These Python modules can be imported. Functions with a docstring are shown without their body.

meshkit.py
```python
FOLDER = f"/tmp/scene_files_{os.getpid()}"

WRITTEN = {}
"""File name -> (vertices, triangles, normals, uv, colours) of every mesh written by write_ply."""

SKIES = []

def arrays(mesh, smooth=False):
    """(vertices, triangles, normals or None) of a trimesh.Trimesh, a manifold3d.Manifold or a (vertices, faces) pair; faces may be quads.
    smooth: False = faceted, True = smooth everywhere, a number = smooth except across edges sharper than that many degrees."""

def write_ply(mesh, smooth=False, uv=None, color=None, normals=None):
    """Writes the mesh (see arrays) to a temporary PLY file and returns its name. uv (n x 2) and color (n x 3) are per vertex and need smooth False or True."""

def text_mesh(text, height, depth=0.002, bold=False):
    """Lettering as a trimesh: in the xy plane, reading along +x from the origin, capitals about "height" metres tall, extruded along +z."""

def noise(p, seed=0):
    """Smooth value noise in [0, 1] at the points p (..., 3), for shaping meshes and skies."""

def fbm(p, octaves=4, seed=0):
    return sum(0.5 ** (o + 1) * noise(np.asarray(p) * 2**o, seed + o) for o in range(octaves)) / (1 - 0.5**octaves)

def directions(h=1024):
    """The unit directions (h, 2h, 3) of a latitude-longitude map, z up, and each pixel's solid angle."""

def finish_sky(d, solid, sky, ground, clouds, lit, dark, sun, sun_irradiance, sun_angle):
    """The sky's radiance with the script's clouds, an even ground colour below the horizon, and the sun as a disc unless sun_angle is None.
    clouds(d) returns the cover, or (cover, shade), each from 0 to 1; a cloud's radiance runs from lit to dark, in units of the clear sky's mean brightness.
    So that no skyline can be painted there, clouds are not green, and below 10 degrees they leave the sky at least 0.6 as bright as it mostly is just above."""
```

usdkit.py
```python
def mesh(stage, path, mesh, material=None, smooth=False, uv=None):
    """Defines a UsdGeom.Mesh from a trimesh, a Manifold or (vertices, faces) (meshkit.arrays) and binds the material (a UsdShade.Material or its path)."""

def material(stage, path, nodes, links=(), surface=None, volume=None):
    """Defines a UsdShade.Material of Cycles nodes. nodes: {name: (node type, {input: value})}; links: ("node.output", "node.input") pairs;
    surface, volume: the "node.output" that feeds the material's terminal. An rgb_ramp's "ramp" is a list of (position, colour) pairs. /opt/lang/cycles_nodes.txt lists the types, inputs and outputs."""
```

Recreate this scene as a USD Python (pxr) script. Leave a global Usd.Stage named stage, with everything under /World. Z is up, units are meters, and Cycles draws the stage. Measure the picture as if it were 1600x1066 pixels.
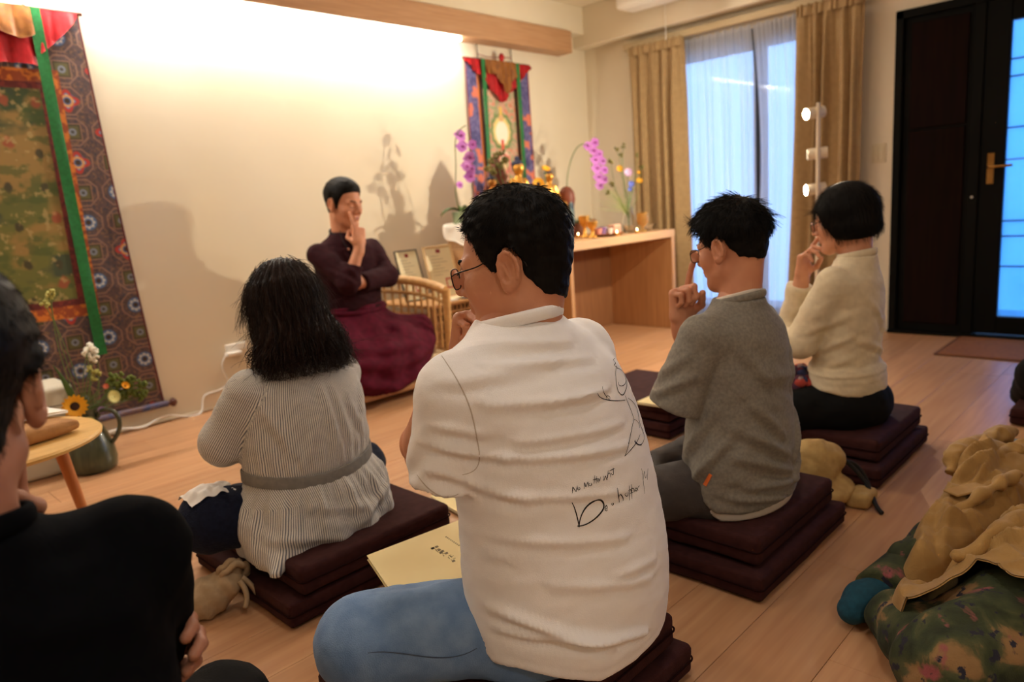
import math, random
import numpy as np
import trimesh
import manifold3d as m3
import meshkit, usdkit
from pxr import Usd, UsdGeom, UsdLux, UsdShade, Gf, Sdf, Vt

stage = Usd.Stage.CreateInMemory()
UsdGeom.SetStageUpAxis(stage, 'Z'); UsdGeom.SetStageMetersPerUnit(stage, 1.0)
UsdGeom.Xform.Define(stage, '/World'); UsdGeom.Scope.Define(stage, '/World/Looks')
rng = np.random.default_rng(7); random.seed(7)

# ---------------------------------------------------------------- camera, sky, lights, exposure
FPX = 1121.68
CR = np.array([[0.69104, 0.18074, -0.69986], [-0.71944, 0.07856, -0.69009], [-0.06975, 0.98039, 0.18432]])
_u, _s, _v = np.linalg.svd(CR); CR = _u @ _v
CAM = np.array([0, 0, 1.0])
cam = UsdGeom.Camera.Define(stage, '/World/camera')
cm = np.eye(4); cm[0, :3], cm[1, :3], cm[2, :3], cm[3, :3] = CR[:, 0], CR[:, 1], CR[:, 2], CAM
cam.AddTransformOp().Set(Gf.Matrix4d(cm.tolist()))
cam.CreateHorizontalApertureAttr(36.0); cam.CreateVerticalApertureAttr(36.0 * 1066 / 1600)
cam.CreateFocalLengthAttr(36.0 * FPX / 1600)
cam.CreateFStopAttr(3.2); cam.CreateFocusDistanceAttr(1.35)
cam.CreateClippingRangeAttr(Gf.Vec2f(0.05, 60))
cam.CreateExposureAttr(1.8)

# dusk outside the window and the glazed door
dome = UsdLux.DomeLight.Define(stage, '/World/dusk_sky')
dome.CreateColorAttr(Gf.Vec3f(0.24, 0.49, 1.0)); dome.CreateIntensityAttr(0.29)

NEUTRAL = (1.0, 0.95, 0.88)
def disk_light(name, pos, direction, radius, power, color, cone=None):
    """A lamp's DiskLight that shines along direction. power = radiance."""
    l = UsdLux.DiskLight.Define(stage, '/World/' + name)
    l.CreateRadiusAttr(radius); l.CreateIntensityAttr(power); l.CreateColorAttr(Gf.Vec3f(*color))
    z = -np.asarray(direction, float); z /= np.linalg.norm(z)
    x = np.cross([0, 0, 1.0] if abs(z[2]) < .95 else [1.0, 0, 0], z); x /= np.linalg.norm(x); y = np.cross(z, x)
    m = np.eye(4); m[0, :3], m[1, :3], m[2, :3], m[3, :3] = x, y, z, pos
    l.AddTransformOp().Set(Gf.Matrix4d(m.tolist()))
    if cone:
        s = UsdLux.ShapingAPI.Apply(l.GetPrim()); s.CreateShapingConeAngleAttr(cone); s.CreateShapingConeSoftnessAttr(0.4)
    return l

WARM = (1.0, 0.91, 0.79)
# recessed ceiling downlights of the room (out of the frame, over the cushions)
for i, (x, y, p) in enumerate([(0.75, 2.0, 11), (2.6, 2.0, 11), (0.95, 0.45, 16), (-0.5, -1.25, 34), (3.3, 0.4, 2), (4.5, 2.6, 7)]):
    disk_light('ceiling_downlight_%d' % i, (x, y, 2.545), (0, 0, -1), 0.11, p, WARM if i < 2 or y > 2 else NEUTRAL)
LED_POWER = 30.0
LAMP_POWER = 1250.0

# ---------------------------------------------------------------- helpers
def ray(x, y):
    d = CR @ np.array([x - 800, -(y - 533), -FPX]); return d / np.linalg.norm(d)
def onz(x, y, z=0.): d = ray(x, y); return CAM + d * (z - 1.0) / d[2]
def ony(x, y, Y): d = ray(x, y); return CAM + d * Y / d[1]
def onx(x, y, X): d = ray(x, y); return CAM + d * X / d[0]

used = {}
def newname(parent, name):
    k = (parent, name); n = used.get(k, 0); used[k] = n + 1
    return name if n == 0 else '%s_%03d' % (name, n)
def cd(prim, **kw):
    for k, v in kw.items():
        if v: prim.SetCustomDataByKey(k, v)
def thing(name, label=None, category=None, loc=(0, 0, 0), rotz=0, group=None, kind=None):
    x = UsdGeom.Xform.Define(stage, '/World/' + newname('/World', name))
    x.AddTranslateOp().Set(Gf.Vec3d(*map(float, loc)))
    if rotz: x.AddRotateZOp().Set(float(rotz))
    cd(x.GetPrim(), label=label, category=category, group=group, kind=kind)
    x.GetPrim().SetCustomDataByKey('label', label) if label else None
    return x
def path_of(p): return '/World' if p is None else str(p.GetPath())
def part(name, mesh, material, parent=None, smooth=35, label=None, category=None, group=None, kind=None, uv=None, colors=None):
    pp = path_of(parent); pth = pp + '/' + newname(pp, name)
    if isinstance(mesh, list): mesh = cat(mesh)
    if colors is not None or uv is not None: smooth = True if smooth else False
    m = usdkit.mesh(stage, pth, mesh, material, smooth=smooth, uv=uv)
    if colors is not None:
        UsdGeom.PrimvarsAPI(m).CreatePrimvar('paint', Sdf.ValueTypeNames.Color3fArray, 'vertex').Set(Vt.Vec3fArray.FromNumpy(np.asarray(colors, np.float32)))
    cd(m.GetPrim(), label=label, category=category, group=group, kind=kind)
    return m
def copy_of(src, loc, rotz=0, label=None, group=None, category=None):
    nm = src.GetPath().name
    base = nm[:-4] if nm[-4:-3] == '_' and nm[-3:].isdigit() else nm
    x = UsdGeom.Xform.Define(stage, '/World/' + newname('/World', base))
    x.GetPrim().GetReferences().AddInternalReference(src.GetPath())
    xf = UsdGeom.Xformable(x.GetPrim()); xf.ClearXformOpOrder()
    x.AddTranslateOp().Set(Gf.Vec3d(*map(float, loc)))
    if rotz or any(o.GetOpType() == UsdGeom.XformOp.TypeRotateZ for o in UsdGeom.Xformable(src.GetPrim()).GetOrderedXformOps()):
        (x.GetPrim().GetAttribute('xformOp:rotateZ').Set(float(rotz)) if x.GetPrim().GetAttribute('xformOp:rotateZ') else None)
        xf.SetXformOpOrder([UsdGeom.XformOp(x.GetPrim().GetAttribute('xformOp:translate')), x.AddRotateZOp() if not x.GetPrim().GetAttribute('xformOp:rotateZ') else UsdGeom.XformOp(x.GetPrim().GetAttribute('xformOp:rotateZ'))])
        x.GetPrim().GetAttribute('xformOp:rotateZ').Set(float(rotz))
    x.GetPrim().SetInstanceable(True)
    cd(x.GetPrim(), label=label, group=group, category=category)
    return x
def cat(ms): return trimesh.util.concatenate([tm(m) for m in ms])
def tm(m):
    if isinstance(m, trimesh.Trimesh): return m
    v, f, _ = meshkit.arrays(m); return trimesh.Trimesh(v, f, process=False)
def moved(m, t=(0, 0, 0), rz=0, rx=0, ry=0):
    m = tm(m).copy()
    for a, ax in ((rx, [1, 0, 0]), (ry, [0, 1, 0]), (rz, [0, 0, 1])):
        if a: m.apply_transform(trimesh.transformations.rotation_matrix(a, ax))
    m.apply_translation(t); return m
def box(x0, x1, y0, y1, z0, z1, b=0.003):
    """A box with chamfered edges."""
    b = min(b, (x1 - x0) * .4, (y1 - y0) * .4, (z1 - z0) * .4)
    if b <= 0:
        m = trimesh.creation.box([x1 - x0, y1 - y0, z1 - z0]); m.apply_translation([(x0 + x1) / 2, (y0 + y1) / 2, (z0 + z1) / 2]); return m
    pts = []
    for sx in (0, 1):
        for sy in (0, 1):
            for sz in (0, 1):
                c = np.array([(x0, x1)[sx], (y0, y1)[sy], (z0, z1)[sz]]); s = np.array([1 - 2 * sx, 1 - 2 * sy, 1 - 2 * sz]) * b
                pts += [c + s * [0, 1, 1], c + s * [1, 0, 1], c + s * [1, 1, 0]]
    return tm(m3.Manifold.hull_points(np.array(pts)))
def rbox(x0, x1, y0, y1, z0, z1, r, n=12):
    s = m3.Manifold.sphere(r, n * 2)
    return tm(m3.Manifold.batch_hull([s.translate([x, y, z]) for x in (x0 + r, x1 - r) for y in (y0 + r, y1 - r) for z in (z0 + r, z1 - r)]))
def cyl(a, b, r, r2=None, n=16):
    a, b = np.asarray(a, float), np.asarray(b, float); L = np.linalg.norm(b - a)
    m = tm(m3.Manifold.cylinder(L, r, r if r2 is None else r2, n))
    m.apply_transform(trimesh.geometry.align_vectors([0, 0, 1], (b - a) / L)); m.apply_translation(a); return m
def lathe(prof, n=32, t=(0, 0, 0)):
    prof = np.asarray(prof, float); th = np.arange(n) * 2 * np.pi / n
    v = np.concatenate([np.stack([r * np.cos(th), r * np.sin(th), np.full(n, z)], 1) for r, z in prof]); F = []
    for i in range(len(prof) - 1):
        for j in range(n):
            k = (j + 1) % n; F += [[i * n + j, i * n + k, (i + 1) * n + k], [i * n + j, (i + 1) * n + k, (i + 1) * n + j]]
    m = trimesh.Trimesh(v, F, process=False); m.apply_translation(t); return m
def smoothpath(pts, n=8, closed=False):
    from scipy.interpolate import splprep, splev
    p = np.asarray(pts, float)
    if closed: p = np.vstack([p, p[:1]])
    k = min(3, len(p) - 1)
    tck, _ = splprep(p.T, s=0, k=k, per=closed); u = np.linspace(0, 1, n * len(p))
    q = np.array(splev(u, tck)).T
    return q[:-1] if closed else q
def tube(pts, r, sides=8, closed=False, caps=True):
    p = np.asarray(pts, float); n = len(p); r = np.broadcast_to(r, (n,))
    t = (np.roll(p, -1, 0) - np.roll(p, 1, 0)) if closed else np.gradient(p, axis=0)
    t /= np.linalg.norm(t, axis=1, keepdims=True) + 1e-12
    a = np.zeros_like(p); ref = np.array([0, 0, 1.0]) if abs(t[0, 2]) < .9 else np.array([1.0, 0, 0])
    for i in range(n):
        ref = ref - t[i] * (ref @ t[i]); ref /= np.linalg.norm(ref) + 1e-12; a[i] = ref
    b = np.cross(t, a); th = np.arange(sides) * 2 * np.pi / sides
    v = (p[:, None] + r[:, None, None] * (np.cos(th)[None, :, None] * a[:, None] + np.sin(th)[None, :, None] * b[:, None])).reshape(-1, 3); F = []
    for i in range(n if closed else n - 1):
        k = (i + 1) % n
        for j in range(sides):
            l = (j + 1) % sides; F += [[i * sides + j, i * sides + l, k * sides + l], [i * sides + j, k * sides + l, k * sides + j]]
    if caps and not closed:
        v = np.vstack([v, p[:1], p[-1:]]); c0, c1 = len(v) - 2, len(v) - 1
        for j in range(sides):
            l = (j + 1) % sides; F += [[c0, l, j], [c1, (n - 1) * sides + j, (n - 1) * sides + l]]
    return trimesh.Trimesh(v, F, process=False)
def grid(P, thick=0., closed_u=False):
    """P[i, j] = points: a quad sheet; with thick a closed slab of that thickness."""
    P = np.asarray(P, float); a, b = P.shape[:2]; v = P.reshape(-1, 3)
    i, j = np.meshgrid(np.arange(a - (0 if closed_u else 1)), np.arange(b - 1), indexing='ij'); i2 = (i + 1) % a
    q = np.stack([i * b + j, i2 * b + j, i2 * b + j + 1, i * b + j + 1], -1).reshape(-1, 4)
    f = np.vstack([q[:, [0, 1, 2]], q[:, [0, 2, 3]]]); m = trimesh.Trimesh(v, f, process=False)
    if not thick: return m
    nrm = meshkit.arrays(m, True)[2]; N = len(v); v2 = v - nrm * thick; F = [f, f[:, ::-1] + N]
    def edge(idx): F.append(np.vstack([np.stack([idx[:-1], idx[:-1] + N, idx[1:] + N], 1), np.stack([idx[:-1], idx[1:] + N, idx[1:]], 1)]))
    I = np.arange(a * b).reshape(a, b)
    if not closed_u: edge(I[0]), edge(I[-1][::-1])
    edge(I[:, 0][::-1]), edge(I[:, -1])
    return trimesh.Trimesh(np.vstack([v, v2]), np.vstack(F), process=False)

# ---------------------------------------------------------------- materials
def lin(c):
    c = np.asarray(c, float) / 255.; return tuple(np.where(c <= .04045, c / 12.92, ((c + .055) / 1.055) ** 2.4))
mats = {}
def mat(name, c1, c2=None, rough=.6, scale=8., stretch=(1, 1, 1), bump=0., bscale=None, sheen=0., metallic=0., spec=.5, coat=0., detail=4, var=0., ramp=(.35, .65), extra=None):
    """Principled surface whose colour runs between c1 and c2 (sRGB 0-255) by noise in the object's own coordinates."""
    if name in mats: return mats[name]
    c1 = lin(c1); c2 = c1 if c2 is None else lin(c2)
    N = {'tc': ('texture_coordinate', {}), 'mp': ('mapping', {'scale': stretch}), 'n': ('noise_texture', {'scale': scale, 'detail': detail}),
         'r': ('rgb_ramp', {'ramp': [(ramp[0], c1), (ramp[1], c2)]}),
         'p': ('principled_bsdf', dict(roughness=rough, sheen_weight=sheen, metallic=metallic, specular_ior_level=spec, coat_weight=coat, sheen_roughness=.4))}
    L = [('tc.object', 'mp.vector'), ('mp.vector', 'n.vector'), ('n.fac', 'r.fac')]
    out = 'r.color'
    if var:
        N['oi'] = ('object_info', {}); N['mr'] = ('map_range', {'from_min': 0., 'from_max': 1., 'to_min': 1 - var, 'to_max': 1 + var * .6}); N['hv'] = ('hsv', {})
        L += [('oi.random', 'mr.value'), ('mr.result', 'hv.value'), ('r.color', 'hv.color')]; out = 'hv.color'
    L.append((out, 'p.base_color'))
    if bump:
        N['bn'] = ('noise_texture', {'scale': bscale or scale * 4, 'detail': 3.}); N['bu'] = ('bump', {'strength': min(1., bump), 'distance': .002 if bump <= 1 else .002 * bump})
        L += [('mp.vector', 'bn.vector'), ('bn.fac', 'bu.height'), ('bu.normal', 'p.normal')]
    if extra: extra(N, L)
    mats[name] = usdkit.material(stage, '/World/Looks/' + name, N, L, surface='p.BSDF'); return mats[name]
def emit(name, color, strength):
    return usdkit.material(stage, '/World/Looks/' + name, {'e': ('emission', {'color': color, 'strength': strength})}, [], surface='e.emission')
def painted(name, rough=.75, sheen=.2, bump=.3):
    """Flat print: the colour comes from the mesh's own primvar."""
    return usdkit.material(stage, '/World/Looks/' + name, {'a': ('attribute', {'attribute': 'paint'}), 'tc': ('texture_coordinate', {}), 'n': ('noise_texture', {'scale': 300., 'detail': 2.}), 'b': ('bump', {'strength': bump, 'distance': .001}),
        'p': ('principled_bsdf', {'roughness': rough, 'sheen_weight': sheen})}, [('a.color', 'p.base_color'), ('tc.object', 'n.vector'), ('n.fac', 'b.height'), ('b.normal', 'p.normal')], surface='p.BSDF')
def wood(name, c1, c2, rough=.42, axis=0, scale=3., var=.0, coat=0., bump=.15):
    st = [18., 18., 18.]; st[axis] = 1.1
    return mat(name, c1, c2, rough=rough, scale=scale, stretch=tuple(st), bump=bump, bscale=scale * 3, var=var, coat=coat, detail=6, ramp=(.3, .7))
def glassy(name, tint=(1, 1, 1), rough=.0, ior=1.45):
    """Window glass: clear with a Fresnel gloss."""
    return usdkit.material(stage, '/World/Looks/' + name, {'t': ('transparent_bsdf', {'color': tint}), 'g': ('glossy_bsdf', {'color': (1, 1, 1), 'roughness': rough}), 'f': ('fresnel', {'IOR': ior}), 'm': ('mix_closure', {})},
        [('f.fac', 'm.fac'), ('t.BSDF', 'm.closure1'), ('g.BSDF', 'm.closure2')], surface='m.closure')
# ---------------------------------------------------------------- the room
BY, RX, LX, FY, CZ = 3.95, 5.13, -1.9, -1.7, 2.55
paint = mat('wall_paint', (226, 214, 190), (229, 218, 196), rough=.8, scale=2., bump=.12, bscale=160., spec=.2)
ceil_m = mat('ceiling_paint', (232, 222, 200), rough=.85, spec=.2)
oak = wood('oak_veneer', (190, 148, 110), (174, 130, 92), rough=.5, axis=0, scale=4.)
black_metal = mat('black_door_metal', (10, 10, 8), (13, 12, 9), rough=.6, scale=4., spec=.08)
door_wood = mat('dark_door_panel', (27, 13, 9), (17, 8, 6), rough=.85, scale=3., stretch=(18, 18, 1.1), spec=.08, detail=6)
floor_m = wood('floor_plank_wood', (204, 157, 115), (184, 134, 95), rough=.36, axis=0, scale=2.2, var=.10, bump=.1)
sub_m = mat('floor_joint', (88, 58, 36), rough=.8)

part('wall_back', box(LX - .1, RX + .1, BY, BY + .12, -.1, CZ, 0), paint, kind='structure', label='cream plaster wall behind the monk and the altar', smooth=False)
part('wall_left', box(LX - .12, LX, FY, BY, -.1, CZ, 0), paint, kind='structure', smooth=False)
part('wall_rear', box(LX, RX + .1, FY - .12, FY, -.1, CZ, 0), paint, kind='structure', smooth=False)
part('ceiling', box(LX - .1, RX + .2, FY - .1, BY + .1, CZ, CZ + .1, 0), ceil_m, kind='structure', smooth=False)
WY0, WY1, WZ = 1.98, 3.22, 2.12          # balcony window opening
DY0, DY1, DZ = -0.35, 1.51, 2.01         # entrance door opening
wr = [box(RX, RX + .14, WY1, BY, -.1, CZ, 0), box(RX, RX + .14, WY0, WY1, WZ, CZ, 0), box(RX, RX + .14, DY1, WY0, -.1, CZ, 0),
      box(RX, RX + .14, DY0, DY1, DZ, CZ, 0), box(RX, RX + .14, FY, DY0, -.1, CZ, 0)]
part('wall_right', cat(wr), paint, kind='structure', smooth=False, label='cream wall around the balcony window and the entrance door')
part('trim_1', box(4.98, RX - .001, 1.2, BY - .001, 2.245, CZ - .001, .004), paint, kind='structure', label='cream boxed soffit above the curtains')
part('trim_2', box(5.035, RX - .001, 1.62, 3.5, 2.15, 2.2, .004), mat('rail_box', (196, 176, 138), rough=.6), kind='structure', label='narrow beige curtain rail box above the sheer curtains')
part('baseboard_back', box(LX, RX, BY - .008, BY - .0005, 0.001, .012, .002), paint, kind='structure')

# floor of single planks
fl = thing('floor', 'warm oak plank floor of the meditation room', None, kind='structure')
part('subfloor', box(LX, RX + .12, FY, BY, -.06, -.009, 0), sub_m, fl, smooth=False)
PW = .185; r0 = random.Random(3); y = FY
while y < BY - .01:
    y1 = min(y + PW, BY); x = LX - r0.random() * 1.1
    while x < RX:
        L = 1.18
        x0, x1 = max(x, LX), min(x + L, RX)
        if x1 - x0 > .03:
            m = box(x0 + .0005, x1 - .0005, y + .0005, y1 - .0005, -.009, 0.0 - r0.random() * .0003, .0009)
            part('plank', m, floor_m, fl, smooth=False)
        x += L
    y = y1

# wooden beam with the LED strip under it
bm = thing('ceiling_beam', 'long light oak beam high on the back wall with a glowing strip under it', None, kind='structure')
part('beam_fascia', box(LX, 4.775, 3.80, BY - .001, 2.168, 2.335, .003), oak, bm)
part('trim_3', box(LX, RX, 3.84, BY - .001, 2.336, CZ - .001, 0), paint, kind='structure', label='cream bulkhead above the oak beam', smooth=False)
led = thing('light_strip', 'long glowing white light strip along the underside of the oak beam', 'light strip')
part('channel', box(-.6, 3.62, 3.835, 3.875, 2.160, 2.1675, .001), mat('aluminium', (200, 200, 198), rough=.4, metallic=.8), led)
part('diffuser', rbox(-.59, 3.61, 3.838, 3.872, 2.146, 2.163, .008), emit('led_glow', (1.0, .95, .86), LED_POWER), led)

# ---- balcony window
alu = mat('dark_window_frame', (46, 48, 52), (38, 40, 44), rough=.4, scale=6., metallic=.3)
wn = thing('window_1', 'tall sliding balcony window with dark frame behind the sheer curtains', None, kind='structure')
part('window_frame', [box(RX + .03, RX + .10, WY0, WY0 + .05, 0, WZ), box(RX + .03, RX + .10, WY1 - .05, WY1, 0, WZ), box(RX + .03, RX + .10, WY0, WY1, WZ - .09, WZ), box(RX + .03, RX + .10, WY0, WY1, 0, .06)], alu, wn)
for (a, b, o) in ((WY0 + .05, 2.47, 0.), (2.38, WY1 - .05, .03)):
    part('sash', [box(RX + .035 + o, RX + .06 + o, a, a + .05, .06, WZ - .09), box(RX + .035 + o, RX + .06 + o, b - .05, b, .06, WZ - .09), box(RX + .035 + o, RX + .06 + o, a, b, .06, .12), box(RX + .035 + o, RX + .06 + o, a, b, WZ - .14, WZ - .09)], alu, wn)
    part('pane', box(RX + .045 + o, RX + .049 + o, a + .05, b - .05, .12, WZ - .14, 0), glassy('window_glass_%d' % (o > 0)), wn, smooth=False)

# balcony outside: slab, parapet rail
part('balcony', box(RX + .15, RX + 1.3, -.6, 3.9, -.15, -.03), mat('balcony_concrete', (150, 150, 148), (132, 132, 130), rough=.9), kind='structure', label='grey concrete balcony floor outside the window')

# ---- curtains
def drape(y0, y1, z0, z1, X, nf, amp, seed, flare=None, pinch=.12, thick=.003, ny=None):
    """Pleated cloth hanging in the plane x = X: nf folds, gathered at the heading, flare(z) moves its two edges."""
    r = np.random.default_rng(seed); ny = ny or nf * 14; nz = 46
    u = np.linspace(0, 1, ny); ph = r.uniform(0, 6.28, 4); w = np.linspace(0, 1, nz); P = np.zeros((ny, nz, 3))
    for k, t in enumerate(w):
        z = z1 + (z0 - z1) * t
        a, b = (y0, y1) if flare is None else flare(t)
        open_ = min(1, .35 + t * 3.)
        uu = u + .25 / nf * np.sin(2 * np.pi * (u * nf * .43 + ph[0])) * open_
        c = 2 * np.pi * nf * uu + ph[1] + .5 * np.sin(2.2 * t + ph[2])
        dx = amp * open_ * (np.sin(c) + .35 * np.sin(2 * c + ph[3] + t)) * (.75 + .25 * np.sin(5 * u + ph[2]))
        P[:, k, 0] = X + dx + (1 - open_) * .008 * np.sin(2 * np.pi * nf * 2 * u)
        P[:, k, 1] = a + (b - a) * u + .25 * amp * np.cos(c) * open_
        P[:, k, 2] = z + (.006 * np.sin(2 * np.pi * nf * u) if k == 0 else 0)
    return grid(P, thick)
khaki = mat('khaki_curtain_cloth', (166, 138, 96), (156, 128, 88), rough=.8, scale=30., bump=.3, bscale=260., sheen=.25)
c1 = thing('curtain', 'khaki curtain bunched on the side nearest the room corner beside the altar', 'curtain', group='khaki curtains at the window')
part('cloth', drape(2.93, 3.42, .012, 2.145, 5.0, 5, .032, 1, flare=lambda t: (2.93 - .03 * t, 3.42 + .0 * t)), khaki, c1)
part('heading', drape(2.94, 3.41, 2.085, 2.15, 4.985, 9, .008, 5, thick=.004), khaki, c1)
c2 = thing('curtain', 'khaki curtain gathered between the window and the dark door, behind the lamp stand', 'curtain', group='khaki curtains at the window')
part('cloth', drape(1.66, 2.09, .012, 2.145, 5.0, 5, .034, 2, flare=lambda t: (1.66 + .02 * t, 2.09 + .10 * max(0, t - .25) ** 1.2)), khaki, c2)
part('heading', drape(1.67, 2.08, 2.085, 2.15, 4.985, 9, .008, 6, thick=.004), khaki, c2)
sheer_m = usdkit.material(stage, '/World/Looks/sheer_cloth', {'t': ('transparent_bsdf', {'color': (1, 1, 1)}), 'd': ('diffuse_bsdf', {'color': (.86, .87, .9)}), 'tl': ('translucent_bsdf', {'color': (.86, .88, .92)}),
    'dm': ('mix_closure', {'fac': .6}), 'm': ('mix_closure', {'fac': .62}), 'lw': ('layer_weight', {'blend': .35}), 'mr': ('map_range', {'from_min': 0., 'from_max': 1., 'to_min': .68, 'to_max': .97})},
    [('d.BSDF', 'dm.closure1'), ('tl.BSDF', 'dm.closure2'), ('t.BSDF', 'm.closure1'), ('dm.closure', 'm.closure2'), ('lw.facing', 'mr.value'), ('mr.result', 'm.fac')], surface='m.closure')
s1 = thing('sheer_curtain', 'white sheer curtain next to the khaki curtain in the room corner', 'sheer curtain', group='sheer curtains at the window')
part('cloth', drape(2.44, 3.05, .01, 2.13, 5.075, 10, .013, 3, thick=0, flare=lambda t: (2.44 - .03 * min(1, t * 6) + .0 * t, 3.05)), sheer_m, s1)
s2 = thing('sheer_curtain', 'white sheer curtain on the side of the dark door', 'sheer curtain', group='sheer curtains at the window')
part('cloth', drape(2.0, 2.40, .01, 2.13, 5.075, 7, .014, 4, thick=0, flare=lambda t: (1.99, 2.43 - .05 * math.sin(min(1, t * 1.2) * 3.1))), sheer_m, s2)

# ---- entrance door: fixed dark panel and glazed leaf
dr = thing('door_1', 'black framed entrance door with a dark fixed panel and a frosted glass leaf', None, kind='structure')
part('door_frame', [box(RX - .03, RX + .1, DY1 - .045, DY1, 0, DZ), box(RX - .03, RX + .1, DY0, DY1, DZ - .05, DZ), box(RX - .03, RX + .1, 1.03, 1.09, 0, DZ - .05), box(RX - .05, RX + .12, DY0, DY1, 0, .022)], black_metal, dr)
part('fixed_panel', [box(RX + .0, RX + .05, 1.09, DY1 - .045, .022, DZ - .05)], black_metal, dr)
for (z0, z1) in ((.07, 1.285), (1.297, DZ - .085)):
    part('wood_inlay', box(RX - .012, RX + .004, 1.115, DY1 - .085, z0, z1, .004), door_wood, dr, label='dark brown wood inlay panel')
part('door_leaf', [box(RX - .02, RX + .03, .905, 1.03, .03, DZ - .05), box(RX - .02, RX + .03, .1, .905, .03, .135), box(RX - .02, RX + .03, .1, .905, 1.835, DZ - .05), box(RX - .02, RX + .03, .0, .1, .03, DZ - .05)], black_metal, dr, label='black leaf frame of the glazed door')
frost = usdkit.material(stage, '/World/Looks/frosted_glass', {'tl': ('translucent_bsdf', {'color': (.36, .68, .86)}), 't': ('transparent_bsdf', {'color': (.42, .70, .88)}), 'g': ('glossy_bsdf', {'color': (1, 1, 1), 'roughness': .25}),
    'n': ('noise_texture', {'scale': 3.5, 'detail': 2.}), 'tc': ('texture_coordinate', {}), 'mr': ('map_range', {'from_min': .3, 'from_max': .7, 'to_min': .35, 'to_max': .75}), 'a': ('mix_closure', {}), 'b': ('mix_closure', {'fac': .06})},
    [('tc.object', 'n.vector'), ('n.fac', 'mr.value'), ('mr.result', 'a.fac'), ('tl.BSDF', 'a.closure1'), ('t.BSDF', 'a.closure2'), ('a.closure', 'b.closure1'), ('g.BSDF', 'b.closure2')], surface='b.closure')
zs = [.135, .44, .62, .71, 1.065, 1.245, 1.53, 1.625, 1.835]
for a, b in zip(zs[:-1], zs[1:]):
    part('glass_pane', box(RX + .0, RX + .008, .1, .905, a + .004, b - .004, .001), frost, dr, smooth=False)
for z in zs[1:-1]:
    part('glazing_bar', box(RX - .006, RX + .014, .1, .905, z - .0035, z + .0035, .001), mat('glazing_bar_metal', (40, 50, 60), rough=.5), dr)
brass = mat('aged_brass', (166, 124, 66), (140, 100, 50), rough=.35, metallic=.9)
part('handle_plate', box(RX - .028, RX - .02, .955, .992, .93, 1.11, .003), brass, dr, label='brass handle plate')
part('handle_lever', tube(smoothpath([(RX - .02, .974, 1.03), (RX - .06, .974, 1.03), (RX - .07, .95, 1.03), (RX - .07, .86, 1.032)]), .008), brass, dr, label='brass lever handle')
part('lock_stud', cyl((RX - .03, 1.06, .86), (RX - .04, 1.06, .86), .008), mat('steel', (190, 190, 190), rough=.3, metallic=1.), dr)
dm = mat('doormat_coir', (150, 92, 44), (132, 78, 36), rough=.95, scale=60., bump=.8, bscale=300.)
t = thing('doormat', 'brown flat doormat in front of the glazed door', 'doormat', (0, 0, 0))
part('pile', box(4.52, 5.06, .25, 1.075, .001, .012, .004), dm, t)
part('edge_binding', [box(4.505, 4.52, .24, 1.085, .001, .010, .003), box(4.505, 5.06, 1.075, 1.09, .001, .010, .003)], mat('mat_edge', (110, 66, 34), rough=.9), t, label='dark bound edge')
sw = thing('light_switch', 'cream switch plate on the wall between the curtain and the dark door', 'switch')
wp = mat('switch_plastic', (214, 200, 168), rough=.4)
part('plate', box(RX - .008, RX - .0005, 1.555, 1.64, 1.11, 1.23, .002), wp, sw); part('rocker', box(RX - .012, RX - .008, 1.565, 1.594, 1.125, 1.215, .002), wp, sw); part('rocker', box(RX - .012, RX - .008, 1.6, 1.63, 1.125, 1.215, .002), wp, sw)

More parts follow.
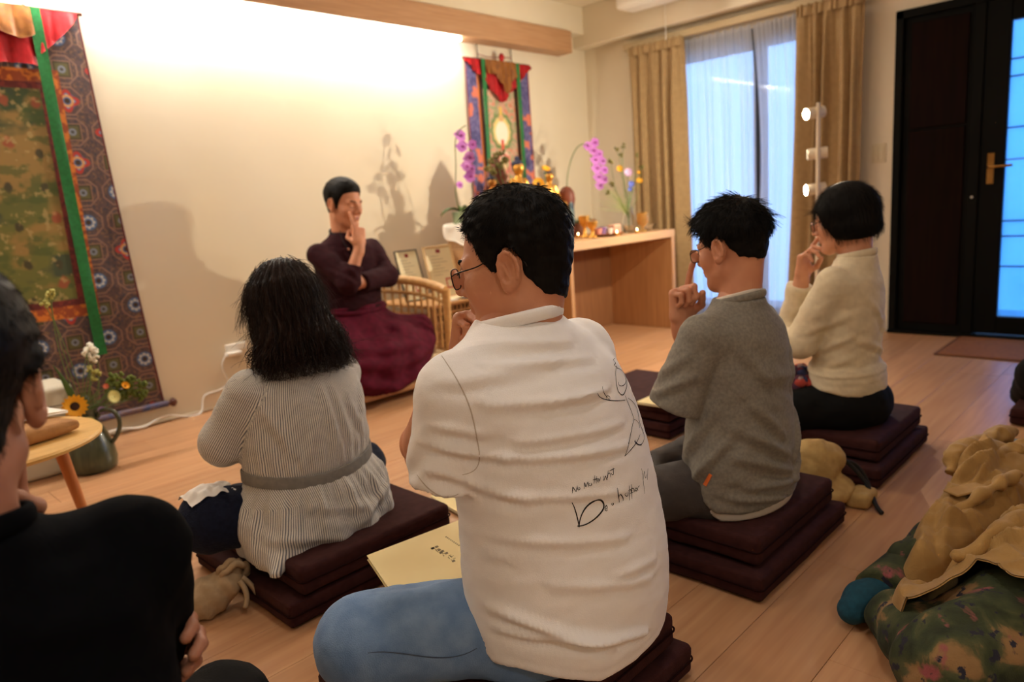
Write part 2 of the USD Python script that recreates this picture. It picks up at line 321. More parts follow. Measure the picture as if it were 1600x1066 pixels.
# ---- air conditioner at the soffit, pull cord
ac = thing('air_conditioner', 'white air conditioner at the ceiling edge in front of the curtain soffit', 'air conditioner')
wpl = mat('white_plastic', (236, 232, 224), rough=.4)
part('casing', rbox(4.74, 4.97, 2.55, 3.35, 2.385, 2.53, .03), wpl, ac); part('louvre', box(4.755, 4.90, 2.6, 3.3, 2.376, 2.39, .003), wpl, ac)
part('pull_cord', tube([(4.97, 3.06, 2.54), (4.97, 3.06, 2.14)], .003), wpl, label='thin white pull cord hanging in front of the corner curtain', category='cord')
# ---------------------------------------------------------------- bodies and soft things from signed distances
V = lambda *a: np.array(a, float)
def smin(a, b, k=.02):
    h = np.clip(.5 + .5 * (b - a) / k, 0, 1); return b + (a - b) * h - k * h * (1 - h)
def smax(a, b, k=.02): return -smin(-a, -b, k)
def rc(p, a, b, ra, rb=None):
    a, b = np.asarray(a, float), np.asarray(b, float); rb = ra if rb is None else rb
    ab = b - a; t = np.clip(((p - a) @ ab) / (ab @ ab + 1e-12), 0, 1)
    return np.linalg.norm(p - a - t[:, None] * ab, axis=1) - (ra + (rb - ra) * t)
def chain(p, pts, rs, k=.015):
    d = None
    for i in range(len(pts) - 1):
        e = rc(p, pts[i], pts[i + 1], rs[i], rs[i + 1]); d = e if d is None else smin(d, e, k)
    return d
def ell(p, c, r, R=None):
    q = p - np.asarray(c, float)
    if R is not None: q = q @ R
    r = np.asarray(r, float); k0 = np.linalg.norm(q / r, axis=1); k1 = np.linalg.norm(q / (r * r), axis=1)
    return np.where(k1 > 1e-9, k0 * (k0 - 1) / np.maximum(k1, 1e-9), -r.min())
def sph(p, c, r): return np.linalg.norm(p - np.asarray(c, float), axis=1) - r
def sbox(p, c, h, r=.0, R=None):
    q = p - np.asarray(c, float)
    if R is not None: q = q @ R
    q = np.abs(q) - (np.asarray(h, float) - r)
    return np.linalg.norm(np.maximum(q, 0), axis=1) + np.minimum(q.max(1), 0) - r
def stack(p, secs):
    """A trunk from horizontal ellipses: rows of (z, cx, cy, rx, ry), in rising z."""
    s = np.asarray(secs, float); z = p[:, 2]; zc = np.clip(z, s[0, 0], s[-1, 0])
    from scipy.interpolate import PchipInterpolator
    cx, cy, rx, ry = PchipInterpolator(s[:, 0], s[:, 1:])(zc).T
    x, y = (p[:, 0] - cx) / rx, (p[:, 1] - cy) / ry
    k = np.sqrt(x * x + y * y) + 1e-9; d2 = (k - 1) * (k / np.sqrt((x / rx) ** 2 + (y / ry) ** 2 + 1e-12))
    d2 = np.where(k < .05, -np.minimum(rx, ry), d2); dz = np.abs(z - zc)
    return np.where(dz > 0, np.sqrt(np.maximum(d2, 0) ** 2 + dz ** 2) + np.minimum(d2, 0) * (dz <= 0), d2)
def rot(yaw=0, pitch=0, roll=0):
    """Head and hand frames: yaw about z (left positive), pitch about x (up positive), roll about y."""
    cz, sz, cx, sx, cy, sy = math.cos(yaw), math.sin(yaw), math.cos(pitch), math.sin(pitch), math.cos(roll), math.sin(roll)
    return V([cz, -sz, 0], [sz, cz, 0], [0, 0, 1]) @ V([1, 0, 0], [0, cx, -sx], [0, sx, cx]) @ V([cy, 0, sy], [0, 1, 0], [-sy, 0, cy])

def sdf_mesh(f, lo, hi, h, snap=1):
    """Surface nets of f <= 0 in the box lo..hi, only near the surface."""
    lo, hi = np.asarray(lo, float), np.asarray(hi, float); B = 8
    nb = np.ceil((hi - lo) / (h * B)).astype(int); n = nb * B + 1
    D = np.full(n, np.nan, np.float32)
    bi = np.stack(np.meshgrid(*[np.arange(k) for k in nb], indexing='ij'), -1).reshape(-1, 3)
    dc = f(lo + (bi + .5) * B * h); R = B * h * .87 * 1.35 + h
    sgn = np.where(dc < 0, -1., 1.)
    far = np.abs(dc) > R
    for b, s in zip(bi[far], sgn[far]):
        D[b[0] * B:b[0] * B + B + 1, b[1] * B:b[1] * B + B + 1, b[2] * B:b[2] * B + B + 1] = s
    near = bi[~far]; g = np.stack(np.meshgrid(*[np.arange(B + 1)] * 3, indexing='ij'), -1).reshape(-1, 3)
    for c in range(0, len(near), 160):
        bb = near[c:c + 160]; idx = (bb[:, None] * B + g[None]).reshape(-1, 3)
        D[idx[:, 0], idx[:, 1], idx[:, 2]] = f(lo + idx * h)
    D = np.where(np.isnan(D), 1., D); D[[0, -1]] = np.maximum(D[[0, -1]], 1e-4); D[:, [0, -1]] = np.maximum(D[:, [0, -1]], 1e-4); D[:, :, [0, -1]] = np.maximum(D[:, :, [0, -1]], 1e-4)
    ins = D < 0; cs = n - 1
    cnt = np.zeros(cs, np.int8)
    sl = lambda dx, dy, dz: (slice(dx, dx + cs[0]), slice(dy, dy + cs[1]), slice(dz, dz + cs[2]))
    corners = [(i, j, k) for i in (0, 1) for j in (0, 1) for k in (0, 1)]
    for c in corners: cnt += ins[sl(*c)]
    act = np.argwhere((cnt > 0) & (cnt < 8)); ids = np.full(cs, -1, np.int64); ids[tuple(act.T)] = np.arange(len(act))
    acc = np.zeros((len(act), 3)); num = np.zeros(len(act))
    for a in corners:
        for ax in range(3):
            if a[ax]: continue
            b = list(a); b[ax] = 1
            da = D[act[:, 0] + a[0], act[:, 1] + a[1], act[:, 2] + a[2]]; db = D[act[:, 0] + b[0], act[:, 1] + b[1], act[:, 2] + b[2]]
            x = (da < 0) != (db < 0); t = np.where(x, da / np.where(x, da - db, 1), 0)
            pt = np.array(a, float)[None].repeat(len(act), 0); pt[:, ax] = t; acc[x] += pt[x]; num[x] += 1
    v = lo + (act + acc / np.maximum(num, 1)[:, None]) * h
    F = []
    for ax in range(3):
        u, w = (ax + 1) % 3, (ax + 2) % 3
        e = [slice(None)] * 3; e2 = [slice(None)] * 3; e[ax] = slice(0, -1); e2[ax] = slice(1, None)
        x = ins[tuple(e)] != ins[tuple(e2)]; x = np.argwhere(x); x = x[(x[:, u] > 0) & (x[:, w] > 0) & (x[:, u] < cs[u]) & (x[:, w] < cs[w])]
        s = ins[tuple(x.T)]
        def cell(du, dw): y = x.copy(); y[:, u] -= du; y[:, w] -= dw; return ids[tuple(y.T)]
        q = np.stack([cell(1, 1), cell(0, 1), cell(0, 0), cell(1, 0)], 1); q = np.where(s[:, None], q, q[:, ::-1]); F.append(q)
    q = np.vstack(F); q = q[(q >= 0).all(1)]; faces = np.vstack([q[:, [0, 1, 2]], q[:, [0, 2, 3]]])
    for _ in range(snap):
        e = h * .5; d = f(v); G = np.stack([f(v + np.eye(3)[i] * e) - d for i in range(3)], 1) / e
        v = v - np.clip(d, -h, h)[:, None] * G / np.maximum((G * G).sum(1, keepdims=True), .25)
    return trimesh.Trimesh(v, faces, process=False)
def union(*ms):
    """One continuous mesh; where a mesh is not watertight enough, they are joined as they are."""
    M = [m3.Manifold(m3.Mesh(np.ascontiguousarray(m.vertices, dtype=np.float32), np.ascontiguousarray(m.faces, dtype=np.uint32))) for m in ms]
    if all(k.status() == m3.Error.NoError and k.num_tri() for k in M):
        return tm(m3.Manifold.batch_boolean(M, m3.OpType.Add))
    return cat(ms)
def vnormals(m): return meshkit.arrays(m, True)[2]
def displace(m, amount): m = m.copy(); m.vertices = m.vertices + vnormals(m) * np.asarray(amount)[:, None]; return m
def relax(m, n=1, lam=.5):
    from scipy.sparse import coo_matrix
    m = m.copy(); f = m.faces; N = len(m.vertices); e = np.vstack([f[:, [0, 1]], f[:, [1, 2]], f[:, [2, 0]]]); e = np.vstack([e, e[:, ::-1]])
    A = coo_matrix((np.ones(len(e)), (e[:, 0], e[:, 1])), shape=(N, N)).tocsr(); A.data[:] = 1; deg = np.maximum(np.asarray(A.sum(1)).ravel(), 1)[:, None]; v = np.array(m.vertices)
    for _ in range(n): v = v + lam * ((A @ v) / deg - v)
    m.vertices = v; return m
def folds_back(v, n, folds, face=(0, -1, 0)):
    """Cloth folds: ridges along segments given in x, z on the side that looks towards face. rows: (x0, z0, x1, z1, width, height)."""
    a = np.zeros(len(v)); wt = np.clip(n @ np.asarray(face, float) * 1.6, 0, 1)
    for x0, z0, x1, z1, w, h in folds:
        p0, d = V(x0, z0), V(x1 - x0, z1 - z0); L = d @ d; q = v[:, [0, 2]] - p0; t = np.clip(q @ d / L, 0, 1)
        off = q - t[:, None] * d; nn = V(-d[1], d[0]) / math.sqrt(L); s = off @ nn; dist = np.linalg.norm(off, axis=1)
        prof = np.exp(-(dist / w) ** 2) - .6 * np.exp(-((dist - 1.7 * w) / w) ** 2) * (s < 0)
        a += h * prof * (1 - .5 * (2 * t - 1) ** 2)
    return a * wt

# ---- head, in its own frame: y forward, z up, origin between the ears; s scales it
def head_sdf(p, full=1., nose=1., female=0.):
    d = ell(p, (0, -.014, .032), (.0765, .099, .090))
    d = smin(d, ell(p, (0, .030, -.035), (.062 * full, .066, .086)), .03)
    d = smin(d, rc(p, (.047 * full, .004, -.062), (.012, .070, -.100), .021 * full, .017), .025)
    d = smin(d, rc(p, (-.047 * full, .004, -.062), (-.012, .070, -.100), .021 * full, .017), .025)
    d = smin(d, sph(p, (0, .072, -.098), .019), .02)
    for s in (-1, 1):
        d = smin(d, sph(p, (s * .040, .056, -.026), .024 * full), .025)
        d = smin(d, rc(p, (s * .014, .087, .020), (s * .046, .072, .020), .009, .008), .016)
        d = smax(d, -ell(p, (s * .031, .099, .002), (.019, .014, .010)), .012)
        d = smin(d, sph(p, (s * .0315, .0735, .000), .0135), .006)
    d = smin(d, rc(p, (0, .089, .014), (0, .112 * nose, -.028), .0075, .0115), .012)
    for s in (-1, 1): d = smin(d, sph(p, (s * .0115, .099, -.034), .0085), .008)
    d = smin(d, rc(p, (-.017, .0905, -.058), (.017, .0905, -.058), .0065), .008)
    d = smin(d, rc(p, (-.013, .089, -.068), (.013, .089, -.068), .0075), .006)
    d = smax(d, -rc(p, (-.022, .0985, -.0625), (.022, .0985, -.0625), .0026), .004)
    return d
def ear_sdf(p):
    d = None
    for s in (-1, 1):
        R = rot(yaw=-s * .38, pitch=.12)
        e = ell(p, (s * .0815, -.014, -.006), (.0085, .020, .034), R)
        e = smin(e, ell(p, (s * .080, -.006, -.030), (.008, .0115, .015), R), .008)
        e = smax(e, -ell(p, (s * .0935, -.011, -.004), (.0125, .0125, .024), R), .003)
        tt = np.linspace(-.5, 3.6, 8); e = smin(e, chain(p, [(s * (.0868 + .002 * math.sin(a)), -.014 - .0165 * math.cos(a - .25) * 1.05, -.002 + .0285 * math.sin(a - .25)) for a in tt], [.0036] * 8, .002), .004)
        e = smin(e, rc(p, (s * .086, -.006, .004), (s * .0845, -.012, -.018), .0042), .005)
        e = smin(e, ell(p, (s * .083, .003, -.010), (.006, .005, .009), R), .005)
        d = e if d is None else np.minimum(d, e)
    return d

# ---- hand: wrist at the origin, fingers along +z, palm towards +y, thumb towards +x (side = 1) or -x
def hand_sdf(p, side, curls, thumb=((.55, .45, .70), (.1, .55, .83)), spread=.06):
    d = sbox(p, (0, .0, .052), (.038, .0135, .047), .0135); d = smin(d, rc(p, (0, 0, -.03), (0, 0, .02), .024, .027), .02)
    d = smin(d, ell(p, (side * .024, .012, .032), (.016, .013, .026)), .012)
    L = [(.043, .027, .021), (.047, .031, .022), (.043, .029, .021), (.034, .022, .019)]; R = [.0092, .0095, .009, .0078]
    for i in range(4):
        a = V(side * (.0285 - .019 * i), -.001, .093 - (.002, 0, .003, .010)[i]); ang, yaw = 0., side * (1.5 - i) * spread; f = None
        for j in range(3):
            ang += curls[i][j]; dr = V(math.sin(yaw) * math.cos(ang), math.sin(ang), math.cos(ang) * math.cos(yaw)); b = a + dr * L[i][j]
            r0 = R[i] * (1 - .07 * j); e = rc(p, a, b, r0, r0 * .93); f = e if f is None else smin(f, e, .004); a = b
        d = smin(d, f, .0035)
    a = V(side * .034, .004, .022); f = None
    for j, (l, r) in enumerate(((.040, .0125), (.031, .011), (.025, .0095))):
        dr = np.asarray(thumb[min(j, 1)], float) * [side, 1, 1]; b = a + dr / np.linalg.norm(dr) * l
        e = rc(p, a, b, r, r * .92); f = e if f is None else smin(f, e, .005); a = b
    return smin(d, f, .006)
POINT = [(.22, .12, .08), (1.35, 1.65, .8), (1.45, 1.7, .8), (1.5, 1.7, .8)]
FIST = [(1.2, 1.5, .8)] * 4
GRIP = [(.75, .8, .45), (.8, .8, .5), (.85, .85, .5), (.9, .9, .5)]
RELAX = [(.3, .4, .25), (.35, .45, .3), (.4, .5, .3), (.45, .55, .3)]
def frame(z, y):
    """A rotation whose columns are x, y, z: z the fingers' direction, y the palm's."""
    z = np.asarray(z, float); z = z / np.linalg.norm(z); y = np.asarray(y, float); y = y - z * (y @ z); y /= np.linalg.norm(y); return np.stack([np.cross(y, z), y, z], 1)

def curves(name, strands, width, material, parent, tip=.3, kind='stuff', label=None):
    """Hair strands (n, k, 3) as BasisCurves."""
    pp = path_of(parent); c = UsdGeom.BasisCurves.Define(stage, pp + '/' + newname(pp, name)); n, k, _ = strands.shape
    c.CreateTypeAttr('cubic'); c.CreateBasisAttr('catmullRom'); c.CreatePointsAttr(Vt.Vec3fArray.FromNumpy(strands.reshape(-1, 3).astype(np.float32)))
    c.CreateCurveVertexCountsAttr(Vt.IntArray.FromNumpy(np.full(n, k, np.int32)))
    w = np.linspace(1, tip, k)[None].repeat(n, 0) * width; c.CreateWidthsAttr(Vt.FloatArray.FromNumpy(w.ravel().astype(np.float32))); c.SetWidthsInterpolation('vertex')
    UsdShade.MaterialBindingAPI.Apply(c.GetPrim()).Bind(material); cd(c.GetPrim(), kind=kind, label=label); return c
def sample(m, n, seed=0):
    r = np.random.default_rng(seed); f = m.faces; v = np.asarray(m.vertices); A = np.linalg.norm(np.cross(v[f[:, 1]] - v[f[:, 0]], v[f[:, 2]] - v[f[:, 0]]), axis=1); i = r.choice(len(f), n, p=A / A.sum())
    a, b = r.random(n), r.random(n); s = a + b > 1; a, b = np.where(s, 1 - a, a), np.where(s, 1 - b, b); N = vnormals(m); w = np.stack([1 - a - b, a, b], 1)[:, :, None]
    nn = (N[f[i]] * w).sum(1); return (v[f[i]] * w).sum(1), nn / np.linalg.norm(nn, axis=1, keepdims=True)
def short_strands(m, n, length, crown, lift=.35, fwd=(0, .3, 0), seed=1, keep=None, jitter=.25):
    """Hair lying away from the crown over the cap m. length: a number or f(points)."""
    r = np.random.default_rng(seed); p, nn = sample(m, n, seed)
    if keep is not None: k = keep(p, r); p, nn = p[k], nn[k]
    fl = p - crown; fl -= nn * (fl * nn).sum(1, keepdims=True); fl /= np.linalg.norm(fl, axis=1, keepdims=True) + 1e-6; fl += np.asarray(fwd); fl += r.normal(0, jitter, fl.shape)
    fl -= nn * (fl * nn).sum(1, keepdims=True); fl /= np.linalg.norm(fl, axis=1, keepdims=True) + 1e-6
    L = (length(p) if callable(length) else np.full(len(p), length)) * r.uniform(.7, 1.25, len(p)); d = fl + nn * lift; d /= np.linalg.norm(d, axis=1, keepdims=True)
    t = np.linspace(0, 1, 4)[None, :, None]; base = (p - nn * .003)[:, None]
    return base + d[:, None] * L[:, None, None] * t - nn[:, None] * (L[:, None, None] * .30 * t ** 2) * lift * 1.2
# ---------------------------------------------------------------- people
def skin_mat(name, c, c2): return mat(name, c, c2, rough=.5, scale=14., spec=.35, bump=.12, bscale=500., ramp=(.3, .7))
skin = skin_mat('skin_tan', (206, 146, 112), (196, 130, 98)); skin_pale = skin_mat('skin_fair', (210, 152, 120), (200, 138, 106))
hair_black = mat('hair_black', (20, 17, 15), (12, 10, 9), rough=.55, scale=60., stretch=(1, 1, .15), bump=.6, bscale=160., spec=.1)
hair_brown = mat('hair_dark_brown', (40, 24, 16), (24, 14, 10), rough=.5, scale=50., stretch=(1, 1, .1), bump=.7, bscale=120., spec=.15)
lips_m = mat('lips', (170, 92, 78), rough=.45); lash_m = mat('lashes', (24, 16, 12), rough=.6)
wire = mat('glasses_wire', (52, 44, 40), rough=.3, metallic=.9); lens_m = glassy('glasses_lens', (.93, .95, .95), 0., 1.5)

class Pose: pass
def pose(**k):
    q = Pose(); q.__dict__.update(dict(hs=1., hrot=rot(), neck=(.052, .058), seat=.14, ah=(.048, .04, .03), full=1., legs=True, curl_r=POINT, curl_l=GRIP, crown=None)); q.__dict__.update(k); return q
def to_head(q, p): return ((p - q.head) @ q.hrot) / q.hs
def from_head(q, p): return np.asarray(p) * q.hs @ q.hrot.T + q.head

def body_mesh(q):
    """Head, neck, trunk, arms with hands and legs as one continuous surface."""
    nb = V(*q.neckbase)
    def fh(p):
        ph = to_head(q, p); d = smin(head_sdf(ph, q.full), ear_sdf(ph), .007) * q.hs
        top = from_head(q, V(0, -.022, -.045)); n = rc(p, nb - V(0, 0, .05), top, q.neck[1], q.neck[0])
        n = smin(n, rc(p, nb + V(0, -.01, -.01), from_head(q, V(0, -.055, -.01)), q.neck[1] * .85, .045), .02)
        return smin(d, n, .022)
    q.fh = fh; c = V(*q.head); head = sdf_mesh(fh, np.minimum(c - .165 * q.hs, nb - V(.09, .09, .03)), np.maximum(c + .175 * q.hs, nb + .09), .0033)
    def ft(p):
        s = np.array(q.secs, float); s[:, 3:] = np.maximum(s[:, 3:] - .016 - .035 * np.clip((.34 - s[:, :1]) / .1, 0, 1) * (s[0, 0] > .05), .02); d = stack(p, s)
        for S, E_ in ((q.shL, q.elL), (q.shR, q.elR)): d = smin(d, rc(p, S, E_, q.ah[0], q.ah[1]), .03)
        d = smin(d, rc(p, V(*q.neckbase) - V(0, 0, .08), nb, .07, q.neck[1]), .03)
        if q.legs:
            for H, K, A in ((q.hipL, q.knL, q.anL), (q.hipR, q.knR, q.anR)): d = smin(d, chain(p, [H, K, A], [.075, .052, .036], .03), .03)
        return d
    pts = np.array([q.shL, q.shR, q.elL, q.elR, q.knL, q.knR, q.anL, q.anR, q.neckbase]); sc = np.array(q.secs)
    lo = np.minimum(pts.min(0) - .11, [-(sc[:, 3].max()), -(sc[:, 4].max()), sc[0, 0] - .05]); hi = np.maximum(pts.max(0) + .11, [sc[:, 3].max(), sc[:, 4].max(), 0])
    trunk = sdf_mesh(ft, lo, hi, .012)
    ms = [head, trunk]
    for side, el, wr, fr, cu, th in ((-1, q.elR, q.wrR, q.frR, q.curl_r, q.thR), (1, q.elL, q.wrL, q.frL, q.curl_l, q.thL)):
        F = frame(*fr); wr = V(*wr); el = V(*el)
        fa = lambda p: smin(rc(p, el, wr - F[:, 2] * .015, q.ah[1], .026), hand_sdf((p - wr) @ F / q.hand, side, cu, th) * q.hand, .016)
        tip = wr + F[:, 2] * .2; ms.append(sdf_mesh(fa, np.minimum(np.minimum(el, wr), tip) - .075, np.maximum(np.maximum(el, wr), tip) + .075, .0034))
    return union(*ms)
TH_IN = ((.30, .75, .60), (-.45, .55, .70)); TH_OUT = ((.55, .45, .70), (.1, .55, .83))

def hair_cap(q, thick, low, h=.0042, extra=None):
    """Short hair: a layer over the skull. thick(ph) and low(az) in head space; az 0 = forehead, pi = nape."""
    def f(p):
        ph = to_head(q, p); ea = ear_sdf(ph); hd = head_sdf(ph, q.full); d = q.fh(p) / q.hs
        az = np.arctan2(np.abs(ph[:, 0]), ph[:, 1] + .01); z0 = np.interp(az, *low)
        w = np.clip((ph[:, 2] - z0) / np.interp(az, [1.6, 2.2], [.03, .06]), 0, 1); t = .0035 + np.maximum(thick(ph, az) - .0035, 0) * w
        return smax(smax(d - t, .0045 - ea, .003), (z0 - ph[:, 2]) * .8, .004) * q.hs
    g = f if extra is None else (lambda p: extra(p, f(p)))
    c = V(*q.head); return sdf_mesh(g, c - .18 * q.hs, c + .19 * q.hs, h)

def glasses(q, T, kind='round', sink=0.):
    """Wire glasses in head space: two rims, bridge, temples to the ears, lenses."""
    g = []; w, hh = (.0235, .0205) if kind == 'round' else (.026, .019)
    t = np.linspace(0, 2 * np.pi, 33)[:-1]; e = 1. if kind == 'round' else .62
    sgn = lambda a: np.sign(a) * np.abs(a) ** e
    G = UsdGeom.Xform.Define(stage, str(T.GetPath()) + '/glasses'); rims = []; lens = []
    for s in (-1, 1):
        c = V(s * .0325, .107 - sink, -.004); r = np.stack([c[0] + w * sgn(np.cos(t)), c[1] - .006 * np.cos(t) * s * 0 - .004 * (sgn(np.cos(t)) * s + 1) * .5, c[2] + hh * sgn(np.sin(t))], 1)
        rims.append(tube(from_head(q, r), .0011, 6, closed=True)); lens.append(grid(np.stack([from_head(q, c + (r - c) * k) for k in (.02, .5, .98)], 0).transpose(1, 0, 2), closed_u=True))
        tp = smoothpath([(s * .058, .101 - sink, .004), (s * .068, .085, .008), (s * .077, .03, .016), (s * .0765, .0, .029), (s * .074, -.03, .018), (s * .073, -.044, -.006)], 5); rims.append(tube(from_head(q, tp), .0012, 6))
    rims.append(tube(from_head(q, smoothpath([(-.010, .105 - sink, .002), (0, .107 - sink, .006), (.010, .105 - sink, .002)], 4)), .0011, 6))
    part('frame', cat(rims), wire, G); [part('lens', l, lens_m, G, smooth=True) for l in lens]
    return G
def face_bits(q, T):
    L = []
    for s in (-1, 1): L.append(tube(from_head(q, smoothpath([(s * .018, .0842, -.0035), (s * .026, .0885, -.0062), (s * .036, .0868, -.0062), (s * .044, .079, -.0035)], 5)), [.0006] * 2 + [.0011] * 16 + [.0006] * 2, 5))
    part('eyelashes', cat(L), lash_m, T)
    B = [tube(from_head(q, smoothpath([(s * .013, .0962, .019), (s * .026, .0935, .0255), (s * .040, .0835, .0265), (s * .050, .073, .021)], 5)), np.concatenate([np.linspace(.0022, .0032, 10), np.linspace(.0032, .0012, 10)]), 6) for s in (-1, 1)]
    part('eyebrow', B[0], hair_black, T); part('eyebrow', B[1], hair_black, T)
    f = lambda p: (lambda ph: smin(ell(ph, (0, .0925, -.0575), (.0215, .006, .0046)), ell(ph, (0, .0915, -.0668), (.0175, .0065, .0055)), .003) * q.hs)(to_head(q, p))
    c = from_head(q, V(0, .09, -.062)); part('lips', sdf_mesh(f, c - .03, c + .03, .0018), lips_m, T)

LOW_MAN = ([0, .45, .8, 1.0, 1.18, 1.30, 1.42, 1.62, 1.9, 2.3, 3.2], [.082, .078, .055, .018, -.004, -.006, .022, .034, -.015, -.06, -.082])

def sleeve(p, a, b, ra, rb, cut=True):
    d = rc(p, a, b, ra, rb)
    if cut: u = (V(*b) - V(*a)); u /= np.linalg.norm(u); d = smax(d, (p - V(*b)) @ u, .008)
    return d
def collar_ring(c, rx, ry, tilt, r, n=40, h=2.2, drop=0.):
    t = np.linspace(0, 2 * np.pi, n + 1)[:-1]; P = np.stack([c[0] + rx * np.cos(t), c[1] + ry * np.sin(t), c[2] - tilt * np.sin(t) - drop * np.clip(np.sin(t), 0, 1) ** 2], 1)
    m = tube(P, r, 10, closed=True); v = m.vertices; k = np.repeat(P[:, 2], 10); v[:, 2] = k + (v[:, 2] - k) * h; m.vertices = v; return m
# ---- 1. the man in the white T-shirt (sharp, nearest)
W0 = V(.93, .86, 0)
q = pose(head=V(.006, .046, .897), hrot=rot(yaw=.50, pitch=-.16), hs=.975, full=1.12, neck=(.062, .068), neckbase=(0, .035, .795), hand=1.03, ah=(.055, .047, .035),
         secs=[(.15, .058, .0, .224, .152), (.22, .060, .0, .232, .162), (.32, .062, .004, .233, .166), (.45, .058, .01, .226, .152), (.58, .038, .015, .220, .138), (.68, .012, .02, .206, .122), (.735, -.0, .03, .165, .10), (.772, 0, .035, .112, .086), (.80, 0, .038, .076, .073)],
         shL=(-.172, .03, .70), elL=(-.128, .175, .572), wrL=(-.03, .31, .50), frL=((.95, .25, .1), (.1, -.9, .3)), thL=TH_OUT,
         shR=(.192, .055, .695), elR=(-.055, .285, .53), wrR=(.016, .206, .708), frR=((-.06, -.34, 1), (-.2, -1, -.1)), thR=TH_IN,
         hipL=(-.06, .04, .20), knL=(-.295, .205, .225), anL=(.03, .35, .135), hipR=(.1, .0, .22), knR=(.33, .25, .225), anR=(-.03, .33, .14))
T = thing('person', 'person in a white T-shirt with a black line drawing on the back', 'person', W0)
part('body', body_mesh(q), skin, T, smooth=True)
# shirt
W_FOLD = []
def fold_px(segs, Y=.705):
    out = []
    for x0, y0, x1, y1, w, h in segs:
        a, b = ony(x0, y0, Y) - W0, ony(x1, y1, Y) - W0; out.append((a[0], a[2], b[0], b[2], w * .9, h * 1.7))
    return out
slL, slR = V(-.183, .062, .545), V(.14, .135, .615)
def f_shirt(p):
    d = stack(p, [(z, a, b, c + .004, e + .004) for z, a, b, c, e in q.secs])
    d = smin(d, rc(p, V(*q.shL) + V(.03, 0, -.012), V(*q.shR) + V(-.03, 0, -.012), .062, .062), .05); d = smin(d, smin(rc(p, (-.03, .03, .755), V(*q.shL) + V(.01, 0, .005), .04, .055), rc(p, (.03, .03, .755), V(*q.shR) + V(-.01, 0, .005), .04, .055), .02), .04)
    sl = smin(sleeve(p, q.shL, slL, .066, .068), sleeve(p, q.shR, slR, .07, .075), .02)
    d = smin(d, sl, .022)
    zh = .162 + .055 * np.clip((-p[:, 0] - .04) / .12, 0, 1) + .8 * np.clip(p[:, 1] + .01, 0, .16)
    return smax(d, zh - p[:, 2], .006)
sh = sdf_mesh(f_shirt, (-.36, -.2, .13), (.32, .27, .86), .0058)
v, n = np.asarray(sh.vertices), vnormals(sh)
segs = [(790, 620, 925, 575, .012, .004), (800, 560, 960, 540, .010, .004), (850, 585, 985, 565, .008, .003), (840, 650, 980, 618, .010, .004), (740, 725, 860, 735, .010, .006), (860, 735, 1000, 700, .009, .004), (870, 705, 1000, 665, .008, .003),
        (735, 745, 830, 850, .011, .007), (745, 800, 860, 905, .011, .006), (740, 850, 800, 930, .010, .005), (760, 760, 880, 800, .010, .005), (850, 800, 990, 770, .009, .003), (830, 880, 980, 840, .010, .003),
        (735, 915, 800, 990, .012, .010), (790, 985, 960, 1010, .011, .008), (830, 1035, 1000, 985, .010, .008), (960, 900, 1020, 870, .010, .003), (900, 930, 1010, 900, .010, .003), (775, 690, 840, 700, .010, .004), (900, 640, 990, 610, .008, .003), (760, 880, 850, 965, .010, .006)]
a = folds_back(v, n, fold_px(segs))
a += (meshkit.fbm(v * [22, 22, 40], 3, 4) - .5) * .004
a += np.where(v[:, 0] < -.20, .004 * np.sin(v[:, 2] * 95 + v[:, 1] * 55 + 3 * meshkit.noise(v * 12)), 0) * np.clip((.68 - v[:, 2]) / .1, 0, 1)
hemline = np.abs(v[:, 2] - (.162 + .055 * np.clip((-v[:, 0] - .04) / .12, 0, 1) + .8 * np.clip(v[:, 1] + .01, 0, .16)) - .018); a += .0015 * np.exp(-(hemline / .003) ** 2) * -1
tee = mat('white_tshirt_cotton', (244, 241, 239), (246, 243, 241), rough=.85, scale=40., bump=.25, bscale=500., sheen=.2, spec=.2)
shirt = displace(sh, a); shirt_mesh = shirt.copy(); shirt_mesh.apply_translation(W0)
SH = part('t_shirt', shirt, tee, T, smooth=True)
part('collar', collar_ring((0, .036, .797), .079, .077, .018, .0055, h=2.2), tee, SH, smooth=True)
# seam of the left sleeve, where sleeve meets the shoulder
def on_mesh(m, o, d):
    """Nearest hits of rays on a mesh: points and face normals (nan where missed)."""
    v0, v1, v2 = (m.vertices[m.faces[:, i]] for i in range(3)); e1, e2 = v1 - v0, v2 - v0; P, N = [], []
    cen = (v0 + v1 + v2) / 3
    for oo, dd in zip(o, d):
        k = np.linalg.norm(np.cross(cen - oo, dd), axis=1) < .02; a, b, c0 = e1[k], e2[k], v0[k]
        h = np.cross(dd, b); det = (a * h).sum(1); det = np.where(np.abs(det) < 1e-12, 1e-12, det); s = oo - c0; u = (s * h).sum(1) / det; qv = np.cross(s, a); w = (qv @ dd) / det; t = (b * qv).sum(1) / det
        ok = (u >= -1e-4) & (w >= -1e-4) & (u + w <= 1.0001) & (t > 0)
        if not ok.any(): P.append([np.nan] * 3); N.append([np.nan] * 3); continue
        i = np.argmin(np.where(ok, t, 9e9)); P.append(oo + dd * t[i]); nn = np.cross(a[i], b[i]); N.append(nn / (np.linalg.norm(nn) + 1e-15))
    return np.array(P), np.array(N)
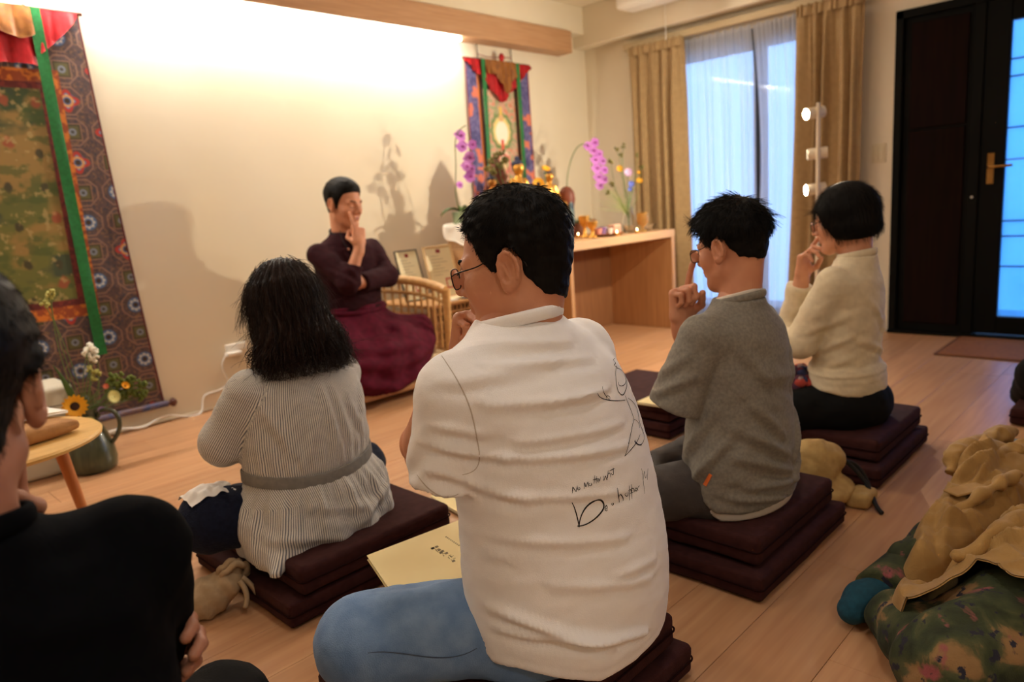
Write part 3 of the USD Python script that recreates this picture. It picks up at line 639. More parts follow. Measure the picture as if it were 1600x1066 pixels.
def stroke(m, px, r, lift=.0006, dense=7):
    """A drawn line that lies on the cloth: px are points along it, each carried onto the mesh."""
    p2 = smoothpath(px, dense) if len(px) > 2 else np.linspace(px[0], px[1], 14)
    d = np.array([ray(*k) for k in p2]); P, N = on_mesh(m, np.repeat(CAM[None], len(d), 0), d); ok = ~np.isnan(P[:, 0]); P, N = P[ok], N[ok]
    if len(P) < 3: return None
    P = P + N * lift; t = np.gradient(P, axis=0); t /= np.linalg.norm(t, axis=1, keepdims=True) + 1e-12; w = np.cross(N, t) * r
    rr = np.linspace(0, 1, len(P)); w = w * (.55 + .45 * np.sin(np.pi * rr))[:, None]
    return grid(np.stack([P - w, P + N * .0003, P + w], 1), thick=.0)
ink = mat('black_print', (22, 20, 20), rough=.7)
def draw(name, m, strokes, parent, off, label=None):
    ms = [s for s in (stroke(m, px, r) for px, r in strokes) if s is not None]
    c = cat(ms); c.apply_translation(-np.asarray(off)); return part(name, c, ink, parent, smooth=False, label=label)
S = 220 / 733.
def Z(*pts): return [(840 + a * S, 540 + b * S) for a, b in pts]
fig = [(Z((400, 68), (397, 82), (404, 92), (398, 104), (410, 112), (412, 120)), .0007), (Z((410, 108), (405, 150), (410, 200), (420, 240), (440, 258), (458, 230), (464, 190), (452, 150), (425, 122), (410, 118)), .0009), (Z((448, 150), (458, 180), (450, 205), (430, 210), (420, 190)), .0007),
       (Z((310, 245), (330, 272), (365, 284), (410, 288), (455, 284)), .0008), (Z((338, 215), (342, 240), (355, 262), (372, 284)), .0006), (Z((360, 280), (362, 262), (370, 264), (372, 282)), .0005), (Z((455, 262), (470, 300), (488, 345), (500, 384)), .0008),
       (Z((470, 275), (500, 300), (520, 345), (530, 400), (548, 450), (552, 490), (535, 516), (515, 512), (502, 496)), .0008), (Z((500, 384), (492, 420), (480, 480), (466, 540), (452, 578)), .0009), (Z((452, 578), (480, 548), (510, 510), (532, 464)), .0008), (Z((500, 384), (520, 398), (530, 430)), .0006), (Z((505, 492), (520, 514), (540, 518)), .0012)]
draw('figure_drawing', shirt_mesh, fig, SH, W0, 'thin black line drawing of a figure with raised arms')
t1 = [(Z((180, 770), (182, 735)), .0007), (Z((182, 735), (200, 762)), .0007), (Z((200, 762), (206, 730)), .0007), (Z((212, 742), (209, 750), (216, 752), (219, 742), (212, 740)), .0006),
      (Z((242, 746), (246, 722), (250, 734), (258, 716), (264, 736)), .0007), (Z((272, 716), (268, 728), (276, 730), (281, 716), (282, 728)), .0006), (Z((296, 676), (292, 720)), .0007), (Z((286, 700), (304, 694)), .0006), (Z((306, 680), (303, 718)), .0007), (Z((298, 698), (314, 692)), .0006), (Z((312, 704), (320, 700), (316, 695), (311, 706), (320, 710)), .0006), (Z((322, 708), (326, 690), (328, 684)), .0006),
      (Z((340, 678), (346, 698), (352, 680), (358, 696), (362, 676)), .0007), (Z((366, 650), (364, 690)), .0007), (Z((362, 678), (372, 664), (378, 686)), .0006), (Z((392, 636), (388, 672), (380, 664)), .0007), (Z((372, 654), (400, 640)), .0007)]
t1.append((Z((205, 744), (209, 738)), .0004))
t2 = [(Z((178, 816), (196, 860), (208, 905), (216, 946)), .0011), (Z((216, 946), (222, 900), (250, 845), (290, 812), (330, 806), (344, 830), (325, 875), (280, 915), (240, 935), (206, 940)), .0016), (Z((352, 850), (362, 844), (358, 834), (350, 846), (354, 860), (364, 856)), .0008), (Z((390, 822), (384, 828), (388, 832), (394, 822), (394, 832)), .0006),
      (Z((414, 742), (420, 780), (424, 818)), .0010), (Z((422, 800), (432, 776), (442, 790), (444, 810)), .0010), (Z((462, 768), (456, 780), (464, 784), (470, 766), (470, 782)), .0007), (Z((476, 730), (478, 806)), .0008), (Z((470, 760), (484, 752), (486, 766), (478, 772)), .0007), (Z((488, 722), (490, 800)), .0008), (Z((482, 754), (498, 746), (498, 760), (490, 766)), .0007), (Z((502, 748), (504, 764)), .0007), (Z((508, 754), (516, 746), (511, 742), (507, 754), (516, 758)), .0007), (Z((522, 756), (522, 738), (530, 730)), .0007),
      (Z((540, 640), (548, 700), (556, 772)), .0005), (Z((548, 700), (556, 664), (560, 690), (566, 672)), .0006), (Z((572, 640), (570, 700)), .0006)]
draw('lettering', shirt_mesh, t1, SH, W0, 'handwritten line reading No matter whst'); draw('lettering', shirt_mesh, t2, SH, W0, 'handwritten line reading Be a happier')
# sleeve seam and shoulder seam stitched lines
seam_m = mat('shirt_seam', (196, 184, 170), rough=.9)
sm = [s for s in (stroke(shirt_mesh, px, .0011, .0004) for px in ([(690, 556), (712, 590), (735, 640), (746, 690), (748, 724), (722, 742)], [(652, 742), (668, 762), (692, 776), (716, 772)])) if s is not None]
c = cat(sm); c.apply_translation(-W0); part('seam', c, seam_m, SH, smooth=False)
# jeans
denim = mat('light_blue_denim', (100, 132, 174), (122, 152, 190), rough=.85, scale=24., bump=.6, bscale=420., detail=6, sheen=.1)
def f_jeans(p):
    d = ell(p, (.045, .01, .21), (.205, .13, .14)); d = smin(d, rc(p, (-.06, .04, .222), (-.295, .205, .232), .092, .088), .04); d = smin(d, rc(p, (-.295, .205, .232), (.0, .35, .135), .078, .05), .02)
    d = smin(d, rc(p, (.11, .01, .24), (.33, .25, .215), .098, .086), .05); d = smin(d, rc(p, (.33, .25, .215), (-.02, .34, .14), .08, .05), .02)
    return smax(d, .152 - p[:, 2], .02)
jm = sdf_mesh(f_jeans, (-.45, -.2, .12), (.47, .48, .4), .0075); v, n = np.asarray(jm.vertices), vnormals(jm)
a = .004 * np.sin(v[:, 0] * 46 + v[:, 1] * 70 + 4 * meshkit.noise(v * 9)) * np.exp(-((v[:, 0] + .17) / .09) ** 2) + (meshkit.fbm(v * 26, 3, 2) - .5) * .005
J = part('jeans', displace(jm, a), denim, T, smooth=True)
jt = jm.copy(); jt.apply_translation(W0)
sm = [s for s in (stroke(jt, px, .0012, .0035) for px in ([(575, 1020), (640, 1022), (700, 1026), (745, 1012)],)) if s is not None]
c = cat(sm); c.apply_translation(-W0); part('seam', c, mat('denim_seam', (70, 86, 108), rough=.9), J, smooth=False)
# hair: black, short sides
def thick_w(ph, az): return .005 + .010 * np.clip((ph[:, 2] - .005) / .06, 0, 1) + .006 * np.clip((ph[:, 2] - .06) / .05, 0, 1) - .003 * np.clip((ph[:, 1] - .02) / .06, 0, 1)
hm = hair_cap(q, thick_w, LOW_MAN); hm = displace(hm, (meshkit.fbm(np.asarray(hm.vertices) * 90, 2, 3) - .5) * .005)
HR = part('hair', hm, hair_black, T, smooth=True)
crown = from_head(q, V(0, -.05, .12)); up = q.hrot @ V(0, .0, -.1)
def len_w(p): z = to_head(q, p)[:, 2]; return .005 + .015 * np.clip((z + .01) / .10, 0, 1)
curves('hair_strands', short_strands(hm, 9000, len_w, crown, lift=.4, fwd=up, seed=2), .0010, hair_black, HR)
glasses(q, T, 'square'); face_bits(q, T)

# ---- 2. the man in the grey T-shirt
G0 = V(1.79, .90, 0)
q = pose(head=V(-.005, .020, .852), hrot=rot(yaw=-.10, pitch=-.20), hs=.90, full=.97, neck=(.044, .052), neckbase=(-.01, -.005, .715), hand=1.0, ah=(.044, .038, .028),
         secs=[(.13, 0, .0, .185, .12), (.2, .0, .0, .20, .13), (.3, -.0, .0, .20, .128), (.42, .0, .0, .180, .12), (.54, .0, .0, .172, .112), (.62, -.003, .0, .17, .10), (.665, -.008, .0, .130, .084), (.693, -.01, -.003, .082, .070), (.718, -.01, -.005, .062, .062)],
         shL=(-.165, .02, .635), elL=(-.185, .09, .475), wrL=(-.03, .20, .46), frL=((.95, .2, .1), (.1, -.9, .3)), thL=TH_OUT, shR=(.165, .03, .62), elR=(.045, .17, .45), wrR=(-.03, .160, .645), frR=((-.03, .0, 1), (-.25, -1, 0)), thR=TH_IN,
         hipL=(-.09, 0, .22), knL=(-.30, .20, .18), anL=(.04, .33, .15), hipR=(.09, 0, .22), knR=(.31, .22, .18), anR=(-.03, .30, .16))
T = thing('person', 'person in a loose grey T-shirt and glasses holding up an index finger', 'person', G0)
part('body', body_mesh(q), skin, T, smooth=True)
slL, slR = V(-.198, .085, .450), V(.11, .10, .53)
def f_g(p, grow=.0, zl=.0):
    d = stack(p, [(z, a, b, c + .006, e + .006) for z, a, b, c, e in q.secs]) - grow
    d = smin(d, rc(p, V(*q.shL) + V(.03, -.01, 0), V(*q.shR) + V(-.03, -.01, 0), .045, .045) - grow, .05); d = smin(d, smin(rc(p, (-.03, -.005, .672), V(*q.shL) + V(.01, 0, .0), .035, .05), rc(p, (.02, -.005, .672), V(*q.shR) + V(-.01, 0, .0), .035, .05), .02) - grow, .035); sl = smin(sleeve(p, q.shL, slL, .060, .072), sleeve(p, q.shR, slR, .062, .08), .02); d = smin(d, sl, .010) if zl == 0 else d
    zh = .176 + zl + .12 * np.clip((p[:, 1] + .03) / .14, 0, 1)
    return smax(d, zh - p[:, 2], .006)
sh = sdf_mesh(f_g, (-.32, -.19, .10), (.28, .25, .8), .0068); v, n = np.asarray(sh.vertices), vnormals(sh)
gf = [(-.16, .40, .0, .30, .014, .006), (-.17, .33, .02, .25, .013, .006), (-.12, .46, -.02, .36, .014, .005), (.17, .40, .06, .27, .014, .006), (.16, .30, .04, .22, .012, .005), (-.15, .25, .08, .21, .012, .006), (-.1, .53, .1, .50, .018, .003), (-.13, .60, -.06, .50, .014, .004), (.13, .60, .08, .48, .014, .004), (-.18, .22, -.02, .19, .01, .005)]
a = 1.9 * folds_back(v, n, gf) + 1.7 * folds_back(v[:, [1, 0, 2]], n, [(-.02, .45, .08, .30, .014, .006), (-.06, .38, .05, .24, .012, .006), (.0, .55, .1, .50, .012, .005), (.02, .60, .11, .54, .012, .004)], face=(-1, 0, 0)) + (meshkit.fbm(v * [16, 16, 26], 3, 9) - .5) * .009
gtee = mat('grey_tshirt_cotton', (136, 130, 118), (120, 114, 104), rough=.9, scale=120., bump=.3, bscale=420., detail=6, sheen=.15, spec=.2)
gm = displace(sh, a); SH = part('t_shirt', gm, gtee, T, smooth=True)
part('collar', collar_ring((-.01, -.004, .716), .066, .0655, .016, .0048, h=2.2), gtee, SH, smooth=True)
um = sdf_mesh(lambda p: smax(f_g(p, -.007, -.024), p[:, 2] - .185, .004), (-.3, -.19, .1), (.28, .25, .24), .007); wu = mat('white_undershirt', (214, 204, 190), rough=.9); part('undershirt_hem', um, wu, T, smooth=True, label='white undershirt hem'); part('undershirt_neck', collar_ring((-.01, -.004, .726), .059, .058, .016, .0036, h=2.), wu, T, smooth=True, label='white undershirt neckband')
gw = gm.copy(); gw.apply_translation(G0); tp_, tn_ = on_mesh(gw, np.repeat(CAM[None], 4, 0), np.array([ray(*k) for k in ((1099, 757), (1108, 740), (1113, 743), (1104, 760))])); tp_ = tp_ + tn_ * .002 - G0
if not np.isnan(tp_).any(): part('hem_tag', tm(m3.Manifold.hull_points(np.vstack([tp_, tp_ - tn_ * .004]))), mat('orange_tag', (226, 110, 40), rough=.7), SH, smooth=False, label='small orange tag')
dk = mat('dark_grey_trousers', (66, 58, 54), (54, 47, 44), rough=.85, scale=20., bump=.4, bscale=300.)
def trousers(hip, r_hip, th, kn, an, rt, rk, ra, zmin, bounds, h=.009, amp=.006, seed=1, fr=20):
    def f(p):
        d = ell(p, hip, r_hip)
        for s, H, K, A in zip((0, 1), th, kn, an): d = smin(d, rc(p, H, K, rt, rk), .04); d = smin(d, rc(p, K, A, rk * .95, ra), .02)
        return smax(d, zmin - p[:, 2], .02)
    m = sdf_mesh(f, *bounds, h); v = np.asarray(m.vertices); return displace(m, (meshkit.fbm(v * fr, 3, seed) - .5) * 2 * amp)
part('trousers', trousers((0, .0, .19), (.185, .125, .10), ((-.09, .01, .215), (.09, .01, .215)), ((-.30, .2, .195), (.31, .22, .185)), ((.02, .31, .15), (-.02, .30, .16)), .086, .074, .055, .135, ((-.42, -.16, .1), (.42, .42, .31)), seed=3), dk, T, smooth=True)
part('sock', sdf_mesh(lambda p: smin(rc(p, (.03, .31, .16), (-.03, .34, .165), .04, .038), rc(p, (-.03, .34, .165), (-.10, .36, .165), .038, .032), .02), (-.16, .25, .1), (.1, .42, .23), .006), mat('black_sock', (18, 18, 18), rough=.9), T, smooth=True, label='black sock')
def thick_g(ph, az): top = np.clip((ph[:, 2] - .0) / .04, 0, 1); return .005 + .014 * top + .006 * np.clip((ph[:, 2] - .06) / .05, 0, 1) + .006 * np.clip((ph[:, 1] - .02) / .07, 0, 1) * np.clip((ph[:, 2] - .045) / .03, 0, 1)
lowg = ([0, .45, .8, 1.0, 1.2, 1.32, 1.45, 1.65, 1.9, 2.3, 3.2], [.062, .058, .045, .02, .0, .005, .03, .036, .005, -.035, -.055])
hm = hair_cap(q, thick_g, lowg); hm = displace(hm, (meshkit.fbm(np.asarray(hm.vertices) * 70, 3, 3) - .5) * .008)
HR = part('hair', hm, hair_black, T, smooth=True); crown = from_head(q, V(.0, -.06, .12)); up = q.hrot @ V(0, .2, -.25)
ss = short_strands(hm, 5000, lambda p: .010 + .028 * np.clip((to_head(q, p)[:, 2] + .0) / .08, 0, 1), crown, lift=.35, fwd=up, seed=4); curves('hair_strands', ss, .0012, hair_black, HR)
tuft = []
for k in range(160):
    b = from_head(q, V(rng.normal(0.0, .02), -.098 + rng.normal(0, .012), .075 + rng.normal(0, .012))); d = q.hrot @ V(rng.normal(0, .2), -1, -.25 + rng.normal(0, .25)); L = rng.uniform(.03, .055); t = np.linspace(0, 1, 4)[:, None]
    tuft.append(b + d * L * t + V(0, 0, -1) * L * .35 * t ** 2)
curves('hair_tuft', np.array(tuft), .0016, hair_black, HR, label='tuft standing off at the back of the head')
glasses(q, T, 'square'); face_bits(q, T)

# ---- 3. the woman with the black bob
R0 = V(2.65, .92, 0)
q = pose(head=V(.0, .02, .872), hrot=rot(yaw=.05, pitch=-.20), hs=.91, full=.95, neck=(.041, .047), neckbase=(.0, -.03, .75), hand=.9, ah=(.038, .033, .026),
         secs=[(.14, .0, -.01, .17, .12), (.22, .0, -.01, .175, .12), (.29, .0, -.005, .155, .105), (.36, .0, .0, .145, .10), (.48, .0, -.005, .148, .10), (.58, .0, -.01, .15, .098), (.66, .0, -.015, .135, .085), (.715, .0, -.025, .085, .065), (.748, .0, -.03, .055, .055)],
         shL=(-.135, -.0, .665), elL=(-.165, .10, .455), wrL=(-.02, .22, .43), frL=((.95, .2, .1), (.1, -.9, .3)), thL=TH_OUT, shR=(.135, .01, .66), elR=(.04, .22, .455), wrR=(.005, .165, .665), frR=((.0, -.10, 1), (-.2, -1, -.1)), thR=TH_IN, curl_r=[(.35, .2, .12), (.75, .9, .5), (.85, 1.0, .5), (.95, 1.1, .5)],
         hipL=(-.08, 0, .21), knL=(-.25, .22, .19), anL=(.04, .33, .15), hipR=(.08, 0, .21), knR=(.27, .22, .19), anR=(-.03, .30, .16))
T = thing('person', 'person with a black bob haircut in a cream sweatshirt and black trousers', 'person', R0)
part('body', body_mesh(q), skin_pale, T, smooth=True)
cu = V(.012, .175, .635)
def f_r(p):
    d = stack(p, [(z, a, b, c + .008, e + .008) for z, a, b, c, e in q.secs]); d = smin(d, rc(p, V(*q.shL) + V(.03, -.015, -.01), V(*q.shR) + V(-.03, -.015, -.01), .048), .05)
    for S, E_, W_ in ((q.shL, q.elL, q.wrL), (q.shR, q.elR, cu)): d = smin(d, smin(rc(p, S, E_, .058, .052), sleeve(p, E_, W_, .052, .046), .03), .02)
    d = smin(d, smax(stack(p, [(.27, 0, -.008, .172, .122), (.31, 0, -.006, .172, .122), (.335, 0, -.004, .178, .126), (.36, 0, 0, .165, .115)]), np.abs(p[:, 2] - .325) - .05, .02), .02)
    return smax(d, .285 - p[:, 2] - .02 * np.clip(-p[:, 1] / .1, 0, 1), .006)
sh = sdf_mesh(f_r, (-.27, -.2, .23), (.25, .35, .8), .0072); v, n = np.asarray(sh.vertices), vnormals(sh)
a = (meshkit.fbm(v * [14, 14, 26], 3, 5) - .5) * .012 - .005 * np.exp(-((v[:, 2] - .333) / .008) ** 2)
a += folds_back(v, n, [(-.1, .62, .05, .48, .012, .005), (.12, .55, -.02, .42, .012, .006), (-.1, .46, .1, .38, .012, .006)]) + folds_back(v[:, [1, 0, 2]], n, [(-.05, .55, .06, .50, .012, .006), (-.06, .48, .05, .42, .012, .007), (-.07, .41, .02, .37, .012, .006)], face=(-1, 0, 0))
cream = mat('cream_sweatshirt', (222, 206, 174), (214, 198, 166), rough=.9, scale=60., bump=.3, bscale=380., sheen=.25)
SH = part('sweatshirt', displace(sh, a), cream, T, smooth=True)
part('collar', collar_ring((0, -.03, .75), .060, .060, .012, .0055, h=2.4), cream, SH, smooth=True)
u = V(*q.wrR) - V(*q.elR); u /= np.linalg.norm(u); part('cuff', tube([cu - u * .035, cu - u * .005, cu + u * .0], [.043, .042, .040], 20), cream, SH, smooth=True)
blk = mat('black_trousers', (13, 13, 13), (9, 9, 9), rough=.9, scale=20., bump=.4, bscale=240., spec=.2)
part('trousers', trousers((0, -.02, .215), (.178, .135, .11), ((-.09, .0, .215), (.09, .0, .215)), ((-.25, .22, .19), (.27, .22, .19)), ((.02, .31, .15), (-.02, .30, .16)), .09, .074, .055, .135, ((-.38, -.2, .1), (.4, .42, .36)), seed=5), blk, T, smooth=True)
def f_bob(p):
    ph = to_head(q, p); d = ell(ph, (0, -.022, .030), (.098, .118, .112)); d = smin(d, ell(ph, (0, -.04, -.035), (.096, .092, .065)), .03)
    face = sbox(ph, (0, .118, -.05), (.066, .075, .098), .03); d = smax(d, -face, .012); side = sbox(ph, (0, .12, -.09), (.2, .085, .06), .02); d = smax(d, -side, .015)
    d = smax(d, -rc(ph, (0, -.03, -.09), (0, -.04, -.3), .06), .01)
    return smax(d, -(ph[:, 2] + .083 - .02 * ph[:, 1] / .1), .012) * q.hs
hm = sdf_mesh(f_bob, q.head - .17, q.head + .18, .0045); v = np.asarray(hm.vertices); ph = to_head(q, v); hm = displace(hm, .0016 * np.sin(np.arctan2(ph[:, 0], ph[:, 1] + .02) * 60 + 5 * meshkit.noise(v * 20)) * np.clip(.12 - ph[:, 2], 0, .1) * 10)
HR = part('hair', hm, hair_black, T, smooth=True); crown = from_head(q, V(.0, -.03, .16))
curves('hair_strands', short_strands(hm, 4500, .045, crown, lift=.10, fwd=q.hrot @ V(0, .0, -.6), seed=6, jitter=.1, keep=lambda p, r: to_head(q, p)[:, 2] > -.06), .0009, hair_black, HR)
glasses(q, T, 'round'); face_bits(q, T)

# ---- 4. the woman in the striped shirt dress
S0 = V(.97, 1.80, 0)
q = pose(head=V(-.0, .03, .772), hrot=rot(yaw=-.10, pitch=-.22), hs=.95, neck=(.045, .05), neckbase=(.0, .0, .645), hand=.9, ah=(.04, .035, .026),
         secs=[(.12, .0, -.01, .23, .165), (.18, .0, -.01, .235, .17), (.26, .0, -.005, .215, .155), (.325, .0, .0, .188, .132), (.40, .0, -.005, .186, .13), (.50, .0, -.008, .18, .125), (.565, .0, -.005, .165, .11), (.605, .0, -.0, .125, .088), (.635, .0, .0, .075, .068), (.66, 0, .0, .058, .058)],
         shL=(-.145, .0, .565), elL=(-.20, .075, .43), wrL=(-.08, .22, .44), frL=((.95, .2, .1), (.1, -.9, .3)), thL=TH_OUT, shR=(.15, .03, .55), elR=(.06, .22, .40), wrR=(.02, .22, .58), frR=((-.03, -.12, 1), (0, -1, -.1)), thR=TH_IN,
         hipL=(-.08, 0, .21), knL=(-.26, .09, .22), anL=(.04, .30, .15), hipR=(.08, 0, .21), knR=(.29, .2, .20), anR=(-.03, .28, .16))
T = thing('person', 'person with shoulder-length dark brown hair in a striped belted shirt dress', 'person', S0)
part('body', body_mesh(q), skin_pale, T, smooth=True)
def f_s(p):
    d = stack(p, q.secs); d = smin(d, rc(p, V(*q.shL) + V(.03, 0, 0), V(*q.shR) + V(-.03, 0, 0), .048), .05)
    for S_, E_, W_ in ((q.shL, q.elL, q.wrL), (q.shR, q.elR, q.wrR)): d = smin(d, smin(rc(p, S_, E_, .062, .060), sleeve(p, E_, V(*W_) * .85 + V(*E_) * .15, .058, .048), .03), .018)
    d = smin(d, rc(p, (-.16, -.09, .155), (-.215, -.155, .125), .05, .02), .05)
    return smax(d, .112 - p[:, 2], .006)
sh = sdf_mesh(f_s, (-.36, -.24, .09), (.32, .36, .7), .0062); v, n = np.asarray(sh.vertices), vnormals(sh)
th = np.arctan2(v[:, 0], -v[:, 1]); low = np.clip((.315 - v[:, 2]) / .05, 0, 1); upz = np.clip((v[:, 2] - .335) / .03, 0, 1)
a = low * (.0045 * np.sin(th * 34 + 3 * meshkit.noise(v * 9)) * np.clip((v[:, 2] - .12) / .15, .15, 1) + .006 * np.sin(th * 11 + v[:, 2] * 22))
a += upz * np.clip((.44 - v[:, 2]) / .09, 0, 1) * .003 * np.sin(th * 30 + 2 * meshkit.noise(v * 10)) - .004 * np.exp(-((v[:, 2] - .325) / .022) ** 2)
a += folds_back(v, n, [(0, .56, .02, .37, .012, .006), (.03, .555, .06, .40, .010, .004), (-.02, .50, -.08, .37, .012, .005), (.08, .5, .12, .40, .012, .005), (-.15, .53, -.10, .40, .014, .006), (.15, .53, .11, .42, .012, .005), (-.2, .2, .0, .15, .014, .009), (-.1, .26, .1, .2, .014, .006), (.02, .17, .2, .24, .014, .008)])
a += (meshkit.fbm(v * [18, 18, 26], 3, 8) - .5) * .007
dm_ = displace(sh, a); v = np.asarray(dm_.vertices)
arm = np.minimum(rc(v, q.shL, q.elL, .05), rc(v, q.shR, q.elR, .05)) < .022
def around(a, b):
    a, b = V(*a), V(*b); t = (b - a) / np.linalg.norm(b - a); x = np.cross(t, [0, 1, 0]); x /= np.linalg.norm(x); y = np.cross(t, x); w = v - a; return np.arctan2(w @ y, w @ x) * .06
uu = np.where(arm & (np.abs(v[:, 0]) > .13), np.where(v[:, 0] < 0, around(q.shL, q.elL), around(q.shR, q.elR)), np.arctan2(v[:, 0], -v[:, 1] + .02) * (.155 + .04 * low))
def stripes(N, L):
    N.update({'at': ('attribute', {'attribute': 'st'}), 'sx': ('separate_xyz', {}), 'mu': ('math', {'math_type': 'multiply', 'value2': 1 / .0052}), 'fr': ('math', {'math_type': 'fraction'}), 'rr': ('rgb_ramp', {'ramp': [(.0, lin((226, 220, 208))), (.50, lin((226, 220, 208))), (.58, lin((104, 104, 110))), (.92, lin((104, 104, 110))), (1, lin((226, 220, 208)))]})})
    L.remove(('r.color', 'p.base_color')); L += [('at.vector', 'sx.vector'), ('sx.x', 'mu.value1'), ('mu.value', 'fr.value1'), ('fr.value', 'rr.fac'), ('rr.color', 'p.base_color')]
strp = mat('striped_cotton', (226, 220, 208), rough=.85, bump=.2, bscale=400., sheen=.15, spec=.2, extra=stripes)
SH = part('shirt_dress', dm_, strp, T, smooth=True, uv=np.stack([uu, v[:, 2]], 1))
t = np.linspace(0, 2 * np.pi, 61)[:-1]; grey_b = mat('grey_belt_cloth', (132, 128, 120), (120, 116, 110), rough=.8, scale=60., bump=.3)
P = np.stack([np.stack([(.190 + o) * np.sin(t), -(.134 + o) * np.cos(t), np.full(60, z) - .012 * np.cos(2 * t)], 1) for z, o in ((.309, .0), (.312, .003), (.34, .002), (.343, -.002))], 1)
part('belt', grid(P, closed_u=True), grey_b, SH, smooth=True, label='grey cloth belt')
def shirt_collar():
    t = np.linspace(-2.4, 2.4, 40); rows = []
    for r, z in ((.060, .648), (.062, .672), (.066, .676), (.076, .652), (.081, .634)): rows.append(np.stack([r * np.sin(t), -r * np.cos(t), z - .010 * np.cos(t) * 0 + .012 * (1 - np.cos(t)) * .0 * t], 1))
    return grid(np.stack(rows, 1), thick=.002)
cc = shirt_collar(); ncv = len(cc.vertices); part('collar', cc, strp, SH, smooth=True, uv=np.stack([np.arctan2(cc.vertices[:, 0], -cc.vertices[:, 1]) * .07, cc.vertices[:, 2]], 1))
yk = [(-.15, -.06, .535), (-.08, -.105, .53), (0, -.118, .528), (.08, -.105, .53), (.15, -.06, .535)]
# hair
def f_long(p):
    ph = to_head(q, p); w = np.clip((.06 - ph[:, 2]) / .22, 0, 1); d = ell(ph, (0, -.016, .034), (.090, .108, .104))
    s = stack(ph, [(-.142, .010, -.050, .120, .066), (-.11, .008, -.050, .124, .078), (-.06, .002, -.038, .112, .088), (.02, 0, -.022, .098, .098), (.06, 0, -.018, .088, .10)])
    d = smin(d, s, .03); face = sbox(ph, (0, .13, -.07), (.062, .10, .13), .03); d = smax(d, -face, .015); ft = sbox(ph, (0, .06, -.16), (.075, .09, .12), .03)
    return smax(d, -ft, .015) * q.hs
hm = sdf_mesh(f_long, q.head + V(-.18, -.19, -.22), q.head + V(.18, .17, .17), .0052); v = np.asarray(hm.vertices); ph = to_head(q, v); az = np.arctan2(ph[:, 0], -ph[:, 1] - .02)
wv = az * 26 + 3 * np.sin(ph[:, 2] * 28) + 5 * meshkit.noise(v * 14, 3); lowt = np.clip((-.02 - ph[:, 2]) / .12, 0, 1)
hm = displace(hm, (.0025 + .006 * lowt) * np.sin(wv) + .003 * np.sin(az * 61 + 8 * meshkit.noise(v * 22)) * (.3 + lowt) + lowt * .008 * (meshkit.noise(v * 18, 5) - .5))
HR = part('hair', hm, hair_brown, T, smooth=True)
p, nn = sample(hm, 5200, 9); ph = to_head(q, p); keep = (ph[:, 2] < .13); p, nn = p[keep], nn[keep]; ph = ph[keep]; crown = from_head(q, V(.01, -.02, .15)); fl = p - crown; fl[:, 2] -= .10; fl -= nn * (fl * nn).sum(1, keepdims=True); fl /= np.linalg.norm(fl, axis=1, keepdims=True)
L = rng.uniform(.05, .11, len(p)); t = np.linspace(0, 1, 6)[None, :, None]; wob = rng.normal(0, 1, (len(p), 1, 3)) * .006 * np.sin(t * 4 + rng.uniform(0, 6, (len(p), 1, 1)))
st = (p + nn * .001)[:, None] + fl[:, None] * L[:, None, None] * t - V(0, 0, 1) * .03 * t ** 2 + wob - nn[:, None] * .010 * t ** 2; st[:, :, 2] = np.maximum(st[:, :, 2], .60)
curves('hair_strands', st, .0011, hair_brown, HR)
curl = []
for k in range(240):
    a_ = rng.uniform(-2.0, 2.0); b = from_head(q, V(.118 * math.sin(a_), -.05 - .072 * math.cos(a_), -.118 + rng.normal(0, .015))); tt = np.linspace(0, 1, 8)[:, None]; s = 1 if a_ > 0 else -1
    curl.append(b + V(0, 0, -rng.uniform(.03, .075)) * tt + V(math.sin(a_), -math.cos(a_), 0) * rng.uniform(.0, .035) * np.sin(tt * rng.uniform(2, 4.2)) + V(math.cos(a_), math.sin(a_), 0) * s * rng.uniform(-.01, .02) * tt ** 2)
curves('hair_tips', np.array(curl), .0020, hair_brown, HR, label='curling hair ends')
navy = mat('navy_knit', (22, 27, 46), (15, 19, 36), rough=.95, scale=90., bump=1., bscale=220., sheen=.08, spec=.2)
def f_tr(p):
    d = ell(p, (0, .0, .19), (.18, .125, .08)); d = smin(d, rc(p, (-.1, .02, .21), (-.265, .085, .225), .085, .085), .04); d = smin(d, rc(p, (-.265, .085, .225), (-.02, .29, .16), .078, .055), .03); d = smin(d, rc(p, (.1, .0, .2), (.29, .18, .19), .08, .07), .04); d = smin(d, rc(p, (.29, .18, .19), (.0, .28, .16), .07, .05), .02); return smax(d, .135 - p[:, 2], .02)
m = sdf_mesh(f_tr, (-.44, -.15, .1), (.42, .4, .36), .009); v = np.asarray(m.vertices); part('trousers', displace(m, (meshkit.fbm(v * 24, 3, 5) - .5) * .012), navy, T, smooth=True)
face_bits(q, T)

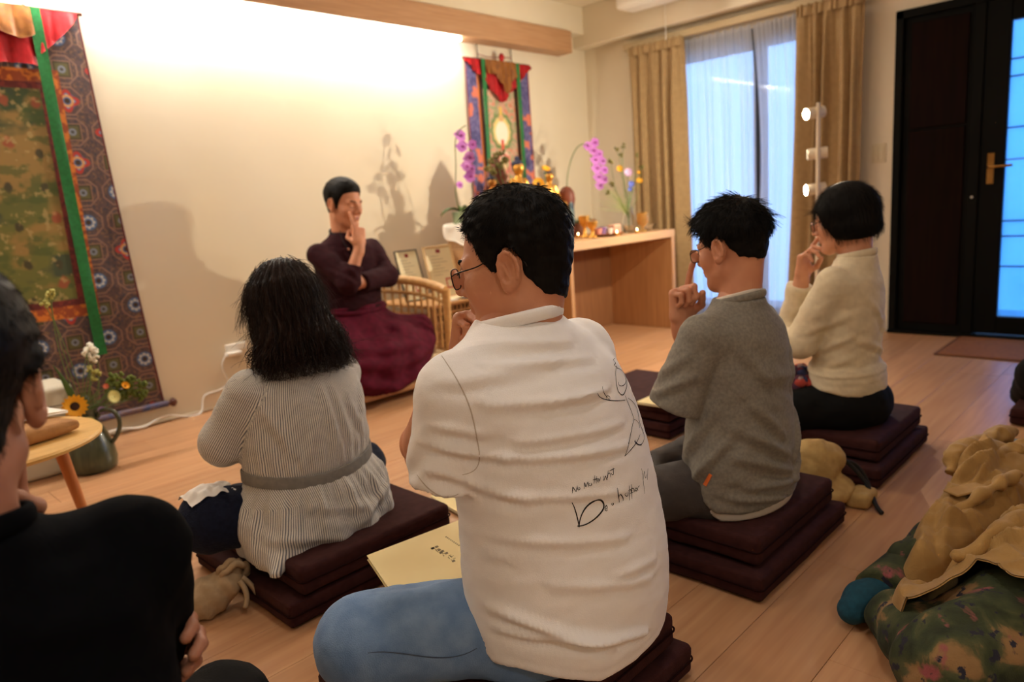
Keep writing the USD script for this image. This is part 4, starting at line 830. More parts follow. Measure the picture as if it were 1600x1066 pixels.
# ---- 5. the man in the dark T-shirt, cut by the frame
D0 = V(.05, .87, 0)
q = pose(head=V(.038, .022, .852), hrot=rot(yaw=-.22, pitch=-.16), hs=1.02, full=1., neck=(.054, .06), neckbase=(.025, -.0, .715), hand=1.0, ah=(.048, .04, .03),
         secs=[(.13, 0, .0, .20, .14), (.22, .0, .0, .215, .15), (.34, .0, .0, .21, .145), (.46, .0, .0, .205, .135), (.56, .0, .0, .20, .122), (.62, .01, .0, .188, .11), (.66, .015, .0, .145, .092), (.695, .02, .0, .09, .075), (.72, .025, .0, .067, .066)],
         shL=(-.17, .02, .615), elL=(-.17, .17, .42), wrL=(.150, .122, .470), frL=((.85, -.52, .05), (-.5, -.85, .0)), thL=((.1, .3, .9), (.1, .55, .83)), curl_l=[(.55, .75, .5), (.55, .75, .5), (.6, .8, .5), (.65, .85, .5)],
         shR=(.188, .02, .63), elR=(.185, .14, .42), wrR=(.09, .20, .64), frR=((.05, -.15, 1), (-.3, -1, -.1)), thR=TH_IN,
         hipL=(-.1, 0, .22), knL=(-.32, .22, .19), anL=(.04, .34, .15), hipR=(.1, 0, .22), knR=(.33, .24, .215), anR=(-.03, .31, .16))
T = thing('person', 'person in a black T-shirt seen from behind at the picture edge', 'person', D0)
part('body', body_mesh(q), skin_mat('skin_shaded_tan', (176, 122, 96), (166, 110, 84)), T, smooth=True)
slL, slR = V(-.17, .12, .47), V(.197, .10, .475)
def f_d(p):
    d = stack(p, [(z, a, b, c + .005, e + .005) for z, a, b, c, e in q.secs]); d = smin(d, rc(p, V(*q.shL) + V(.03, -.01, 0), V(*q.shR) + V(-.03, -.01, 0), .05), .05); d = smin(d, smin(rc(p, (-.0, .0, .67), V(*q.shL) + V(.01, 0, .0), .04, .055), rc(p, (.04, .0, .67), V(*q.shR) + V(-.01, 0, .0), .04, .055), .02), .035)
    d = smin(d, smin(sleeve(p, q.shL, slL, .066, .075), sleeve(p, q.shR, slR, .066, .068), .02), .024); return smax(d, .16 - p[:, 2], .006)
sh = sdf_mesh(f_d, (-.3, -.2, .12), (.3, .28, .79), .0085); v, n = np.asarray(sh.vertices), vnormals(sh)
a = (meshkit.fbm(v * [14, 14, 22], 3, 6) - .5) * .01 + folds_back(v, n, [(.02, .66, .16, .60, .014, .004), (.16, .5, .05, .42, .014, .006), (-.1, .5, .05, .44, .014, .005)])
nv = mat('black_navy_tshirt', (7, 8, 12), (4, 5, 8), rough=.95, scale=40., bump=.3, bscale=380., spec=.08)
SH = part('t_shirt', displace(sh, a), nv, T, smooth=True); part('collar', collar_ring((.025, .0, .722), .071, .070, .014, .0052, h=2.2), nv, SH, smooth=True)
part('trousers', trousers((0, .0, .19), (.2, .14, .10), ((-.1, .01, .215), (.1, .01, .215)), ((-.32, .2, .19), (.335, .235, .215)), ((.02, .31, .15), (-.02, .30, .16)), .09, .08, .055, .135, ((-.45, -.18, .1), (.46, .42, .33)), seed=8), blk, T, smooth=True)
hm = hair_cap(q, lambda ph, az: .005 + .014 * np.clip((ph[:, 2] + .01) / .06, 0, 1) + .008 * np.clip((ph[:, 2] - .05) / .05, 0, 1), LOW_MAN); hm = displace(hm, (meshkit.fbm(np.asarray(hm.vertices) * 90, 2, 3) - .5) * .004)
HR = part('hair', hm, hair_black, T, smooth=True); crown = from_head(q, V(0, -.05, .12)); curves('hair_strands', short_strands(hm, 4000, .016, crown, lift=.35, seed=8), .001, hair_black, HR)
# ---- 6. the monk on the low rattan chair, facing the others
M0 = V(2.22, 3.44, 0)
q = pose(head=V(.0, .055, 1.075), hrot=rot(yaw=.22, pitch=-.20), hs=1.02, full=.98, neck=(.052, .058), neckbase=(-.005, .0, .925), hand=1.0, ah=(.046, .04, .03), legs=False,
         secs=[(.30, -.01, .0, .19, .14), (.42, -.01, .0, .185, .135), (.52, -.01, .0, .180, .128), (.62, -.015, .0, .185, .12), (.74, -.018, .0, .195, .118), (.82, -.015, .0, .185, .105), (.86, -.01, .0, .14, .088), (.90, -.005, .0, .085, .072), (.925, -.005, .0, .062, .06)],
         shL=(-.185, .0, .815), elL=(-.185, .12, .665), wrL=(.04, .20, .655), frL=((.95, .1, .1), (.1, -.9, .3)), thL=TH_OUT,
         shR=(.165, .01, .815), elR=(.115, .19, .665), wrR=(.035, .205, .850), frR=((-.16, -.10, 1), (-.05, -1, -.05)), thR=TH_IN, hipL=0, knL=(-.3, .1, .4), anL=(0, .1, .4), hipR=0, knR=(.3, .1, .4), anR=(0, .1, .4))
T = thing('person', 'person with short hair in a maroon sweater and robe sitting on the rattan chair', 'person', M0, 180)
part('body', body_mesh(q), skin, T, smooth=True)
cu = V(*q.elR) * .52 + V(*q.wrR) * .48
def f_m(p):
    d = stack(p, [(z, a, b, c + .006, e + .006) for z, a, b, c, e in q.secs]); d = smin(d, rc(p, V(*q.shL) + V(.03, -.01, 0), V(*q.shR) + V(-.03, -.01, 0), .05), .05)
    d = smin(d, smin(rc(p, q.shL, q.elL, .062, .058), sleeve(p, q.elL, q.wrL, .058, .05), .03), .02)
    d = smin(d, smin(rc(p, q.shR, q.elR, .062, .058), sleeve(p, q.elR, cu, .057, .047), .03), .02); return smax(d, .42 - p[:, 2], .006)
sh = sdf_mesh(f_m, (-.33, -.19, .38), (.3, .3, 1.), .0075); v, n = np.asarray(sh.vertices), vnormals(sh)
a = (meshkit.fbm(v * [14, 14, 26], 3, 6) - .5) * .012 + folds_back(v, n, [(-.1, .8, .1, .72, .014, .005), (.12, .62, -.05, .55, .014, .006), (-.16, .56, .1, .50, .012, .006)], face=(0, 1, 0)) + folds_back(v, n, [(.16, .80, .1, .70, .012, .006), (.20, .74, .12, .66, .012, .006)], face=(0, 1, 0))
mar = mat('maroon_sweater', (48, 11, 20), (38, 8, 15), rough=.9, scale=60., bump=.4, bscale=300., spec=.2)
SH = part('sweater', displace(sh, a), mar, T, smooth=True); part('collar', collar_ring((-.005, .004, .92), .071, .066, .024, .005, h=1.8), mat('black_collar', (20, 14, 15), rough=.9), SH, smooth=True)
part('placket', box(-.02, .012, .105, .128, .80, .885, .003), mat('black_collar', (20, 14, 15)), SH, label='dark placket under the chin')
rob = mat('maroon_robe', (88, 9, 36), (72, 6, 28), rough=.85, scale=30., bump=.3, bscale=260., spec=.2)
def f_rb(p):
    d = stack(p, [(.07, .01, .25, .20, .13), (.13, -.02, .235, .30, .16), (.20, -.04, .21, .385, .18), (.30, -.045, .13, .425, .235), (.38, -.035, .07, .38, .21), (.44, -.01, .02, .24, .16), (.50, -.01, .0, .195, .142), (.525, -.01, .0, .188, .138)])
    d = smin(d, rc(p, (-.10, .06, .37), (-.36, .15, .345), .075, .078), .05); d = smin(d, rc(p, (.10, .06, .37), (.31, .13, .345), .075, .078), .05)
    d = smax(d, .06 + .30 * np.clip((-p[:, 0] - .02) / .42, 0, 1) ** 1.5 - p[:, 2], .02); return smax(d, -rc(p, (-.06, .27, .42), (.06, .27, .42), .06), .04)
rm = sdf_mesh(f_rb, (-.52, -.2, .05), (.48, .45, .56), .0085); v, n = np.asarray(rm.vertices), vnormals(rm)
sag = .010 * np.sin((v[:, 2] - .9 * v[:, 0] ** 2) * 62 + 2.5 * meshkit.noise(v * 8)) * np.clip(n[:, 1], 0, 1) * np.clip((.40 - v[:, 2]) / .12, 0, 1) + .006 * np.sin(v[:, 0] * 38 + 5 * v[:, 2]) * np.clip(n[:, 1], 0, 1)
RB = part('robe', displace(rm, sag + (meshkit.fbm(v * 16, 3, 7) - .5) * .012), rob, T, smooth=True)
t = np.linspace(0, 2 * np.pi, 61)[:-1]
part('waist_fold', tube(np.stack([-.01 + .199 * np.cos(t), .146 * np.sin(t) + .0, .508 - .02 * np.clip(np.sin(t), 0, 1)], 1), .013, 8, closed=True), rob, RB)
nk = smoothpath([(.045, .055, .935), (.055, .09, .88), (.03, .128, .80), (.0, .138, .76), (-.03, .13, .80), (-.058, .09, .88), (-.05, .05, .935)], 8)
part('cord_necklace', tube(nk, .0022, 6), mat('black_cord', (18, 14, 14), rough=.8), T)
for i in (16, 22, 33, 40): part('bead', tm(m3.Manifold.sphere(.0075, 14).translate(list(nk[i]))), mat('necklace_bead', (176, 110, 84), rough=.4), T, label='small coral bead' if i < 30 else None)
hm = hair_cap(q, lambda ph, az: .004 + .010 * np.clip((ph[:, 2] + .01) / .06, 0, 1) + .004 * np.clip((ph[:, 2] - .05) / .05, 0, 1), ([0, .45, .8, 1.0, 1.18, 1.30, 1.42, 1.62, 1.9, 2.3, 3.2], [.072, .068, .058, .03, -.02, -.025, .022, .034, -.01, -.05, -.062])); hm = displace(hm, (meshkit.fbm(np.asarray(hm.vertices) * 90, 2, 3) - .5) * .003)
HR = part('hair', hm, hair_black, T, smooth=True); crown = from_head(q, V(0, -.05, .12)); curves('hair_strands', short_strands(hm, 2500, .010, crown, lift=.4, seed=18), .001, hair_black, HR)
face_bits(q, T)
# ---------------------------------------------------------------- seat cushions: pairs of brown zabuton
cush_m = mat('brown_cushion_cloth', (62, 30, 28), (52, 23, 22), rough=.9, scale=40., bump=.5, bscale=260., spec=.2)
pipe_m = mat('brown_cushion_zip', (34, 15, 14), rough=.95, spec=.05)
def pillow(w, d, h, seed=0):
    """A soft square slab: crowned top, rounded edges, a seam all round."""
    f = lambda p: sbox(p - V(0, 0, h / 2), (0, 0, 0), (w / 2, d / 2, h / 2), .016) - .004 * np.cos(np.clip(p[:, 0] / w, -.5, .5) * np.pi) * np.cos(np.clip(p[:, 1] / d, -.5, .5) * np.pi) + .004 + .003 * np.exp(-((p[:, 2] - h / 2) / .003) ** 2)
    m = sdf_mesh(f, (-w / 2 - .02, -d / 2 - .02, -.01), (w / 2 + .02, d / 2 + .02, h + .02), .0095); v = np.asarray(m.vertices)
    return displace(m, (meshkit.fbm(v * 9 + seed * 3.1, 3, seed) - .5) * .006)
protos = {}
def cushion(x0, y0, z, w, d, h, label, rz=0., proto=None):
    if proto in protos: return copy_of(protos[proto], (x0 + w / 2, y0 + d / 2, z), rz, label=label, category='cushion', group='brown floor cushions')
    T = thing('floor_cushion', label, 'cushion', (x0 + w / 2, y0 + d / 2, z), 0., group='brown floor cushions')
    UsdGeom.Xformable(T.GetPrim()).ClearXformOpOrder(); T.SetXformOpOrder([UsdGeom.XformOp(T.GetPrim().GetAttribute('xformOp:translate')), T.AddRotateZOp()]); T.GetPrim().GetAttribute('xformOp:rotateZ').Set(float(rz))
    part('cover', pillow(w, d, h, len(protos)), cush_m, T, smooth=True)
    r = .016; t = np.linspace(0, 2 * np.pi, 65)[:-1]; cx = np.sign(np.cos(t)) * (w / 2 - r) + r * np.cos(t); cy = np.sign(np.sin(t)) * (d / 2 - r) + r * np.sin(t)
    part('seam', tube(np.stack([cx * .995, cy * .995, np.full(64, h / 2)], 1), .0022, 5, closed=True), pipe_m, T)
    protos[proto] = T; return T
B, C_ = (.57, .57, .074), (.50, .50, .080)
def pair(x, y, who, dx=.0, dy=.0, hl=None):
    cushion(x, y, .001, *B, 'lower brown floor cushion under ' + who, proto='big'); cushion(x + dx, y + dy, .0755, *C_, 'upper brown floor cushion that ' + (hl or who + ' sits on'), proto='small')
pair(1.525, .715, 'the person in grey', .035, .025)
pair(.64, .715, 'the person in the white T-shirt', .035, .02)
pair(2.385, .715, 'the person with the black bob', .045, .02)
pair(.735, 1.56, 'the person in the striped dress', .04, -.005)
pair(-.24, .715, 'the person in the black T-shirt', .035, .02)
pair(3.32, -.04, 'the black knee at the far right edge', .035, .02)
pair(2.45, 1.545, 'the cream booklet beside the grey T-shirt', -.0, .0, 'holds the cream booklet beside the grey T-shirt')
cushion(1.62, 1.56, .001, *B, 'lower brown floor cushion hidden in front of the white T-shirt', proto='big')
# ---------------------------------------------------------------- rattan chair, woven table, altar
rattan = mat('peeled_rattan', (212, 166, 104), (196, 148, 88), rough=.45, scale=30., bump=.3)
rattan_d = mat('woven_rattan', (196, 152, 104), (176, 132, 86), rough=.6, scale=40., bump=.4)
canvas = mat('cream_canvas', (222, 198, 158), (214, 190, 150), rough=.9, scale=60., bump=.3, bscale=300.)
CH = thing('rattan_chair', 'low rattan armchair with cream padded base that the monk sits on', 'chair')
part('seat_base', rbox(1.66, 2.66, 3.12, 3.66, .075, .205, .03), canvas, CH, smooth=40)
part('plinth', box(1.68, 2.64, 3.105, 3.65, .045, .078, .008), wood('chair_plinth_wood', (190, 140, 90), (170, 120, 74)), CH)
for x, y in ((1.74, 3.18), (2.58, 3.18), (1.74, 3.58), (2.58, 3.58)): part('foot', cyl((x, y, 0.001), (x, y, .047), .025), mat('chair_foot', (40, 28, 20), rough=.6), CH)
part('seat_cushion', rbox(1.72, 2.60, 3.16, 3.62, .20, .262, .028), canvas, CH, smooth=40)
rail = smoothpath([(2.645, 3.11, .555), (2.64, 3.22, .585), (2.60, 3.42, .615), (2.48, 3.60, .635), (2.2, 3.685, .645), (1.88, 3.60, .635), (1.74, 3.42, .615), (1.69, 3.22, .585), (1.68, 3.11, .555)], 10)
part('arm_rail', tube(rail, .026, 14), rattan, CH)
low = rail.copy(); low[:, 2] -= .075; part('arm_rail', tube(low, .011, 8), rattan, CH)
for x in (2.648, 1.678): part('post', tube([(x, 3.11, .56), (x - .004, 3.115, .3), (x, 3.12, .06)], [.026, .022, .022], 12), rattan, CH)
L = np.linalg.norm(np.diff(rail, axis=0), axis=1).cumsum(); L = np.r_[0, L]
for s in np.arange(.06, L[-1] - .03, .05):
    p = np.array([np.interp(s, L, rail[:, k]) for k in range(3)]); c0 = V(2.17, 3.35); b = c0 + (p[:2] - c0) * .985
    part('spindle', tube([p + V(0, 0, -.01), (b[0], b[1], .22)], .0075, 7), rattan, CH)

TB = thing('woven_side_table', 'woven rattan side table with papers beside the monk', 'table')
tx0, tx1, ty0, ty1, tz = 2.70, 3.10, 3.31, 3.84, .452
part('table_top', box(tx0 - .012, tx1 + .012, ty0 - .012, ty1, tz - .022, tz, .005), wood('table_top_wood', (206, 160, 108), (190, 142, 92)), TB)
for x, y in ((tx0 + .012, ty0 + .012), (tx1 - .012, ty0 + .012), (tx0 + .012, ty1 - .02), (tx1 - .012, ty1 - .02)): part('leg', cyl((x, y, .001), (x, y, tz - .02), .014), rattan_d, TB)
for k in range(7): part('woven_rail', tube([(tx0, ty0 + .008, .06 + k * .055), (tx1, ty0 + .008, .06 + k * .055)], .0085, 7), rattan_d, TB); part('woven_rail', tube([(tx0 + .008, ty0, .06 + k * .055), (tx0 + .008, ty1, .06 + k * .055)], .0085, 7), rattan_d, TB)
for k in range(11):
    x = tx0 + .035 + k * .033
    part('woven_strand', tube([(x, ty0 + .006 + .004 * (-1) ** j, .04 + j * .055) for j in range(8)], .0055 + .002 * (k % 3 == 0), 6), rattan_d, TB)
part('back_panel', box(tx0 + .02, tx1 - .02, ty0 + .03, ty0 + .036, .03, tz - .03, .001), mat('woven_back', (98, 62, 36), rough=.9), TB)

paper_m = mat('cream_paper', (232, 222, 186), (228, 216, 178), rough=.8, scale=3.); red_ink = mat('red_seal_ink', (196, 74, 66), rough=.7); grey_ink = mat('grey_print', (128, 122, 104), rough=.8)
white_paper = mat('white_paper', (238, 234, 224), rough=.8)
def certificate(name, label, bl, w, h, tilt, turn, frame_m, fr):
    """A framed sheet leaning back: bl = bottom-left corner, tilt back from upright, built upright then leaned."""
    T = thing(name, label, 'framed certificate', bl, group='certificates on the woven table')
    def put(nm, m, mm, par=T, **k): m = tm(m).copy(); m.apply_transform(trimesh.transformations.rotation_matrix(-tilt, [1, 0, 0])); m.apply_transform(trimesh.transformations.rotation_matrix(turn, [0, 0, 1])); m.apply_translation((0, 0, .002)); return part(nm, m, mm, par, **k)
    put('frame', cat([box(0, fr, -.012, .006, 0, h), box(w - fr, w, -.012, .006, 0, h), box(0, w, -.012, .006, 0, fr), box(0, w, -.012, .006, h - fr, h)]), frame_m)
    S_ = put('sheet', box(fr * .5, w - fr * .5, -.004, .0, fr * .5, h - fr * .5, 0), paper_m, smooth=False)
    e = .0006
    put('seal_stamp', cat([box(w * .56, w * .80, -.004 - e, -.004, h * .17, h * .20, 0), box(w * .56, w * .80, -.004 - e, -.004, h * .34, h * .37, 0), box(w * .56, w * .60, -.004 - e, -.004, h * .17, h * .37, 0), box(w * .76, w * .80, -.004 - e, -.004, h * .17, h * .37, 0)]), red_ink, S_, smooth=False, label='square red seal')
    put('emblem', box(w * .43, w * .58, -.004 - e, -.004, h * .86, h * .93, 0), mat('dark_red_emblem', (140, 40, 44), rough=.7), S_, smooth=False, label='dark red emblem at the top')
    put('text_line', cat([box(w * .2, w * (.5 + .25 * ((k * 7) % 3) / 2), -.004 - e, -.004, h * (.80 - .06 * k), h * (.807 - .06 * k), 0) for k in range(7)]), grey_ink, S_, smooth=False, kind='stuff')
    return T
certificate('framed_certificate', 'dark framed certificate with a red seal, half behind the monk\'s arm', (2.735, 3.60, tz), .165, .33, .30, -.10, mat('thin_dark_frame', (36, 32, 30), rough=.5), .005)
certificate('framed_certificate', 'wood framed certificate with a square red seal in front of the altar side', (2.875, 3.50, tz), .225, .34, .24, -.06, wood('pale_frame', (220, 190, 140), (206, 172, 122)), .014)
bk = thing('open_booklet', 'open pale booklet lying on the woven table', 'booklet', (2.95, 3.42, tz)); part('pages', [box(-.10, .0, -.055, .055, .001, .010, .001), box(.0, .10, -.055, .055, .001, .010, .001)], paper_m, bk)
tg = thing('phone', 'dark phone with violet screen lying beside the open booklet', 'phone', (3.03, 3.345, tz)); part('case', rbox(-.05, .05, -.02, .02, .001, .010, .004), mat('dark_case', (34, 32, 40), rough=.3), tg); part('screen', box(-.045, .045, -.017, .017, .0095, .0105, 0), mat('violet_screen', (86, 76, 150), rough=.2), tg, smooth=False)
pb = thing('notebook', 'small white notebook on the front edge of the woven table', 'notebook', (2.88, 3.35, tz)); part('cover', box(-.05, .05, -.028, .028, .001, .008, .001), white_paper, pb)

# ---- altar
AL = thing('altar_table', 'long light oak altar table with panel legs and a raised back shelf', 'altar table')
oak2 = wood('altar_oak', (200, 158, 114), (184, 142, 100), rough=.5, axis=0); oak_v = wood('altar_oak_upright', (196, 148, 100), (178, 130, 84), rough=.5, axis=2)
part('table_top', box(3.13, 4.742, 2.89, 3.63, .692, .748, .003), oak2, AL)
part('side_panel', box(4.697, 4.74, 2.892, 3.62, .001, .692, .002), oak_v, AL); part('side_panel', box(3.132, 3.172, 2.892, 3.62, .001, .692, .002), oak_v, AL)
part('middle_panel', box(3.50, 3.535, 2.895, 3.46, .001, .692, .002), oak_v, AL)
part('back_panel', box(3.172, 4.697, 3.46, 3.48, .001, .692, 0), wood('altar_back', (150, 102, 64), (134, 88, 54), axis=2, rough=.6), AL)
part('raised_shelf', box(3.14, 4.03, 3.30, 3.63, .749, .895, .003), oak2, AL)

# ---- the cloth, pots, statues and offerings on the altar
gold = mat('gilt_bronze', (222, 168, 84), (206, 146, 62), rough=.32, metallic=.85, scale=20.); gold_d = mat('old_gilt', (190, 132, 66), (160, 104, 46), rough=.4, metallic=.8, scale=30.)
blue_hair = mat('statue_blue_hair', (26, 30, 62), rough=.6); wood_red = mat('carved_red_wood', (128, 62, 34), (104, 46, 24), rough=.55, scale=14.)
cl = thing('white_cloth', 'white cloth lying over the left corner of the altar shelf', 'cloth')
u = np.linspace(0, 1, 30); w = np.linspace(0, 1, 26); P = np.zeros((30, 26, 3))
for i, a in enumerate(u):
    for j, b in enumerate(w):
        drop = max(0, .42 - b) / .42; x = 3.132 - .012 - .01 * math.sin(9 * a) if b < .42 else 3.12 + (b - .42) * .20
        P[i, j] = (x - .006 * math.sin(14 * a + 3 * b), 3.30 + .31 * a + .015 * math.sin(6 * b), .905 + .008 * math.sin(11 * a + 5 * b) - (.11 * drop * (.55 + .6 * math.sin(2.6 * a + .3))))
part('cloth_sheet', grid(P, .004), mat('white_silk', (236, 230, 218), rough=.6, sheen=.3), cl, smooth=True)
def buddha(loc, h, label, hair=True, m=None, turn=0.):
    """A seated gilt figure on a lotus throne; h is its height."""
    m = m or gold; T = thing('buddha_statue', label, 'statue', loc, turn, group='gilt statues on the altar')
    s = h / .44
    f = lambda p: (lambda k: smin(smin(smin(smin(ell(k, (0, 0, .215), (.062, .045, .085)), smin(rc(k, (-.03, -.01, .12), (-.115, -.055, .108), .042, .036), rc(k, (-.115, -.055, .108), (.03, -.085, .098), .034, .026), .02), .03), smin(rc(k, (.03, -.01, .12), (.115, -.055, .108), .042, .036), rc(k, (.115, -.055, .108), (-.03, -.085, .098), .034, .026), .02), .03),
        np.minimum(smin(rc(k, (-.072, 0, .265), (-.095, -.025, .175), .024, .020), rc(k, (-.095, -.025, .175), (-.01, -.075, .14), .019, .016), .015), smin(rc(k, (.072, 0, .265), (.095, -.025, .175), .024, .020), rc(k, (.095, -.025, .175), (.01, -.075, .14), .019, .016), .015)), .018), smin(rc(k, (0, 0, .27), (0, -.002, .33), .025, .022), smin(ell(k, (0, -.004, .355), (.036, .041, .046)), np.minimum(ell(k, (.037, .002, .345), (.006, .010, .024)), ell(k, (-.037, .002, .345), (.006, .010, .024))), .006), .012), .02) * s)(p / s)
    part('figure', sdf_mesh(f, V(-.18, -.15, .05) * s, V(.18, .1, .42) * s, .0055 * s), m, T, smooth=True)
    if hair: part('hair', [moved(m3.Manifold.sphere(1, 28).scale([.038 * s, .042 * s, .026 * s]), (0, .004 * s, .385 * s)), moved(m3.Manifold.sphere(1, 20).scale([.018 * s, .018 * s, .022 * s]), (0, .004 * s, .417 * s))], blue_hair, T, smooth=True, label='dark blue hair and topknot')
    part('lotus_base', lathe(np.array([(0, 0), (.125, 0), (.135, .012), (.118, .03), (.128, .055), (.138, .075), (.12, .088), (0, .088)]) * [s * .9, s], 36, (0, -.02 * s, 0)), gold_d, T)
    for k in range(14):
        a = k * 2 * math.pi / 14; part('lotus_petal', tm(m3.Manifold.sphere(1, 10).scale([.026 * s, .012 * s, .032 * s]).rotate([0, 0, math.degrees(a) + 90]).translate([.115 * s * math.cos(a), -.02 * s + .115 * s * math.sin(a), .058 * s])), gold_d, T)
    return T
buddha((3.675, 3.45, .896), .44, 'largest gilt seated statue with dark blue hair at the middle of the altar', turn=8)
buddha((3.385, 3.42, .896), .33, 'small gilt statue beside the orchid pot on the altar', turn=10, m=gold_d)
buddha((3.945, 3.41, .896), .36, 'gilt statue with dark blue hair behind the sunflower', turn=4)
T = thing('mandorla', 'dark red carved wooden halo behind the gilt statues', 'carving', (3.60, 3.605, .896))
part('panel', tm(m3.CrossSection([[(-.11, 0), (.11, 0), (.125, .18), (.09, .33), (.03, .43), (0, .465), (-.03, .43), (-.09, .33), (-.125, .18)]]).extrude(.022).rotate([90, 0, 0])), wood_red, T)
for k in range(9): a = math.pi * (k + .5) / 9; part('flame', tm(m3.Manifold.sphere(1, 10).scale([.02, .008, .035]).rotate([0, math.degrees(math.pi / 2 - a), 0]).translate([.085 * math.cos(a), -.026, .22 + .16 * math.sin(a)])), wood_red, T)
T = thing('wooden_figure', 'dark wooden figurine with a blue-green front beside the drooping orchid', 'figurine', (4.10, 3.385, .749))
part('figure', lathe([(0, .0), (.055, 0), (.05, .06), (.036, .12), (.048, .20), (.062, .27), (.056, .32), (.03, .355), (0, .365)], 24), wood_red, T, smooth=True)
part('robe_front', [moved(m3.Manifold.sphere(1, 16).scale([.03, .018, .10]), (-.012, -.046, .17))], mat('blue_green_glaze', (70, 96, 116), (96, 112, 86), rough=.3, scale=12.), T, smooth=True)

petal_y = mat('yellow_petal', (240, 180, 30), (232, 160, 18), rough=.6, scale=8.); dark_disc = mat('flower_disc', (58, 30, 16), (40, 20, 12), rough=.9, scale=90.); leaf_m = mat('fresh_leaf', (78, 104, 38), (58, 84, 28), rough=.5, scale=14.); stem_m = mat('green_stem', (92, 110, 52), rough=.6)
dry_m = mat('dried_flower_head', (122, 116, 62), (96, 86, 44), rough=.9, scale=60.); petal_p = mat('orchid_petal', (214, 140, 220), (196, 108, 206), rough=.55, scale=18.); lip_p = mat('orchid_lip', (150, 30, 130), rough=.5); white_f = mat('white_petal', (236, 232, 214), rough=.6); cream_f = mat('cream_petal', (226, 220, 150), rough=.6); blue_f = mat('blue_petal', (96, 110, 196), rough=.6); lilac_f = mat('lilac_petal', (206, 170, 206), rough=.6)
def petal(L, W, cup=.2, n=7):
    """A single petal lying along +x, cupped upwards."""
    t = np.linspace(0, 1, n); P = np.stack([np.stack([t * L, s * W * np.sin(np.pi * np.clip(t, .03, .97)) ** .7, cup * L * t ** 2 + .12 * W * s * s], 1) for s in (-.5, -.25, 0, .25, .5)], 0); return grid(P, .0008)
def orient(m, n, at, spin=0.):
    m = tm(m).copy(); m.apply_transform(trimesh.transformations.rotation_matrix(spin, [0, 0, 1])); m.apply_transform(trimesh.geometry.align_vectors([0, 0, 1], np.asarray(n, float) / np.linalg.norm(n))); m.apply_translation(at); return m
def daisy(name, label, at, n, r, np_, pm, parent=None, disc=.38, cup=.12, cat_='flower', rows=2):
    T = thing(name, label, cat_, at) if parent is None else UsdGeom.Xform.Define(stage, path_of(parent) + '/' + newname(path_of(parent), name)); o = (0, 0, 0) if parent is None else at
    if parent is not None and label: cd(T.GetPrim(), label=label)
    for k in range(np_):
        for w in range(rows):
            m = moved(petal(r * (1 - .15 * w), r * .42, cup + .12 * w), (0, 0, .001 * w), rz=(k + .5 * w) * 2 * math.pi / np_); part('petal', orient(m, n, o), pm, T, smooth=True)
    part('disc', orient(tm(m3.Manifold.sphere(1, 18).scale([r * disc, r * disc, r * .16])), n, o), dark_disc if disc > .3 else pm, T, smooth=True); return T
def leaf(L, W, bend, n=10):
    t = np.linspace(0, 1, n); return grid(np.stack([np.stack([t * L, s * W * np.sin(np.pi * np.clip(t, .06, .99)) ** .8, bend * L * (t - 1.2 * t * t) + .25 * W * abs(s) * 2], 1) for s in (-.5, -.25, 0, .25, .5)], 0), .0012)
def orchid(loc, label, potm, path, blooms, facing, pot=True, group=None, leaves=((.22, .055, 40), (.16, .05, -30), (.14, .05, 160))):
    T = thing('potted_orchid', label, 'orchid', loc)
    if pot: part('pot', lathe([(0, 0), (.044, 0), (.05, .01), (.056, .09), (.052, .092), (.048, .082), (0, .08)], 28), potm, T)
    part('soil', lathe([(0, .084), (.046, .082), (.048, .078)], 20), mat('bark_soil', (58, 46, 30), rough=1.), T); pth = smoothpath(path, 8); part('stem', tube(pth, .0035, 7), stem_m, T)
    for L, W, az in leaves: part('leaf', moved(leaf(L, W, .8), (0, 0, .085), rz=math.radians(az)), leaf_m, T, smooth=True)
    r = np.random.default_rng(len(label))
    for (b, s) in blooms:
        B = UsdGeom.Xform.Define(stage, path_of(T) + '/' + newname(path_of(T), 'blossom')); n = V(*facing) + r.normal(0, .18, 3)
        for k, (L, W) in enumerate(((.030, .034), (.032, .022), (.030, .034), (.030, .022), (.030, .022))): part('petal', orient(moved(petal(L * s * 1.22, W * s * 1.5, .05), rz=math.radians((0, 90, 180, 235, 305)[k])), n, b, spin=0.), petal_p, B, smooth=True)
        part('lip', orient(moved(m3.Manifold.sphere(1, 12).scale([.007 * s, .010 * s, .008 * s]), (0, -.006 * s, .006 * s)), n, b), lip_p, B, smooth=True)
    return T
f_ = (-.55, -.8, .1)
O1 = V(3.205, 3.55, .896); bl = lambda O, pts, Y: [(ony(x, y, Y + dy) - O, s) for x, y, dy, s in pts]
orchid(O1, 'purple orchid in a pale green pot on the left end of the altar shelf', mat('celadon_pot', (150, 166, 132), (136, 152, 118), rough=.3), [(0, 0, .08), ony(712, 300, 3.55) - O1, ony(712, 250, 3.55) - O1, ony(716, 206, 3.55) - O1, ony(728, 196, 3.5) - O1],
       bl(O1, [(719, 212, 0, 1.15), (722, 229, .0, 1.1), (738, 226, -.02, .9), (733, 246, -.02, 1.15), (728, 260, -.02, 1.), (736, 264, -.03, .9), (734, 276, -.03, 1.1), (718, 289, .0, .7)], 3.55), f_)
O2 = V(4.26, 3.42, .749)
